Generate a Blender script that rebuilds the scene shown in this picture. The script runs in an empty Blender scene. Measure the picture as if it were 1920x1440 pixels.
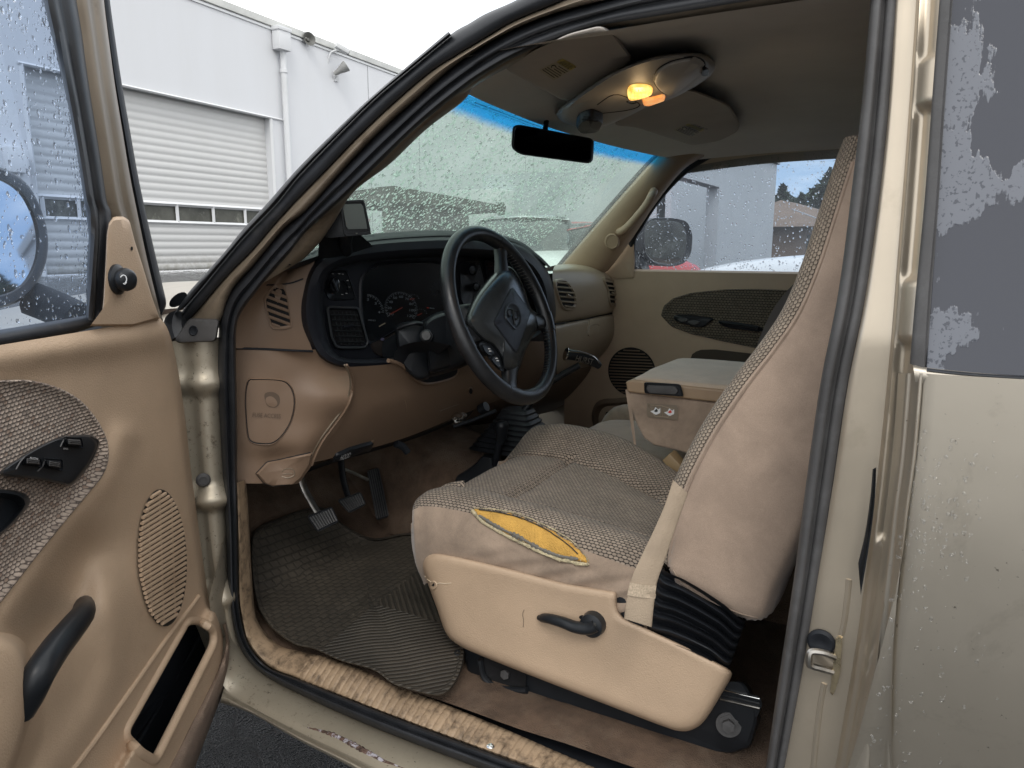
import bpy, bmesh, math, random
import numpy as np
from mathutils import Vector, Matrix, noise
from mathutils.bvhtree import BVHTree
from mathutils.geometry import tessellate_polygon
random.seed(7)
scene = bpy.context.scene
COL = scene.collection
PI = math.pi
# ------------------------------------------------------------------ camera
F0 = 1400.0
YAW, PIT = math.radians(61), math.radians(10.5)
CAM = Vector((-.92, 0, 1.35))
s_, c_ = math.sin(YAW), math.cos(YAW)
sp_, cp_ = math.sin(PIT), math.cos(PIT)
FV = Vector((cp_*s_, cp_*c_, -sp_)); RV = Vector((c_, -s_, 0)); UV_ = Vector((sp_*s_, sp_*c_, cp_))
cam_d = bpy.data.cameras.new('camera'); cam = bpy.data.objects.new('camera', cam_d); COL.objects.link(cam)
cam_d.sensor_width = 36; cam_d.lens = 36*F0/1920; cam_d.clip_start = .02; cam_d.clip_end = 900
m = Matrix((RV, UV_, -FV)).transposed().to_4x4(); m.translation = CAM
cam.matrix_world = m
scene.camera = cam

def ray(px, py): return (FV*F0 + RV*(px-960) + UV_*(720-py))
def at(px, py, **k):
    (ax, v), = k.items(); i = 'xyz'.index(ax); d = ray(px, py)
    return CAM + d*((v-CAM[i])/d[i])
def plane(p0, n, ey=None):
    """a surface function: pixel of the measured photo -> point on a real plane, w metres proud of it"""
    p0 = Vector(p0); n = Vector(n).normalized()
    def S(px, py, w=0.0):
        d = ray(px, py)
        return CAM + d*(((p0 + n*w - CAM).dot(n))/d.dot(n))
    S.n = n; S.p0 = p0
    S.nrm = lambda px, py: n
    return S
def surf(*objs, fallback=None):
    """a surface function that lands on meshes already built"""
    trees = []
    for o in objs:
        trees.append(BVHTree.FromPolygons([tuple(v.co) for v in o.data.vertices], [tuple(p.vertices) for p in o.data.polygons]))
    def hit(px, py):
        best = None; d = ray(px, py).normalized()
        for t in trees:
            h = t.ray_cast(CAM, d)
            if h[0] is not None and (best is None or h[3] < best[3]): best = h
        return best
    def S(px, py, w=0.0):
        b = hit(px, py)
        if b is None:
            if fallback is None:
                for r in (6, 14, 26):
                    for k in range(8):
                        b = hit(px+r*math.cos(k*PI/4), py+r*math.sin(k*PI/4))
                        if b: break
                    if b: break
                if b is None: return at(px, py, x=.3)
                n = b[1]; n = n if n.dot(CAM-b[0]) > 0 else -n
                return plane(b[0], n)(px, py, w)
            return fallback(px, py, w)
        n = b[1] if b[1].dot(CAM-b[0]) > 0 else -b[1]
        return b[0] + n*w
    def nrm(px, py):
        b = hit(px, py)
        if b is None: return (CAM-S(px, py)).normalized()
        return b[1] if b[1].dot(CAM-b[0]) > 0 else -b[1]
    S.nrm = nrm
    return S
def pts(S, L, w=0.0):
    return [S(a[0], a[1], w if len(a) < 3 else a[2]) for a in L]

# ------------------------------------------------------------------ materials
def newmat(name):
    M = bpy.data.materials.new(name); M.use_nodes = True
    nt = M.node_tree; nt.nodes.clear()
    out = nt.nodes.new('ShaderNodeOutputMaterial')
    return M, nt, out
def N(nt, t, **k):
    n = nt.nodes.new(t)
    for a, b in k.items():
        if a.startswith('_'): setattr(n, a[1:], b)
        else: n.inputs[a.replace('__', ' ')].default_value = b
    return n
def coord(nt, kind='Object', scale=(1, 1, 1), rot=(0, 0, 0)):
    tc = N(nt, 'ShaderNodeTexCoord'); mp = N(nt, 'ShaderNodeMapping')
    mp.inputs['Scale'].default_value = scale; mp.inputs['Rotation'].default_value = rot
    nt.links.new(tc.outputs[kind], mp.inputs['Vector']); return mp.outputs['Vector']
def mix(nt, fac, a, b, bt='MIX'):
    n = N(nt, 'ShaderNodeMix', _data_type='RGBA', _blend_type=bt)
    for s, v in ((0, fac), (6, a), (7, b)):
        if hasattr(v, 'default_value') or isinstance(v, bpy.types.NodeSocket): nt.links.new(v, n.inputs[s])
        else: n.inputs[s].default_value = v if s == 0 or len(v) == 4 else (*v, 1)
    return n.outputs[2]
def ramp(nt, src, stops):
    r = N(nt, 'ShaderNodeValToRGB'); e = r.color_ramp.elements
    e[0].position, e[0].color = stops[0][0], (*([stops[0][1]]*3), 1) if isinstance(stops[0][1], (int, float)) else (*stops[0][1], 1)
    e[1].position, e[1].color = stops[-1][0], (*([stops[-1][1]]*3), 1) if isinstance(stops[-1][1], (int, float)) else (*stops[-1][1], 1)
    for p, c in stops[1:-1]:
        x = e.new(p); x.color = (*([c]*3), 1) if isinstance(c, (int, float)) else (*c, 1)
    nt.links.new(src, r.inputs[0]); return r.outputs[0]
def mrange(nt, v, a, b, lo=0.0, hi=1.0):
    n = N(nt, 'ShaderNodeMapRange', _interpolation_type='SMOOTHSTEP'); nt.links.new(v, n.inputs[0])
    for i, x in enumerate((a, b, lo, hi)): n.inputs[i+1].default_value = x
    return n.outputs[0]
def math_(nt, op, a, b=0.0, c=None):
    n = N(nt, 'ShaderNodeMath', _operation=op)
    for i, v in enumerate((a, b, c)):
        if v is None: continue
        if isinstance(v, bpy.types.NodeSocket): nt.links.new(v, n.inputs[i])
        else: n.inputs[i].default_value = v
    return n.outputs[0]
def noise_(nt, vec, scale, detail=4, rough=.55, dist=0):
    n = N(nt, 'ShaderNodeTexNoise', Scale=scale, Detail=detail, Roughness=rough, Distortion=dist)
    nt.links.new(vec, n.inputs['Vector']); return n.outputs['Fac']
def bump(nt, h, strength, dist, prev=None):
    b = N(nt, 'ShaderNodeBump', Strength=strength, Distance=dist)
    nt.links.new(h, b.inputs['Height'])
    if prev is not None: nt.links.new(prev, b.inputs['Normal'])
    return b.outputs[0]
def bsdf(nt, out, color, rough=.5, metal=0, normal=None, **k):
    p = N(nt, 'ShaderNodeBsdfPrincipled', Metallic=metal)
    for nm, v in (('Base Color', color), ('Roughness', rough)):
        if isinstance(v, bpy.types.NodeSocket): nt.links.new(v, p.inputs[nm])
        else: p.inputs[nm].default_value = v if nm == 'Roughness' else (*v[:3], 1)
    if normal is not None: nt.links.new(normal, p.inputs['Normal'])
    for a, b in k.items(): p.inputs[a.replace('__', ' ')].default_value = b
    if out is not None: nt.links.new(p.outputs[0], out.inputs[0])
    return p
def simple(name, col, rough=.5, metal=0, var=.12, vs=9, grain=0, gs=900, gd=.0006, dirt=None, dirtscale=4, dirtlo=.55, dirthi=.7, rvar=.1, **k):
    M, nt, out = newmat(name); v = coord(nt)
    f = noise_(nt, v, vs, 6, .6)
    c = mix(nt, ramp(nt, f, [(.3, 0), (.7, 1)]), tuple(x*(1-var) for x in col), tuple(min(1, x*(1+var)) for x in col))
    if dirt is not None:
        d = ramp(nt, noise_(nt, v, dirtscale, 9, .68, .3), [(dirtlo, 0), (dirthi, 1)])
        c = mix(nt, d, c, dirt)
    nb = None
    if grain: nb = bump(nt, noise_(nt, v, gs, 2, .5), grain, gd)
    r = math_(nt, 'ADD', math_(nt, 'MULTIPLY', f, rvar*2), rough-rvar)
    bsdf(nt, out, c, r, metal, nb, **k); return M
def velour(name, col, mott=.16):
    M, nt, out = newmat(name); v = coord(nt)
    a = noise_(nt, v, 14, 7, .65, .4); b = noise_(nt, v, 900, 3, .7)
    c = mix(nt, ramp(nt, a, [(.3, 0), (.72, 1)]), tuple(x*(1-mott) for x in col), tuple(x*(1+mott) for x in col))
    c = mix(nt, ramp(nt, b, [(.35, 0), (.65, 1)]), mix(nt, .22, c, (.02, .015, .01)), c)
    nb = bump(nt, b, .5, .0008)
    bsdf(nt, out, c, .95, 0, bump(nt, noise_(nt, v, 26, 4, .6), .25, .004, nb), Sheen__Weight=.35, Sheen__Roughness=.5); return M
def weave(name, light, dark, w=.0062, h=.0042, fleck=None, kind='UV', bs=.9):
    """offset rows of oval yarn bumps"""
    M, nt, out = newmat(name); v = coord(nt, kind)
    nz = N(nt, 'ShaderNodeTexNoise', Scale=60, Detail=2); nt.links.new(v, nz.inputs['Vector'])
    vv = N(nt, 'ShaderNodeVectorMath', _operation='MULTIPLY_ADD'); nt.links.new(nz.outputs['Color'], vv.inputs[0])
    vv.inputs[1].default_value = (.0012, .0012, 0); nt.links.new(v, vv.inputs[2])
    sx = N(nt, 'ShaderNodeSeparateXYZ'); nt.links.new(vv.outputs[0], sx.inputs[0])
    u = math_(nt, 'DIVIDE', sx.outputs[0], w); t = math_(nt, 'DIVIDE', sx.outputs[1], h)
    row = math_(nt, 'FLOOR', t); odd = math_(nt, 'MULTIPLY', math_(nt, 'MODULO', math_(nt, 'ABSOLUTE', row), 2), .5)
    uu = math_(nt, 'ADD', u, odd)
    fu = math_(nt, 'ABSOLUTE', math_(nt, 'SUBTRACT', math_(nt, 'FRACT', uu), .5))
    ft = math_(nt, 'ABSOLUTE', math_(nt, 'SUBTRACT', math_(nt, 'FRACT', t), .5))
    d = math_(nt, 'ADD', math_(nt, 'POWER', math_(nt, 'MULTIPLY', fu, 2), 2.2), math_(nt, 'POWER', math_(nt, 'MULTIPLY', ft, 2), 2.2))
    hgt = math_(nt, 'SUBTRACT', 1.0, d, None); hgt = math_(nt, 'MAXIMUM', hgt, 0.0)
    hgt = math_(nt, 'POWER', hgt, .6)
    cell = N(nt, 'ShaderNodeTexWhiteNoise', _noise_dimensions='2D')
    cx = N(nt, 'ShaderNodeCombineXYZ'); nt.links.new(math_(nt, 'FLOOR', uu), cx.inputs[0]); nt.links.new(row, cx.inputs[1])
    nt.links.new(cx.outputs[0], cell.inputs['Vector'])
    lc = mix(nt, math_(nt, 'MULTIPLY', cell.outputs[0], .55), light, tuple(x*.55 for x in light))
    if fleck:
        for th, fc in zip((.9, .8), fleck):
            g = math_(nt, 'GREATER_THAN', math_(nt, 'FRACT', math_(nt, 'MULTIPLY', cell.outputs[0], 7.7)), th)
            lc = mix(nt, math_(nt, 'MULTIPLY', g, .8), lc, fc)
    big = ramp(nt, noise_(nt, v, 9, 5, .6), [(.3, .82), (.7, 1.1)])
    c = mix(nt, ramp(nt, hgt, [(.05, 0), (.6, 1)]), dark, lc)
    c = mix(nt, 1.0, c, big, 'MULTIPLY')
    nb = bump(nt, hgt, bs, .0016); nb = bump(nt, noise_(nt, v, 1500, 2), .4, .0005, nb)
    bsdf(nt, out, c, .92, 0, nb, Sheen__Weight=.1); return M
def glass_pane(name, tint, haze=.12, hazecol=(.8, .85, .85), band=None, rain=None):
    M, nt, out = newmat(name); v = coord(nt)
    tr = N(nt, 'ShaderNodeBsdfTransparent'); tl = N(nt, 'ShaderNodeBsdfTranslucent'); tl.inputs[0].default_value = (*hazecol, 1)
    col = None
    if band:
        sz = N(nt, 'ShaderNodeSeparateXYZ'); nt.links.new(v, sz.inputs[0])
        f = mrange(nt, math_(nt, 'ADD', sz.outputs[2], math_(nt, 'MULTIPLY', noise_(nt, v, 30, 2), .006)), band[0], band[1])
        col = mix(nt, f, tint, band[2]); nt.links.new(col, tr.inputs[0])
        hc = mix(nt, f, hazecol, tuple(x*.9 for x in band[2])); nt.links.new(hc, tl.inputs[0])
    else: tr.inputs[0].default_value = (*tint, 1)
    g = N(nt, 'ShaderNodeBsdfGlossy', Roughness=.02); lw = N(nt, 'ShaderNodeLayerWeight', Blend=.5)
    ms = N(nt, 'ShaderNodeMixShader'); nt.links.new(tr.outputs[0], ms.inputs[1]); nt.links.new(tl.outputs[0], ms.inputs[2])
    hz = math_(nt, 'MULTIPLY', ramp(nt, noise_(nt, v, 5, 5, .6, .5), [(.25, .35), (.75, 1.3)]), haze)
    nt.links.new(hz, ms.inputs[0])
    m2 = N(nt, 'ShaderNodeMixShader'); nt.links.new(math_(nt, 'ADD', math_(nt, 'MULTIPLY', math_(nt, 'POWER', lw.outputs['Facing'], 5.0), .85), .03), m2.inputs[0]); nt.links.new(ms.outputs[0], m2.inputs[1]); nt.links.new(g.outputs[0], m2.inputs[2])
    nt.links.new(m2.outputs[0], out.inputs[0]); return M

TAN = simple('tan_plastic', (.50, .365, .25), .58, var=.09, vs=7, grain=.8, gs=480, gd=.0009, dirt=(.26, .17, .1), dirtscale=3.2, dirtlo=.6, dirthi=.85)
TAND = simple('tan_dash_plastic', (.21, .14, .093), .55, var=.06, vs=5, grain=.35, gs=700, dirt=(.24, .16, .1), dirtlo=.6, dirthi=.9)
TANG = simple('tan_grey_plastic', (.30, .24, .175), .38, var=.06, vs=5, grain=.3, gs=700)
TRIMT = simple('beige_trim', (.43, .32, .225), .5, var=.06, grain=.3, gs=700)
SCUFF = simple('scuff_plate_plastic', (.35, .25, .16), .6, var=.18, vs=14, grain=.3, gs=500, dirt=(.08, .055, .035), dirtscale=40, dirtlo=.46, dirthi=.68)
BLACK = simple('black_plastic', (.014, .016, .019), .36, var=.2, vs=20, grain=.25, gs=800, Specular__IOR__Level=.3)
BLACKM = simple('matt_black_plastic', (.012, .014, .018), .6, var=.2, vs=20, grain=.25, gs=600, Specular__IOR__Level=.3)
BEZEL = simple('dark_dash_plastic', (.017, .019, .025), .45, var=.12, vs=6, grain=.35, gs=800, Specular__IOR__Level=.3)
LEATHER = simple('black_leather', (.015, .016, .018), .33, var=.3, vs=30, grain=.5, gs=420, gd=.0008)
RUBBER = simple('black_rubber', (.018, .020, .024), .5, var=.25, vs=25, grain=.3, gs=400, dirt=(.06, .06, .06), dirtscale=12, dirtlo=.6, dirthi=.8)
RUBBERG = simple('weathered_rubber', (.068, .066, .066), .55, var=.2, vs=12, grain=.4, gs=600, dirt=(.10, .10, .10), dirtscale=30, dirtlo=.5, dirthi=.8)
GREYH = simple('headliner_cloth', (.76, .74, .71), .95, var=.06, vs=5, grain=.4, gs=900)
VISOR = simple('visor_cloth', (.50, .465, .43), .95, var=.07, vs=9, grain=.4, gs=900)
CONS = simple('overhead_console_plastic', (.44, .415, .385), .5, var=.05, grain=.2)
CARPET = simple('brown_carpet', (.115, .075, .05), 1.0, var=.35, vs=22, grain=1, gs=420, gd=.003, dirt=(.19, .14, .10), dirtscale=7, dirtlo=.5, dirthi=.75)
CARPETL = simple('light_brown_carpet', (.22, .16, .12), 1.0, var=.2, vs=30, grain=1, gs=500, gd=.002)
CARPETD = simple('dark_carpet', (.05, .035, .027), 1.0, var=.4, vs=18, grain=1, gs=420, gd=.003)
CHROME = simple('chrome', (.75, .75, .73), .12, 1, var=.1)
STEEL = simple('zinc_steel', (.6, .5, .33), .3, 1, var=.3, vs=60)
STEELW = simple('worn_steel', (.38, .36, .33), .38, 1, var=.3, vs=60)
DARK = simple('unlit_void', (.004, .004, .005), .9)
FOAM = simple('yellow_foam', (.58, .33, .075), .95, var=.15, vs=40, grain=1, gs=350, gd=.003, dirt=(.5, .27, .06), dirtscale=14)
FRAY = simple('frayed_lining', (.55, .47, .30), .95, var=.4, vs=90, grain=1, gs=600, gd=.002, dirt=(.09, .08, .07), dirtscale=40)
BELT = simple('beige_webbing', (.41, .32, .23), .7, var=.1, vs=25, grain=.8, gs=500, gd=.001)
BELTD = simple('dark_webbing', (.07, .06, .055), .7, var=.1, grain=.5, gs=500)
WHITE = simple('white_print', (.7, .7, .7), .5)
CREAM = simple('cream_label', (.42, .38, .28), .6)
YELL = simple('yellow_label', (.5, .42, .12), .6)
RED = simple('red_needle', (.6, .05, .03), .5)
INK = simple('black_ink', (.02, .02, .02), .6)
VEL = velour('beige_velour', (.42, .312, .235))
VELD = velour('worn_velour', (.34, .255, .188), .3)
VELP = velour('armrest_velour', (.58, .455, .345), .12)
WEAVE = weave('seat_woven_cloth', (.33, .265, .205), (.014, .011, .009), .0084, .0058)
WEAVEB = weave('backrest_woven_cloth', (.39, .315, .24), (.085, .065, .048), .0066, .0052)
WEAVED = weave('door_woven_cloth', (.52, .42, .34), (.11, .085, .07), .0072, .0046, fleck=((.50, .24, .12), (.26, .21, .17)))
WEAVEP = weave('far_door_woven_cloth', (.155, .125, .09), (.012, .010, .008), .0105, .0085)

def paint_mat():
    M, nt, out = newmat('champagne_paint'); v = coord(nt)
    f = noise_(nt, v, 5, 5, .6)
    c = mix(nt, f, (.50, .45, .37), (.58, .525, .44))
    d = ramp(nt, noise_(nt, v, 7, 10, .72, .4), [(.57, 0), (.74, 1)]); c = mix(nt, math_(nt, 'MULTIPLY', d, .4), c, (.19, .16, .12))
    sp = ramp(nt, noise_(nt, v, 160, 3, .6), [(.70, 0), (.74, 1)]); c = mix(nt, math_(nt, 'MULTIPLY', sp, .7), c, (.06, .05, .04))
    fl = N(nt, 'ShaderNodeTexVoronoi', Scale=2600); nt.links.new(v, fl.inputs['Vector'])
    nb = bump(nt, fl.outputs['Distance'], .06, .0004)
    nb = bump(nt, noise_(nt, v, 9, 3), .15, .004, nb)
    bsdf(nt, out, c, math_(nt, 'ADD', math_(nt, 'MULTIPLY', f, .2), .24), .8, nb, Coat__Weight=.25, Coat__Roughness=.12); return M
PAINT = paint_mat()
def sill_mat():
    M, nt, out = newmat('dirty_sill_paint'); v = coord(nt)
    c = mix(nt, noise_(nt, v, 5, 5, .6), (.35, .305, .235), (.44, .39, .305))
    sz = N(nt, 'ShaderNodeSeparateXYZ'); nt.links.new(v, sz.inputs[0])
    d = ramp(nt, noise_(nt, v, 60, 12, .78, .2), [(.56, 0), (.66, 1)])
    e = mrange(nt, sz.outputs[1], .75, 1.02, .15, 1.0)
    d = math_(nt, 'MULTIPLY', d, e)
    c = mix(nt, math_(nt, 'MULTIPLY', d, .9), c, (.05, .035, .022))
    g = ramp(nt, noise_(nt, v, 5, 6, .7), [(.45, 0), (.8, .6)]); c = mix(nt, g, c, (.25, .22, .16))
    sp = ramp(nt, noise_(nt, v, 210, 3, .6), [(.67, 0), (.71, 1)]); c = mix(nt, math_(nt, 'MULTIPLY', sp, .8), c, (.05, .04, .03))
    bsdf(nt, out, c, .38, .45, bump(nt, noise_(nt, v, 120, 6), .15, .002)); return M
SILL = sill_mat()
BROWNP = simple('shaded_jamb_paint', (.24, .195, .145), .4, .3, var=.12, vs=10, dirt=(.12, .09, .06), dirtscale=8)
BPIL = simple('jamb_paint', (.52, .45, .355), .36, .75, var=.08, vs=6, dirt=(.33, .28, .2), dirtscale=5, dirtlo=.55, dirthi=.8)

# ------------------------------------------------------------------ mesh builders
ROOT = None
def link(name, me, mat, parent=None, smooth=True, angle=40, uvaxes=None):
    o = bpy.data.objects.new(name, me); COL.objects.link(o)
    if mat is not None and not me.materials:
        for mm in (mat if isinstance(mat, (list, tuple)) else [mat]): me.materials.append(mm)
    if smooth:
        me.shade_smooth()
        try: me.set_sharp_from_angle(angle=math.radians(angle))
        except Exception: pass
    if uvaxes is not None or not me.uv_layers:
        a, b = (Vector(x) for x in (uvaxes or ((0, 1, 0), (0, 0, 1))))
        uv = me.uv_layers.new(name='uv') if not me.uv_layers else me.uv_layers[0]
        for l in me.loops:
            c = me.vertices[l.vertex_index].co; uv.data[l.index].uv = (c.dot(a), c.dot(b))
    if parent is not None:
        o.parent = parent; o.matrix_parent_inverse = parent.matrix_world.inverted()
        if parent.type == 'EMPTY': o.matrix_parent_inverse = Matrix.Translation(-parent.location) if parent.rotation_euler.z == 0 else parent.matrix_basis.inverted()
        else: o.matrix_parent_inverse = Matrix()
    return o
def mesh(name, vs, fs, mat, parent=None, **k):
    me = bpy.data.meshes.new(name); me.from_pydata([tuple(v) for v in vs], [], fs); me.validate(); me.update()
    return link(name, me, mat, parent, **k)
def merge(name, objs, parent=None):
    vs, fs, mi, mats, uvs = [], [], [], [], []
    sm = []
    for o in objs:
        b = len(vs); me = o.data; mp = []
        for mm in me.materials:
            if mm not in mats: mats.append(mm)
            mp.append(mats.index(mm))
        mw = o.matrix_basis
        vs += [tuple(mw @ v.co) for v in me.vertices]
        uv = me.uv_layers[0].data if me.uv_layers else None
        for p in me.polygons:
            fs.append([b+i for i in p.vertices]); mi.append(mp[p.material_index] if mp else 0); sm.append(p.use_smooth)
            uvs += [tuple(uv[l].uv) if uv else (0, 0) for l in p.loop_indices]
    par = parent
    for o in objs:
        me = o.data; bpy.data.objects.remove(o); bpy.data.meshes.remove(me)
    me = bpy.data.meshes.new(name); me.from_pydata(vs, [], fs)
    for mm in mats: me.materials.append(mm)
    for p, i in zip(me.polygons, mi): p.material_index = i
    u = me.uv_layers.new(name='uv')
    for l, c in zip(u.data, uvs): l.uv = c
    me.update()
    return link(name, me, None, par)
def cr(P, n, closed=False):
    """catmull-rom through control points, n samples evenly by arc length"""
    P = [Vector(p) for p in P]; L = len(P); out = []
    segs = L if closed else L-1
    for i in range(segs):
        a, b, c, d = (P[(i-1) % L], P[i], P[(i+1) % L], P[(i+2) % L]) if closed else (P[max(i-1, 0)], P[i], P[i+1], P[min(i+2, L-1)])
        for k in range(10):
            t = k/10; out.append(.5*((2*b)+(c-a)*t+(2*a-5*b+4*c-d)*t*t+(3*b-a-3*c+d)*t**3))
    out.append(P[0].copy() if closed else P[-1].copy())
    acc = [0]
    for i in range(1, len(out)): acc.append(acc[-1]+(out[i]-out[i-1]).length)
    T = acc[-1]; res = []; j = 0
    for k in range(n):
        s = T*k/(n if closed else n-1)
        while j < len(acc)-2 and acc[j+1] < s: j += 1
        d = acc[j+1]-acc[j]; res.append(out[j].lerp(out[j+1], 0 if d < 1e-9 else min(1, (s-acc[j])/d)))
    return res
def lin(P, n, closed=False):
    P = [Vector(p) for p in P]
    if closed: P = P+[P[0]]
    acc = [0]
    for i in range(1, len(P)): acc.append(acc[-1]+(P[i]-P[i-1]).length)
    T = acc[-1]; res = []; j = 0
    for k in range(n):
        s = T*k/(n if closed else n-1)
        while j < len(acc)-2 and acc[j+1] < s: j += 1
        d = acc[j+1]-acc[j]; res.append(P[j].lerp(P[j+1], 0 if d < 1e-9 else min(1, (s-acc[j])/d)))
    return res
def rnd2(P, r, n=4):
    """polygon (px) with its corners rounded by r"""
    P = [Vector((p[0], p[1])) for p in P]; out = []
    for i in range(len(P)):
        a, b, c = P[i-1], P[i], P[(i+1) % len(P)]
        ra = min(r, (a-b).length*.45, (c-b).length*.45)
        p, q = b+(a-b).normalized()*ra, b+(c-b).normalized()*ra
        for k in range(n+1):
            t = k/n; out.append(p*(1-t)**2+b*2*t*(1-t)+q*t*t)
    return [(v.x, v.y) for v in out]
def sm2(P, n=40): return [(v.x, v.y) for v in cr([(p[0], p[1], 0) for p in P], n, True)]
def loft(name, rows, mat, parent=None, nu=None, nv=32, rows_smooth=True, disp=None, closedv=False, matf=None, thick=0, angle=60, cap=False, uvs=(1, 1)):
    """rows of control points -> smooth surface; v runs along a row, u across rows"""
    R = [(lin(r, nv) if not rows_smooth else cr(r, nv, closedv)) for r in rows]
    nu = nu or len(rows)*4
    cols = [cr([r[j] for r in R], nu) if len(R) > 2 else lin([r[j] for r in R], nu) for j in range(nv)]
    G = [[cols[j][i] for j in range(nv)] for i in range(nu)]
    U = [[0]*nv for _ in range(nu)]; V = [[0]*nv for _ in range(nu)]
    for i in range(nu):
        for j in range(nv):
            if i: U[i][j] = U[i-1][j]+(G[i][j]-G[i-1][j]).length
            if j: V[i][j] = V[i][j-1]+(G[i][j]-G[i][j-1]).length
    um = [sum(U[i])/nv for i in range(nu)]; vm = [sum(V[i][j] for i in range(nu))/nu for j in range(nv)]
    if disp:
        G2 = [[None]*nv for _ in range(nu)]
        for i in range(nu):
            for j in range(nv):
                a = G[min(i+1, nu-1)][j]-G[max(i-1, 0)][j]; b = G[i][min(j+1, nv-1)]-G[i][max(j-1, 0)]
                n = a.cross(b); n = n.normalized() if n.length > 1e-12 else Vector((0, 0, 1))
                if n.dot(CAM-G[i][j]) < 0: n = -n
                G2[i][j] = G[i][j]+n*disp(i/(nu-1), j/(nv-1), G[i][j])
        G = G2
    vs = [p for r in G for p in r]; fs = []; mi = []
    jn = nv if closedv else nv-1
    for i in range(nu-1):
        for j in range(jn):
            fs.append((i*nv+j, i*nv+(j+1) % nv, (i+1)*nv+(j+1) % nv, (i+1)*nv+j)); mi.append(matf(i/(nu-1), j/(nv-1)) if matf else 0)
    if cap and closedv:
        fs.append(tuple(range(nv))[::-1]); mi.append(0); fs.append(tuple((nu-1)*nv+j for j in range(nv))); mi.append(0)
    me = bpy.data.meshes.new(name); me.from_pydata([tuple(v) for v in vs], [], fs)
    for mm in (mat if isinstance(mat, (list, tuple)) else [mat]): me.materials.append(mm)
    for p, q in zip(me.polygons, mi): p.material_index = q
    uv = me.uv_layers.new(name='uv')
    for l in me.loops:
        i, j = divmod(l.vertex_index, nv); uv.data[l.index].uv = (um[i]*uvs[0], vm[j]*uvs[1])
    me.update()
    return link(name, me, None, parent, angle=angle)
def tube(name, P, r, mat, parent=None, closed=False, n=None, k=10, flat=1.0, up=None, smooth=True, rf=None, cap=True, lobes=None):
    """round (or flattened) profile swept along a path"""
    n = n or max(8, len(P)*5)
    Q = (cr if smooth else lin)(P, n, closed); vs, fs = [], []
    ref = Vector(up) if up is not None else None
    prev = None
    for i, p in enumerate(Q):
        t = (Q[(i+1) % n]-Q[i-1]) if closed else (Q[min(i+1, n-1)]-Q[max(i-1, 0)])
        t.normalize()
        if ref is not None: a = ref - t*ref.dot(t)
        elif prev is not None: a = prev - t*prev.dot(t)
        else: a = Vector((0, 0, 1)) - t*t.z if abs(t.z) < .9 else Vector((1, 0, 0)) - t*t.x
        a.normalize(); b = t.cross(a); prev = a
        rr = r if rf is None else r*rf(i/(n-1))
        for j in range(k):
            th = 2*PI*j/k
            q = rr*(lobes(th) if lobes else 1)
            vs.append(p + a*math.cos(th)*q*flat + b*math.sin(th)*q)
    for i in range(n if closed else n-1):
        for j in range(k):
            a0, a1 = i*k+j, i*k+(j+1) % k; b0, b1 = ((i+1) % n)*k+j, ((i+1) % n)*k+(j+1) % k
            fs.append((a0, a1, b1, b0))
    if not closed and cap: fs.append(tuple(range(k))[::-1]); fs.append(tuple((n-1)*k+j for j in range(k)))
    return mesh(name, vs, fs, mat, parent)
def rings(name, R, mat, parent=None, n=48, cap=True, uvaxes=None, smooth=True, angle=40, resample=True, back=False):
    """R: list of closed 3-D loops from outside in -> lofted, capped in the middle"""
    L = [((cr if smooth else lin)(r, n, True) if resample else [Vector(p) for p in r]) for r in R]; n = len(L[0])
    vs = [p for r in L for p in r]; fs = []
    for i in range(len(L)-1):
        for j in range(n): fs.append((i*n+j, i*n+(j+1) % n, (i+1)*n+(j+1) % n, (i+1)*n+j))
    if cap:
        c = sum(L[-1], Vector())/n; vs.append(c); ci = len(vs)-1; b = (len(L)-1)*n
        for j in range(n): fs.append((b+j, b+(j+1) % n, ci))
    if back: fs.append(tuple(range(n))[::-1])
    return mesh(name, vs, fs, mat, parent, uvaxes=uvaxes, angle=angle)
def blob(name, S, outline, prof, mat, parent=None, n=48, smooth=True, uvaxes=None, angle=40, ctr=None, steps=0):
    """closed photo outline laid on surface S, built up through (scale, height) rings"""
    o2 = [(v.x, v.y) for v in (cr if smooth else lin)([(p[0], p[1], 0) for p in outline], n, True)]
    cx, cy = ctr or (sum(p[0] for p in o2)/n, sum(p[1] for p in o2)/n)
    pr = []
    for a, b in zip(prof, prof[1:]+[None]):
        pr.append(a)
        if b and steps and a[0]-b[0] > .3:
            for k in range(1, steps): t = k/steps; pr.append((a[0]+(b[0]-a[0])*t, a[1]+(b[1]-a[1])*t))
    R = []
    for sc, h in pr:
        if sc <= 0: sc = .02
        R.append([S(cx+(x-cx)*sc, cy+(y-cy)*sc, h) for x, y in o2])
    return rings(name, R, mat, parent, uvaxes=uvaxes, angle=angle, resample=False)
def pad(h, e=.08):  # profile of a raised pad with a soft edge
    return [(1, -.004), (1, h*.35), (1-e*.35, h*.8), (1-e, h), (.66, h), (.33, h), (0, h)]
def line(name, S, P, r, mat, parent=None, w=0, closed=False, n=None, k=8, smooth=True, flat=1, rf=None):
    Q = (cr if smooth else lin)([(p[0], p[1], 0) for p in P], n or max(8, len(P)*5), closed)
    return tube(name, [S(q.x, q.y, w) for q in Q], r, mat, parent, closed=closed, n=len(Q), k=k, smooth=False, flat=flat, rf=rf)
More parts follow.
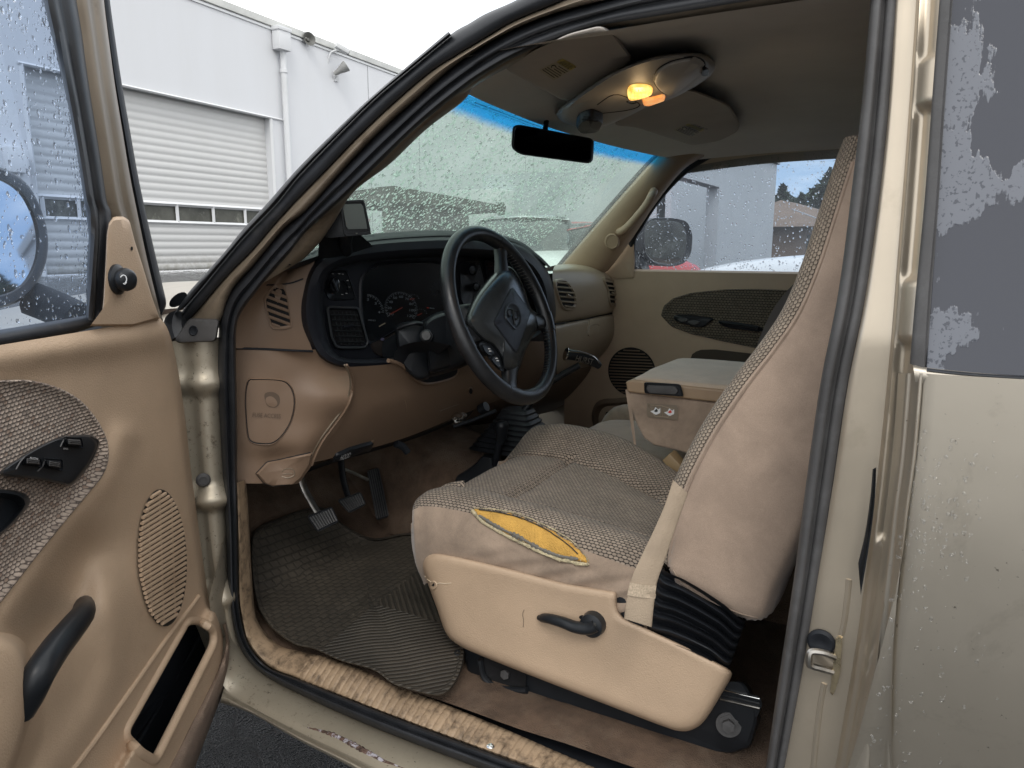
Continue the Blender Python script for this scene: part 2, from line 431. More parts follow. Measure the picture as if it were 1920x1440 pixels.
def plate(name, outline, n, thick, mat, parent=None, bevel=.003, holes=(), res=2, uvaxes=None, ex=None, off=0):
    """flat plate from coplanar 3-D outline; front face on the plane, real holes and bevelled edges"""
    n = Vector(n).normalized(); O = Vector(outline[0]) + n*off
    ex = (Vector((0, 0, 1)).cross(n) if abs(n.z) < .95 else Vector((1, 0, 0))); ex.normalize(); ey = n.cross(ex)
    cu = bpy.data.curves.new(name, 'CURVE'); cu.dimensions = '2D'; cu.fill_mode = 'BOTH'
    bevel = min(bevel, thick*.49)
    cu.extrude = max(0, thick/2-bevel); cu.bevel_depth = bevel; cu.bevel_resolution = res; cu.offset = -bevel
    for L in [outline, *holes]:
        sp = cu.splines.new('POLY'); sp.points.add(len(L)-1); sp.use_cyclic_u = True
        for q, p in zip(sp.points, L):
            d = Vector(p)+n*off-O; q.co = (d.dot(ex), d.dot(ey), 0, 1)
    t = bpy.data.objects.new('tmp', cu); me = bpy.data.meshes.new_from_object(t)
    bpy.data.objects.remove(t); bpy.data.curves.remove(cu)
    M = Matrix((ex, ey, n)).transposed().to_4x4(); M.translation = O - n*(thick/2)
    me.transform(M); me.materials.clear(); me.name = name
    while me.uv_layers: me.uv_layers.remove(me.uv_layers[0])
    return link(name, me, mat, parent, uvaxes=uvaxes, angle=50)
def text(name, body, pos, ex, ey, size, mat, parent=None, ext=.0003, align='CENTER', shear=0):
    cu = bpy.data.curves.new(name, 'FONT'); cu.body = body; cu.size = size; cu.extrude = ext; cu.align_x = align; cu.align_y = 'CENTER'; cu.shear = shear
    cu.resolution_u = 3
    t = bpy.data.objects.new('tmp', cu); me = bpy.data.meshes.new_from_object(t)
    bpy.data.objects.remove(t); bpy.data.curves.remove(cu)
    ex, ey = Vector(ex).normalized(), Vector(ey); n = ex.cross(ey).normalized(); ey = n.cross(ex)
    M = Matrix((ex, ey, n)).transposed().to_4x4(); M.translation = Vector(pos)
    me.transform(M); me.materials.clear(); me.name = name
    return link(name, me, mat, parent, smooth=False)
def textS(name, body, S, p0, p1, hpx, mat, parent=None, w=.0015, ext=.0002, size=None, vert=None):
    """text running from pixel p0 to pixel p1 along the baseline centre, on surface S"""
    a, b = S(*p0, w), S(*p1, w); mid = (a+b)/2
    mp = ((p0[0]+p1[0])/2, (p0[1]+p1[1])/2)
    ex = (b-a).normalized()
    upv = S(mp[0], mp[1]-6, w)-S(mp[0], mp[1]+6, w)
    n = S.nrm(*mp); upv = upv - n*upv.dot(n); ey = upv-ex*upv.dot(ex)
    o = text(name, body, (0, 0, 0), (1, 0, 0), (0, 1, 0), 1, mat, parent, ext=0)
    me = o.data; xs = [v.co.x for v in me.vertices]; ys = [v.co.y for v in me.vertices]
    if not xs: return o
    wx = max(xs)-min(xs); wy = max(ys)-min(ys); sx = (b-a).length/wx
    hm = (S(mp[0], mp[1]-hpx/2, w)-S(mp[0], mp[1]+hpx/2, w)).length; sy = hm/wy
    mx, my = (max(xs)+min(xs))/2, (max(ys)+min(ys))/2
    nn = ex.cross(ey).normalized(); ey = nn.cross(ex)
    for v in me.vertices: v.co = mid + ex*((v.co.x-mx)*sx) + ey*((v.co.y-my)*sy) + nn*.0
    me.update(); return o
def box(name, c, sx, sy, sz, mat, parent=None, bev=.004, rot=None):
    bm = bmesh.new(); bmesh.ops.create_cube(bm, size=1)
    bmesh.ops.scale(bm, vec=(sx, sy, sz), verts=bm.verts)
    if bev: bmesh.ops.bevel(bm, geom=bm.edges[:], offset=bev, segments=2, affect='EDGES', profile=.6)
    M = Matrix.Translation(Vector(c)) @ (rot if rot is not None else Matrix.Identity(4))
    bmesh.ops.transform(bm, matrix=M, verts=bm.verts)
    me = bpy.data.meshes.new(name); bm.to_mesh(me); bm.free()
    return link(name, me, mat, parent, angle=35)
def lathe(name, prof, base, axis, mat, parent=None, n=24, ref=None):
    """prof: (radius, height along axis)"""
    ax = Vector(axis).normalized(); a = (Vector(ref) if ref else (Vector((0, 0, 1)) if abs(ax.z) < .9 else Vector((1, 0, 0)))); a = (a-ax*a.dot(ax)).normalized(); b = ax.cross(a)
    vs = []; fs = []
    for r, h in prof:
        for j in range(n): th = 2*PI*j/n; vs.append(Vector(base)+ax*h+a*math.cos(th)*max(r, 1e-5)+b*math.sin(th)*max(r, 1e-5))
    for i in range(len(prof)-1):
        for j in range(n): fs.append((i*n+j, i*n+(j+1) % n, (i+1)*n+(j+1) % n, (i+1)*n+j))
    fs.append(tuple(range(n))[::-1]); fs.append(tuple((len(prof)-1)*n+j for j in range(n)))
    return mesh(name, vs, fs, mat, parent, angle=35)
def ringtube(name, c, ax, rad, r, mat, parent=None, n=72, k=12, a=None):
    ax = Vector(ax).normalized(); a = a or (Vector((1, 0, 0))-ax*ax.x).normalized(); b = ax.cross(a)
    return tube(name, [Vector(c)+a*math.cos(2*PI*i/n)*rad+b*math.sin(2*PI*i/n)*rad for i in range(n)], r, mat, parent, closed=True, n=n, k=k, smooth=False)
WATER = None
def water_mat():
    M, nt, out = newmat('water')
    g = N(nt, 'ShaderNodeBsdfGlass', IOR=1.33, Roughness=0.0); tr = N(nt, 'ShaderNodeBsdfTransparent')
    ms = N(nt, 'ShaderNodeMixShader', Fac=.5); nt.links.new(g.outputs[0], ms.inputs[1]); nt.links.new(tr.outputs[0], ms.inputs[2])
    nt.links.new(ms.outputs[0], out.inputs[0]); return M
WATER = water_mat()
def ws_water():
    M, nt, out = newmat('windshield_beads')
    g = N(nt, 'ShaderNodeBsdfGlass', IOR=1.33, Roughness=0.05); tl = N(nt, 'ShaderNodeBsdfTranslucent'); tl.inputs[0].default_value = (.93, 1, .96, 1)
    ms = N(nt, 'ShaderNodeMixShader', Fac=.85); nt.links.new(g.outputs[0], ms.inputs[1]); nt.links.new(tl.outputs[0], ms.inputs[2])
    nt.links.new(ms.outputs[0], out.inputs[0]); return M
WSWATER = ws_water()
def bead_mat():
    M, nt, out = newmat('clear_beads')
    g = N(nt, 'ShaderNodeBsdfGlossy', Roughness=.06); tr = N(nt, 'ShaderNodeBsdfTransparent'); lw = N(nt, 'ShaderNodeLayerWeight', Blend=.5)
    ms = N(nt, 'ShaderNodeMixShader'); nt.links.new(math_(nt, 'ADD', math_(nt, 'MULTIPLY', lw.outputs['Facing'], .32), .05), ms.inputs[0]); nt.links.new(tr.outputs[0], ms.inputs[1]); nt.links.new(g.outputs[0], ms.inputs[2])
    nt.links.new(ms.outputs[0], out.inputs[0]); return M
PBEAD = bead_mat()
def drops(name, items, parent, n=None, k=7, hr=.5, mat=None):
    """items: (centre, normal, radius, stretch along down) -> one mesh of small water domes"""
    vs, fs = [], []
    for c, nn, r, st in items:
        c = Vector(c); nn = Vector(nn).normalized(); a = Vector((0, 0, 1))-nn*nn.z; a = a.normalized() if a.length > 1e-3 else Vector((1, 0, 0)); b = nn.cross(a)
        base = len(vs); ph = random.random()*6
        wob = [1+.22*math.sin(2*2*PI*j/k+ph)+random.uniform(-.1, .1) for j in range(k)]
        for (q, h) in ((1, 0), (.78, .62)):
            for j in range(k):
                th = 2*PI*j/k; vs.append(c+a*(math.cos(th)*r*q*st*wob[j])+b*(math.sin(th)*r*q*wob[j])+nn*(h*r*hr))
        vs.append(c+nn*r*hr)
        for j in range(k):
            j2 = (j+1) % k; fs.append((base+j, base+j2, base+k+j2, base+k+j)); fs.append((base+k+j, base+k+j2, base+2*k))
        fs.append(tuple(base+j for j in range(k))[::-1])
    me = bpy.data.meshes.new(name); me.from_pydata([tuple(v) for v in vs], [], fs); me.update()
    o = link(name, me, mat or WATER, parent, angle=180)
    o['kind'] = 'stuff'
    return o
def tagged(o, label, cat, group=None, kind=None):
    if label: o['label'] = label
    if cat: o['category'] = cat
    if group: o['group'] = group
    if kind: o['kind'] = kind
    return o
def empty(name, loc=(0, 0, 0), rz=0):
    o = bpy.data.objects.new(name, None); COL.objects.link(o); o.location = loc; o.rotation_euler = (0, 0, rz); o.empty_display_size = .3
    return o
def inpoly(x, y, P):
    r = False; j = len(P)-1
    for i in range(len(P)):
        if (P[i][1] > y) != (P[j][1] > y) and x < (P[j][0]-P[i][0])*(y-P[i][1])/(P[j][1]-P[i][1])+P[i][0]: r = not r
        j = i
    return r
def smooth01(t): t = max(0, min(1, t)); return t*t*(3-2*t)
def gauss(px, py, cx, cy, sx, sy, ang=0):
    dx, dy = px-cx, py-cy; a = math.radians(ang); u = dx*math.cos(a)+dy*math.sin(a); v = -dx*math.sin(a)+dy*math.cos(a)
    return math.exp(-(u/sx)**2-(v/sy)**2)
def segdist(px, py, P):
    best = 1e9; sgn = 0; tt = 0
    L = len(P)-1
    for i in range(L):
        ax, ay = P[i]; bx, by = P[i+1]; dx, dy = bx-ax, by-ay; t = ((px-ax)*dx+(py-ay)*dy)/(dx*dx+dy*dy)
        tc = max(0, min(1, t)); d = math.hypot(px-ax-dx*tc, py-ay-dy*tc)
        if d < best: best = d; sgn = 1 if (px-ax)*dy-(py-ay)*dx > 0 else -1; tt = (i+tc)/L
    return best, sgn, tt
# ================================================================== THE TRUCK
truck = empty('pickup_truck', (.8, .4, 0))
tagged(truck, 'champagne pickup truck with its driver door open, worn beige interior, on wet asphalt', 'pickup truck')
T = truck
def side(c, b=.2):
    lo = plane((c, 0, 0), (-1, 0, 0)); hi = plane((c, 0, 1.25), (-1, 0, b))
    def S(px, py, w=0.0):
        p = lo(px, py, w)
        return p if p.z <= 1.25 else hi(px, py, w)
    S.nrm = lambda px, py: (lo if lo(px, py).z <= 1.25 else hi).nrm(px, py)
    return S
def strip(name, S, A, B, prof, mat, parent=None, n=90, steps=3, smooth=True, **k):
    """band between two photo edges A and B laid on S; prof = (fraction, height) across"""
    f = cr if smooth else lin
    a = f([(p[0], p[1], 0) for p in A], n); b = f([(p[0], p[1], 0) for p in B], n)
    S2 = S if isinstance(S, (list, tuple)) else (S, S)
    rows = []
    for fr, h in prof:
        rows.append([S2[0](a[i].x, a[i].y, h).lerp(S2[1](b[i].x, b[i].y, h), fr) if S2[0] is not S2[1] else S2[0](a[i].x+(b[i].x-a[i].x)*fr, a[i].y+(b[i].y-a[i].y)*fr, h) for i in range(n)])
    return loft(name, rows, mat, parent, nu=len(prof)*steps if steps > 1 else len(prof), nv=n, rows_smooth=False, **k)
S00 = side(0.0)
# --- edges measured on the door opening, bottom rear -> up the A pillar -> roof
L2 = [(1260, 1568), (1100, 1512), (938, 1455), (745, 1382), (630, 1334), (560, 1301), (506, 1273), (467, 1242), (440, 1191), (428, 1113), (424, 997), (418, 900), (412, 800), (407, 700), (410, 624), (413, 593), (422, 564), (440, 533), (469, 502), (498, 467), (535, 424), (575, 391), (652, 306), (715, 242), (782, 182), (838, 133), (893, 94), (960, 56), (1040, 24), (1130, 0), (1250, -30), (1420, -60), (1640, -80)]
L3 = [(1260, 1534), (1100, 1476), (938, 1418), (745, 1346), (640, 1305), (560, 1273), (505, 1252), (467, 1210), (451, 1152), (447, 1100), (446, 997), (445, 900), (445, 800), (443, 700), (442, 624), (446, 600), (457, 578), (471, 560), (493, 531), (520, 500), (540, 478), (578, 431), (652, 364), (715, 303), (782, 238), (852, 181), (893, 150), (960, 110), (1045, 74), (1131, 47), (1220, 32), (1402, 2), (1560, -24)]
SEALP = [(0, -.012), (.04, .006), (.2, .015), (.42, .016), (.56, .006), (.66, .0085), (.85, .007), (.97, -.004), (1, -.02)]
strip('door_seal', S00, L2, L3, SEALP, RUBBER, T, n=200, steps=3)
L1 = [(353, 602), (378, 575), (404, 544), (435, 509), (475, 469), (515, 422), (553, 380), (607, 325), (671, 258), (732, 200), (804, 138), (852, 107), (910, 72), (960, 42), (1027, 14), (1080, -8), (1200, -50), (1400, -95)]
L2a = [(405, 606), (413, 593), (422, 564), (440, 533), (469, 502), (498, 467), (535, 424), (575, 391), (652, 306), (715, 242), (782, 182), (838, 133), (893, 94), (960, 56), (1040, 24), (1130, 0), (1250, -30), (1420, -60)]
L0b = [(340, 590), (347, 576), (378, 540), (411, 500), (458, 444), (516, 384), (560, 330), (625, 262), (704, 184), (766, 132), (846, 66), (880, 46), (910, 28), (960, 6), (1010, -20), (1060, -40), (1200, -80), (1400, -125)]
L0 = [(326, 588), (353, 549), (387, 511), (424, 469), (458, 427), (502, 380), (560, 314), (625, 249), (685, 192), (766, 122), (841, 59)]
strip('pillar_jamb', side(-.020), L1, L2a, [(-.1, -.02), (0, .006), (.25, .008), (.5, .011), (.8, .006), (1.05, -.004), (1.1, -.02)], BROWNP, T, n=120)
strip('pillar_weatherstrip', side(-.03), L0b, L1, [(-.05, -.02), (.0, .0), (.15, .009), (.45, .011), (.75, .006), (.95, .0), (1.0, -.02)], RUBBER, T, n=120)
strip('drip_moulding', side(-.04), L0, L0b[1:11], [(0, -.012), (.1, .004), (.5, .010), (.8, .006), (1.02, -.004)], RUBBER, T, n=70)
# corner filler under the mirror sail and door stop block
SJ = plane((0, 1.12, 0), (-.62, -.785, 0))
tube('corner_boot', [at(338, 596, x=-.02), at(332, 618, x=-.035), at(337, 640, x=-.04)], .022, RUBBER, T, k=9, lobes=lambda t: 1+.25*math.sin(5*t))
SC = plane((-.02, 1.10, 0), (-.9, -.42, 0))
bst = blob('door_stop', SC, rnd2([(355, 597), (412, 598), (405, 640), (333, 643), (328, 636)], 7), [(1.02, -.015), (1, .008), (.93, .016), (.8, .017), (0, .016)], RUBBERG, T, smooth=False)
blob('bolt_hole', SC, [(362+7*math.cos(a), 620+8*math.sin(a)) for a in [k*PI/6 for k in range(12)]], [(1.25, .0165), (1.1, .0185), (1, .0185), (.8, .0172), (0, .0168)], BLACKM, bst, n=24)
# hinge pillar : stepped, painted
jl = [(318, 640), (326, 700), (334, 800), (345, 900), (352, 1000), (372, 1100), (398, 1180), (420, 1250)]
jr = [(414, 632), (412, 700), (414, 800), (420, 900), (426, 1000), (431, 1113), (441, 1180), (456, 1235)]
def hp(u, v, p):
    z = p.z; h = 0
    for z0, a in ((1.105, .010), (.885, .014), (.685, .012)):
        h += a*math.exp(-((z-z0)/.016)**2)
    if .70 < z < .875: h -= .010*smooth01((z-.70)/.02)*smooth01((.875-z)/.02)
    if .90 < z < 1.095: h -= .006*smooth01((z-.90)/.02)*smooth01((1.095-z)/.02)
    return h*smooth01((u-.05)/.3)
strip('hinge_pillar', SJ, jl, jr, [(-.6, -.03), (0, -.012), (.3, -.004), (.5, .010), (.8, .012), (1.02, .0), (1.15, -.02)], SILL, T, n=160, steps=7, disp=hp)
lathe('bolt', [(.011, 0), (.013, .002), (.013, .005), (.010, .008), (.007, .0085), (.0068, .006), (0, .006)], SJ(381, 899, .006), SJ.n, RUBBERG, T, n=20)
# sill: painted top, outer rocker
ol = [(398, 1150), (404, 1215), (425, 1283), (470, 1328), (560, 1371), (640, 1412), (760, 1470), (900, 1530), (1100, 1610)]
il = [(424, 1000), (430, 1130), (444, 1196), (470, 1243), (508, 1274), (560, 1301), (700, 1364), (938, 1455), (1260, 1568)]
sill = strip('sill', (plane((-.075, 0, 0), (-1, 0, 0)), side(-.004)), [(392, 1120), (398, 1180), (406, 1250), (424, 1293), (470, 1325), (560, 1372), (640, 1410), (760, 1466), (940, 1545)], il[:], [(0, 0), (.3, .004), (.7, .004), (1.03, -.004)], SILL, T, n=140, steps=6)
RS = plane((-.080, 0, 0), (-1, 0, 0))
rk = strip('rocker_panel', (plane((-.095, 0, 0), (-1, 0, 0)), plane((-.075, 0, 0), (-1, 0, 0))), [(414, 1312), (470, 1335), (560, 1385), (640, 1425), (700, 1456), (800, 1505), (960, 1580)], [(420, 1290), (470, 1325), (560, 1372), (640, 1410), (700, 1438), (790, 1480), (950, 1550)], [(-.25, -.01), (0, .002), (.35, .006), (.7, -.002), (1, -.001)], SILL, T, n=120, steps=5)
RUST = simple('rust_and_peeled_paint', (.10, .06, .045), .8, var=.6, vs=70, grain=1, gs=300, gd=.004, dirt=(.42, .40, .44), dirtscale=60, dirtlo=.52, dirthi=.58)
SR = surf(sill, rk)
line('rust_patch', SR, [(576, 1364), (604, 1371), (630, 1380), (656, 1393), (680, 1406), (700, 1416), (718, 1426), (740, 1434), (760, 1442)], .0048, RUST, T, w=-.001, n=120, k=8, rf=lambda t: (.35+.9*math.sin(PI*min(1, t*1.05)))*(.7+.7*abs(noise.noise(Vector((t*22, 3, 0))))))
# tan kick trim + ribbed scuff plate
tl = [(444, 905), (447, 997), (448, 1100), (453, 1152), (468, 1208), (506, 1250), (560, 1272), (640, 1303), (745, 1344), (938, 1416), (1100, 1474), (1260, 1532)]
tr = [(461, 900), (465, 960), (469, 1040), (473, 1110), (482, 1165), (515, 1205), (572, 1222), (650, 1246), (760, 1292), (930, 1362), (1092, 1432), (1280, 1508)]
def rib(u, v, p):
    s = smooth01((p.y*-1+.99)/.03)*smooth01((u-.12)/.1)*smooth01((.97-u)/.05)
    return s*(.0018*smooth01((.5-abs(((p.y*1000/14.5) % 1)-.5))/.22))
sc = strip('scuff_plate', (side(.012), side(.055)), tl, tr, [(-.06, -.02), (0, .004), (.1, .009), (.5, .009), (.9, .006), (1.05, -.006)], SCUFF, T, n=760, steps=4, disp=rib)
blob('screw', surf(sc), [(920+8*math.cos(a), 1400+5*math.sin(a)) for a in [k*PI/5 for k in range(10)]], [(1, -.001), (.9, .002), (.5, .002), (.4, .0005), (0, .0005)], CHROME, T, n=20)

# --- B pillar
BA = [(1634, -60), (1632, 0), (1617, 180), (1600, 330), (1573, 540), (1538, 720), (1512, 900), (1489, 1080), (1462, 1260), (1436, 1440), (1424, 1520)]
BB = [(1690, -60), (1686, 0), (1672, 180), (1655, 360), (1626, 560), (1593, 720), (1566, 900), (1538, 1080), (1508, 1260), (1474, 1440), (1458, 1520)]
strip('rear_seal', side(.0), BA, BB, [(0, -.02), (.03, .004), (.14, .012), (.34, .013), (.5, .003), (.62, .008), (.84, .007), (.97, .0), (1, -.012)], RUBBERG, T, n=120)
BC = [(1722, -60), (1708, 150), (1695, 330), (1683, 480), (1672, 620), (1663, 720), (1652, 830), (1640, 940), (1625, 1060), (1608, 1190), (1590, 1300), (1566, 1440), (1552, 1520)]
BBm = [(1682, -60), (1668, 180), (1650, 360), (1622, 560), (1590, 720), (1563, 900), (1534, 1080), (1504, 1260), (1470, 1440), (1454, 1520)]
strip('pillar_face', side(-.008), BBm, BC, [(0, -.004), (.2, 0), (.8, .001), (1, .003)], BPIL, T, n=100)
BD = [(1762, -60), (1756, 100), (1748, 230), (1741, 330), (1733, 440), (1722, 560), (1712, 690), (1706, 800), (1695, 900), (1682, 1020), (1670, 1140), (1652, 1290), (1628, 1440), (1616, 1520)]
def bemb(u, v, p):   # stamped recesses
    h = 0
    for z0, z1 in ((1.31, 1.50), (1.54, 1.70), (1.02, 1.255)):
        if z0-.03 < p.z < z1+.03: h -= .009*smooth01((p.z-z0)/.012)*smooth01((z1-p.z)/.012)*smooth01((u-.28)/.12)
    return h
strip('pillar_flange', (side(-.010), side(-.035)), BC, BD, [(0, .002), (.12, .008), (.3, .008), (.5, .010), (.75, .010), (1, .008)], BPIL, T, n=200, steps=6, disp=bemb)
# rear door edge roll
BE = [(1688, 700), (1684, 760), (1676, 860), (1664, 960), (1650, 1070), (1634, 1180), (1616, 1290), (1596, 1400), (1580, 1520)]
BF = [(1730, 700), (1725, 760), (1716, 860), (1702, 960), (1690, 1070), (1672, 1180), (1655, 1290), (1640, 1400), (1624, 1520)]
SD = side(-.075, .18)
strip('rear_door_edge', (side(-.038), SD), BE, BF, [(-.1, -.01), (.1, .004), (.3, .010), (.52, .004), (.68, .006), (.9, .006), (1.02, .0)], PAINT, T, n=90, steps=5, disp=lambda u, v, p: -.28*max(0, 1.10-p.z)**2*smooth01((u-.25)/.6))
rd = strip('rear_door', (SD, SD), [(1722, 700), (1719, 760), (1710, 860), (1698, 960), (1686, 1070), (1668, 1180), (1651, 1290), (1636, 1400), (1620, 1520)], [(2250, 730)]+[(2250, 800+i*90) for i in range(8)], [(0, -.004), (.03, .0015), (.08, .002), (.4, .004), (1, .004)], PAINT, T, n=60, steps=5, disp=lambda u, v, p: -.28*max(0, 1.10-p.z)**2)
SDr = surf(rd, fallback=SD)
# upper edge of the rear door under the glass
strip('window_ledge', SD, [(1712, 684), (1760, 692), (1920, 706), (2240, 730)], [(1716, 716), (1760, 722), (1920, 738), (2240, 762)], [(0, -.006), (.2, .0), (.6, .0015), (1, .0)], PAINT, rd, n=30)
FILM = None
M, nt, out = newmat('dark_filmed_glass'); v = coord(nt)
f = noise_(nt, v, 9, 4, .55, .2); fz = N(nt, 'ShaderNodeSeparateXYZ'); nt.links.new(v, fz.inputs[0])
g = math_(nt, 'ADD', f, math_(nt, 'MULTIPLY', ramp(nt, fz.outputs[1], [(.0, 0), (.012, 1)]), .0))
edge = mrange(nt, fz.outputs[1], -.055, -.012, 0.0, .17)
zb = N(nt, 'ShaderNodeMapRange'); nt.links.new(fz.outputs[2], zb.inputs[0]); zb.inputs[1].default_value = 1.37; zb.inputs[2].default_value = 1.42
band = math_(nt, 'MULTIPLY', math_(nt, 'PINGPONG', math_(nt, 'MULTIPLY', zb.outputs[0], 1.0), 1.0), .0)
bz = math_(nt, 'MULTIPLY', ramp(nt, math_(nt, 'ABSOLUTE', math_(nt, 'SUBTRACT', fz.outputs[2], 1.41)), [(.0, 1), (.055, 0)]), .30)
str_ = noise_(nt, coord(nt, 'Object', (1, 95, 9)), 1.0, 3, .6)
bz2 = math_(nt, 'MULTIPLY', ramp(nt, math_(nt, 'ABSOLUTE', math_(nt, 'SUBTRACT', fz.outputs[2], 1.262)), [(.0, 1), (.03, 0)]), .13)
tot = math_(nt, 'ADD', math_(nt, 'ADD', math_(nt, 'ADD', f, edge), bz), bz2)
tot = math_(nt, 'ADD', math_(nt, 'ADD', tot, math_(nt, 'MULTIPLY', noise_(nt, v, 90, 3, .6), .16)), math_(nt, 'MULTIPLY', math_(nt, 'SUBTRACT', str_, .5), .35))
k = ramp(nt, tot, [(.70, 0), (.722, 1)])
sp = ramp(nt, noise_(nt, v, 230, 2, .5), [(.36, 1), (.42, 0)])
c = mix(nt, k, (.046, .049, .062), (.15, .16, .185)); c = mix(nt, math_(nt, 'MULTIPLY', math_(nt, 'MULTIPLY', sp, k), .8), c, (.05, .055, .07))
bsdf(nt, out, c, math_(nt, 'ADD', math_(nt, 'MULTIPLY', k, .3), .10), 0, bump(nt, k, .3, .0015))
FILM = M
SG = side(-.068, .18)
rg = plate('window_glass', [SG(x, y) for x, y in [(1736, 696), (1790, -90), (2240, -90), (2240, 724)]], (-1, 0, .18), .005, FILM, rd, bevel=.001)
strip('window_rubber', side(-.060, .18), [(1706, 682), (1716, 560), (1733, 380), (1745, 220), (1757, 60), (1766, -60)], [(1744, 696), (1751, 560), (1765, 380), (1775, 220), (1787, 60), (1796, -60)], [(0, -.008), (.05, .006), (.5, .010), (.72, .010), (.78, .004), (1, .003)], RUBBERG, rd, n=50)
strip('lower_rubber', SG, [(1738, 690), (1800, 697), (1920, 706), (2240, 730)], [(1738, 699), (1800, 706), (1920, 714), (2240, 737)], [(0, .004), (.5, .009), (1, .004)], RUBBER, rd, n=20)
# striker, plug, latch slot
pl = SJ
SB = side(-.008)
lathe('rubber_plug', [(.016, 0), (.016, .003), (.013, .006), (.008, .005), (.005, .003), (0, .003)], SB(1540, 1203, .001), (-1, 0, 0), BLACKM, T, n=28)
st = blob('latch_striker', SB, rnd2([(1568, 1192), (1580, 1192), (1574, 1270), (1562, 1306), (1556, 1300)], 4), [(1, 0), (.95, .006), (0, .007)], STEEL, T, smooth=False, n=30)
tube('striker_loop', [SB(1566, 1232, .004), SB(1545, 1224, .010), SB(1521, 1222, .016), SB(1517, 1234, .018), SB(1519, 1247, .016), SB(1540, 1254, .010), SB(1562, 1260, .004)], .0042, STEELW, st, k=8, n=50)
strip('vent_slot', side(-.014), [(1636, 880), (1632, 930), (1622, 1000), (1609, 1056)], [(1643, 876), (1640, 940), (1630, 1020), (1614, 1116)], [(0, .012), (.3, .016), (.7, .012), (1, .012)], BLACK, T, n=30)
line('panel_crease', SB, [(1592, 1085), (1590, 1110), (1584, 1160), (1578, 1190)], .004, BPIL, T, w=-.001)
line('panel_crease', SB, [(1546, 1280), (1540, 1310), (1532, 1370), (1524, 1450)], .004, BPIL, T, w=-.001)
# rain beads on the rear door
it = []
for _ in range(300):
    a = random.random(); y = random.choice([random.gauss(960, 60), random.uniform(820, 1440)]); x = 1722-(y-700)*.14+8+abs(random.gauss(0, 75))
    if x > 1960: continue
    p = SDr(x, y, 0); r = random.choice([.0008, .0011, .0015, .0022]); it.append((p, (-1, 0, 0), r, random.uniform(1, 1.5)))
drops('raindrops', it, rd, k=9, hr=.55, mat=PBEAD)
# near roof rail, door header inner trim
# ------------------------------------------------------------------ roof, headliner
def hz(x, y):  # headliner height
    e = abs((x-.8)/.72)
    return 1.668-.035*max(0, e)**3.2-.05*smooth01((y-.42)/.42)*(0.75)
rows = []
wt = lambda x: .715+.085*(1-((x-.82)/.75)**2)   # y of the windshield header
for i, fr in enumerate([0, .12, .25, .4, .6, .8, 1.0]):
    r = []
    for x in (.06, .16, .35, .6, .8, 1.05, 1.28, 1.44, 1.53):
        y0 = wt(x); y = y0+(-.95-y0)*fr
        z = hz(x, y)
        if i == 0: z = 1.618
        r.append((x, y, z))
    rows.append(r)
head = loft('headliner', rows, GREYH, T, nu=40, nv=40)
rows = [[(max(x, .13), y, z+.035) for x, y, z in r] for r in rows]
rows[0] = [(x, y+.02, z-.01) for x, y, z in rows[0]]
loft('roof', [[(.09, r[0][1], r[0][2]-.012), (.115, r[0][1], r[0][2]-.006)]+r[2:]+[(r[-1][0]+.06, r[-1][1], r[-1][2]-.06)] for r in rows], PAINT, T, nu=30, nv=30)
# near door-header trim (dark, under the seal) and near pillar trim
L3a = L3[20:]
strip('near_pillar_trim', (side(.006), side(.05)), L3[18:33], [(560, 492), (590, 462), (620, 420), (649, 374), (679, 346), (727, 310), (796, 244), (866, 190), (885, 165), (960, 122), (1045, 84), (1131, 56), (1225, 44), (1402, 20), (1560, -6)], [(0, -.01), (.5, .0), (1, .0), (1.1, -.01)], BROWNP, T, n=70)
# far pillar trim
FPL = [(1046, 508), (1052, 496), (1110, 428), (1180, 348), (1222, 302), (1247, 282)]
FPR = [(1120, 512), (1135, 503), (1178, 446), (1225, 378), (1275, 318), (1318, 290)]
fpS = (lambda px, py, w=0: None)
nl = 60
def onfar(px, py, w=0): # far A pillar lies on a line from (1.5,1.147,1.282) to (1.42,.757,1.636)
    a = Vector((1.50, 1.147, 1.275)); b = Vector((1.42, .757, 1.636)); t = (b-a).normalized(); n = (Vector((-.8, -.6, .1))); n = (n-t*n.dot(t)).normalized()
    return plane(a, n)(px, py, w)
strip('far_pillar_trim', onfar, FPL, FPR, [(-.03, -.03), (.03, .0), (.25, .018), (.55, .022), (.85, .012), (1, -.006), (1.1, -.04)], TRIMT, T, n=60)
strip('windshield_gasket', onfar, [(p[0]-5, p[1]-3) for p in FPL], [(p[0]+2, p[1]+2) for p in FPL], [(0, -.02), (.5, .0), (1, -.01)], BLACKM, T, n=50)
fp = tube('grab_handle', [onfar(1160, 434, .012), onfar(1166, 433, .03), onfar(1178, 424, .045), onfar(1196, 404, .052), onfar(1212, 384, .052), onfar(1222, 366, .045), onfar(1226, 358, .02)], .013, TRIMT, T, k=12, n=40)
blob('screw_cap', onfar, [(1147+13*math.cos(a), 453+15*math.sin(a)) for a in [k*PI/8 for k in range(16)]], [(1.15, .008), (1, .026), (.85, .028), (.8, .026), (0, .026)], TRIMT, T, n=30)
# far roof rail
rail = loft('roof_rail_trim', [[(1.40, .78, 1.64), (1.46, .60, 1.645), (1.47, .3, 1.65), (1.47, -.2, 1.65), (1.47, -.95, 1.65)], [(1.45, .80, 1.615), (1.51, .60, 1.625), (1.53, .3, 1.628), (1.53, -.2, 1.63), (1.53, -.95, 1.63)]], GREYH, T, nu=6, nv=30)
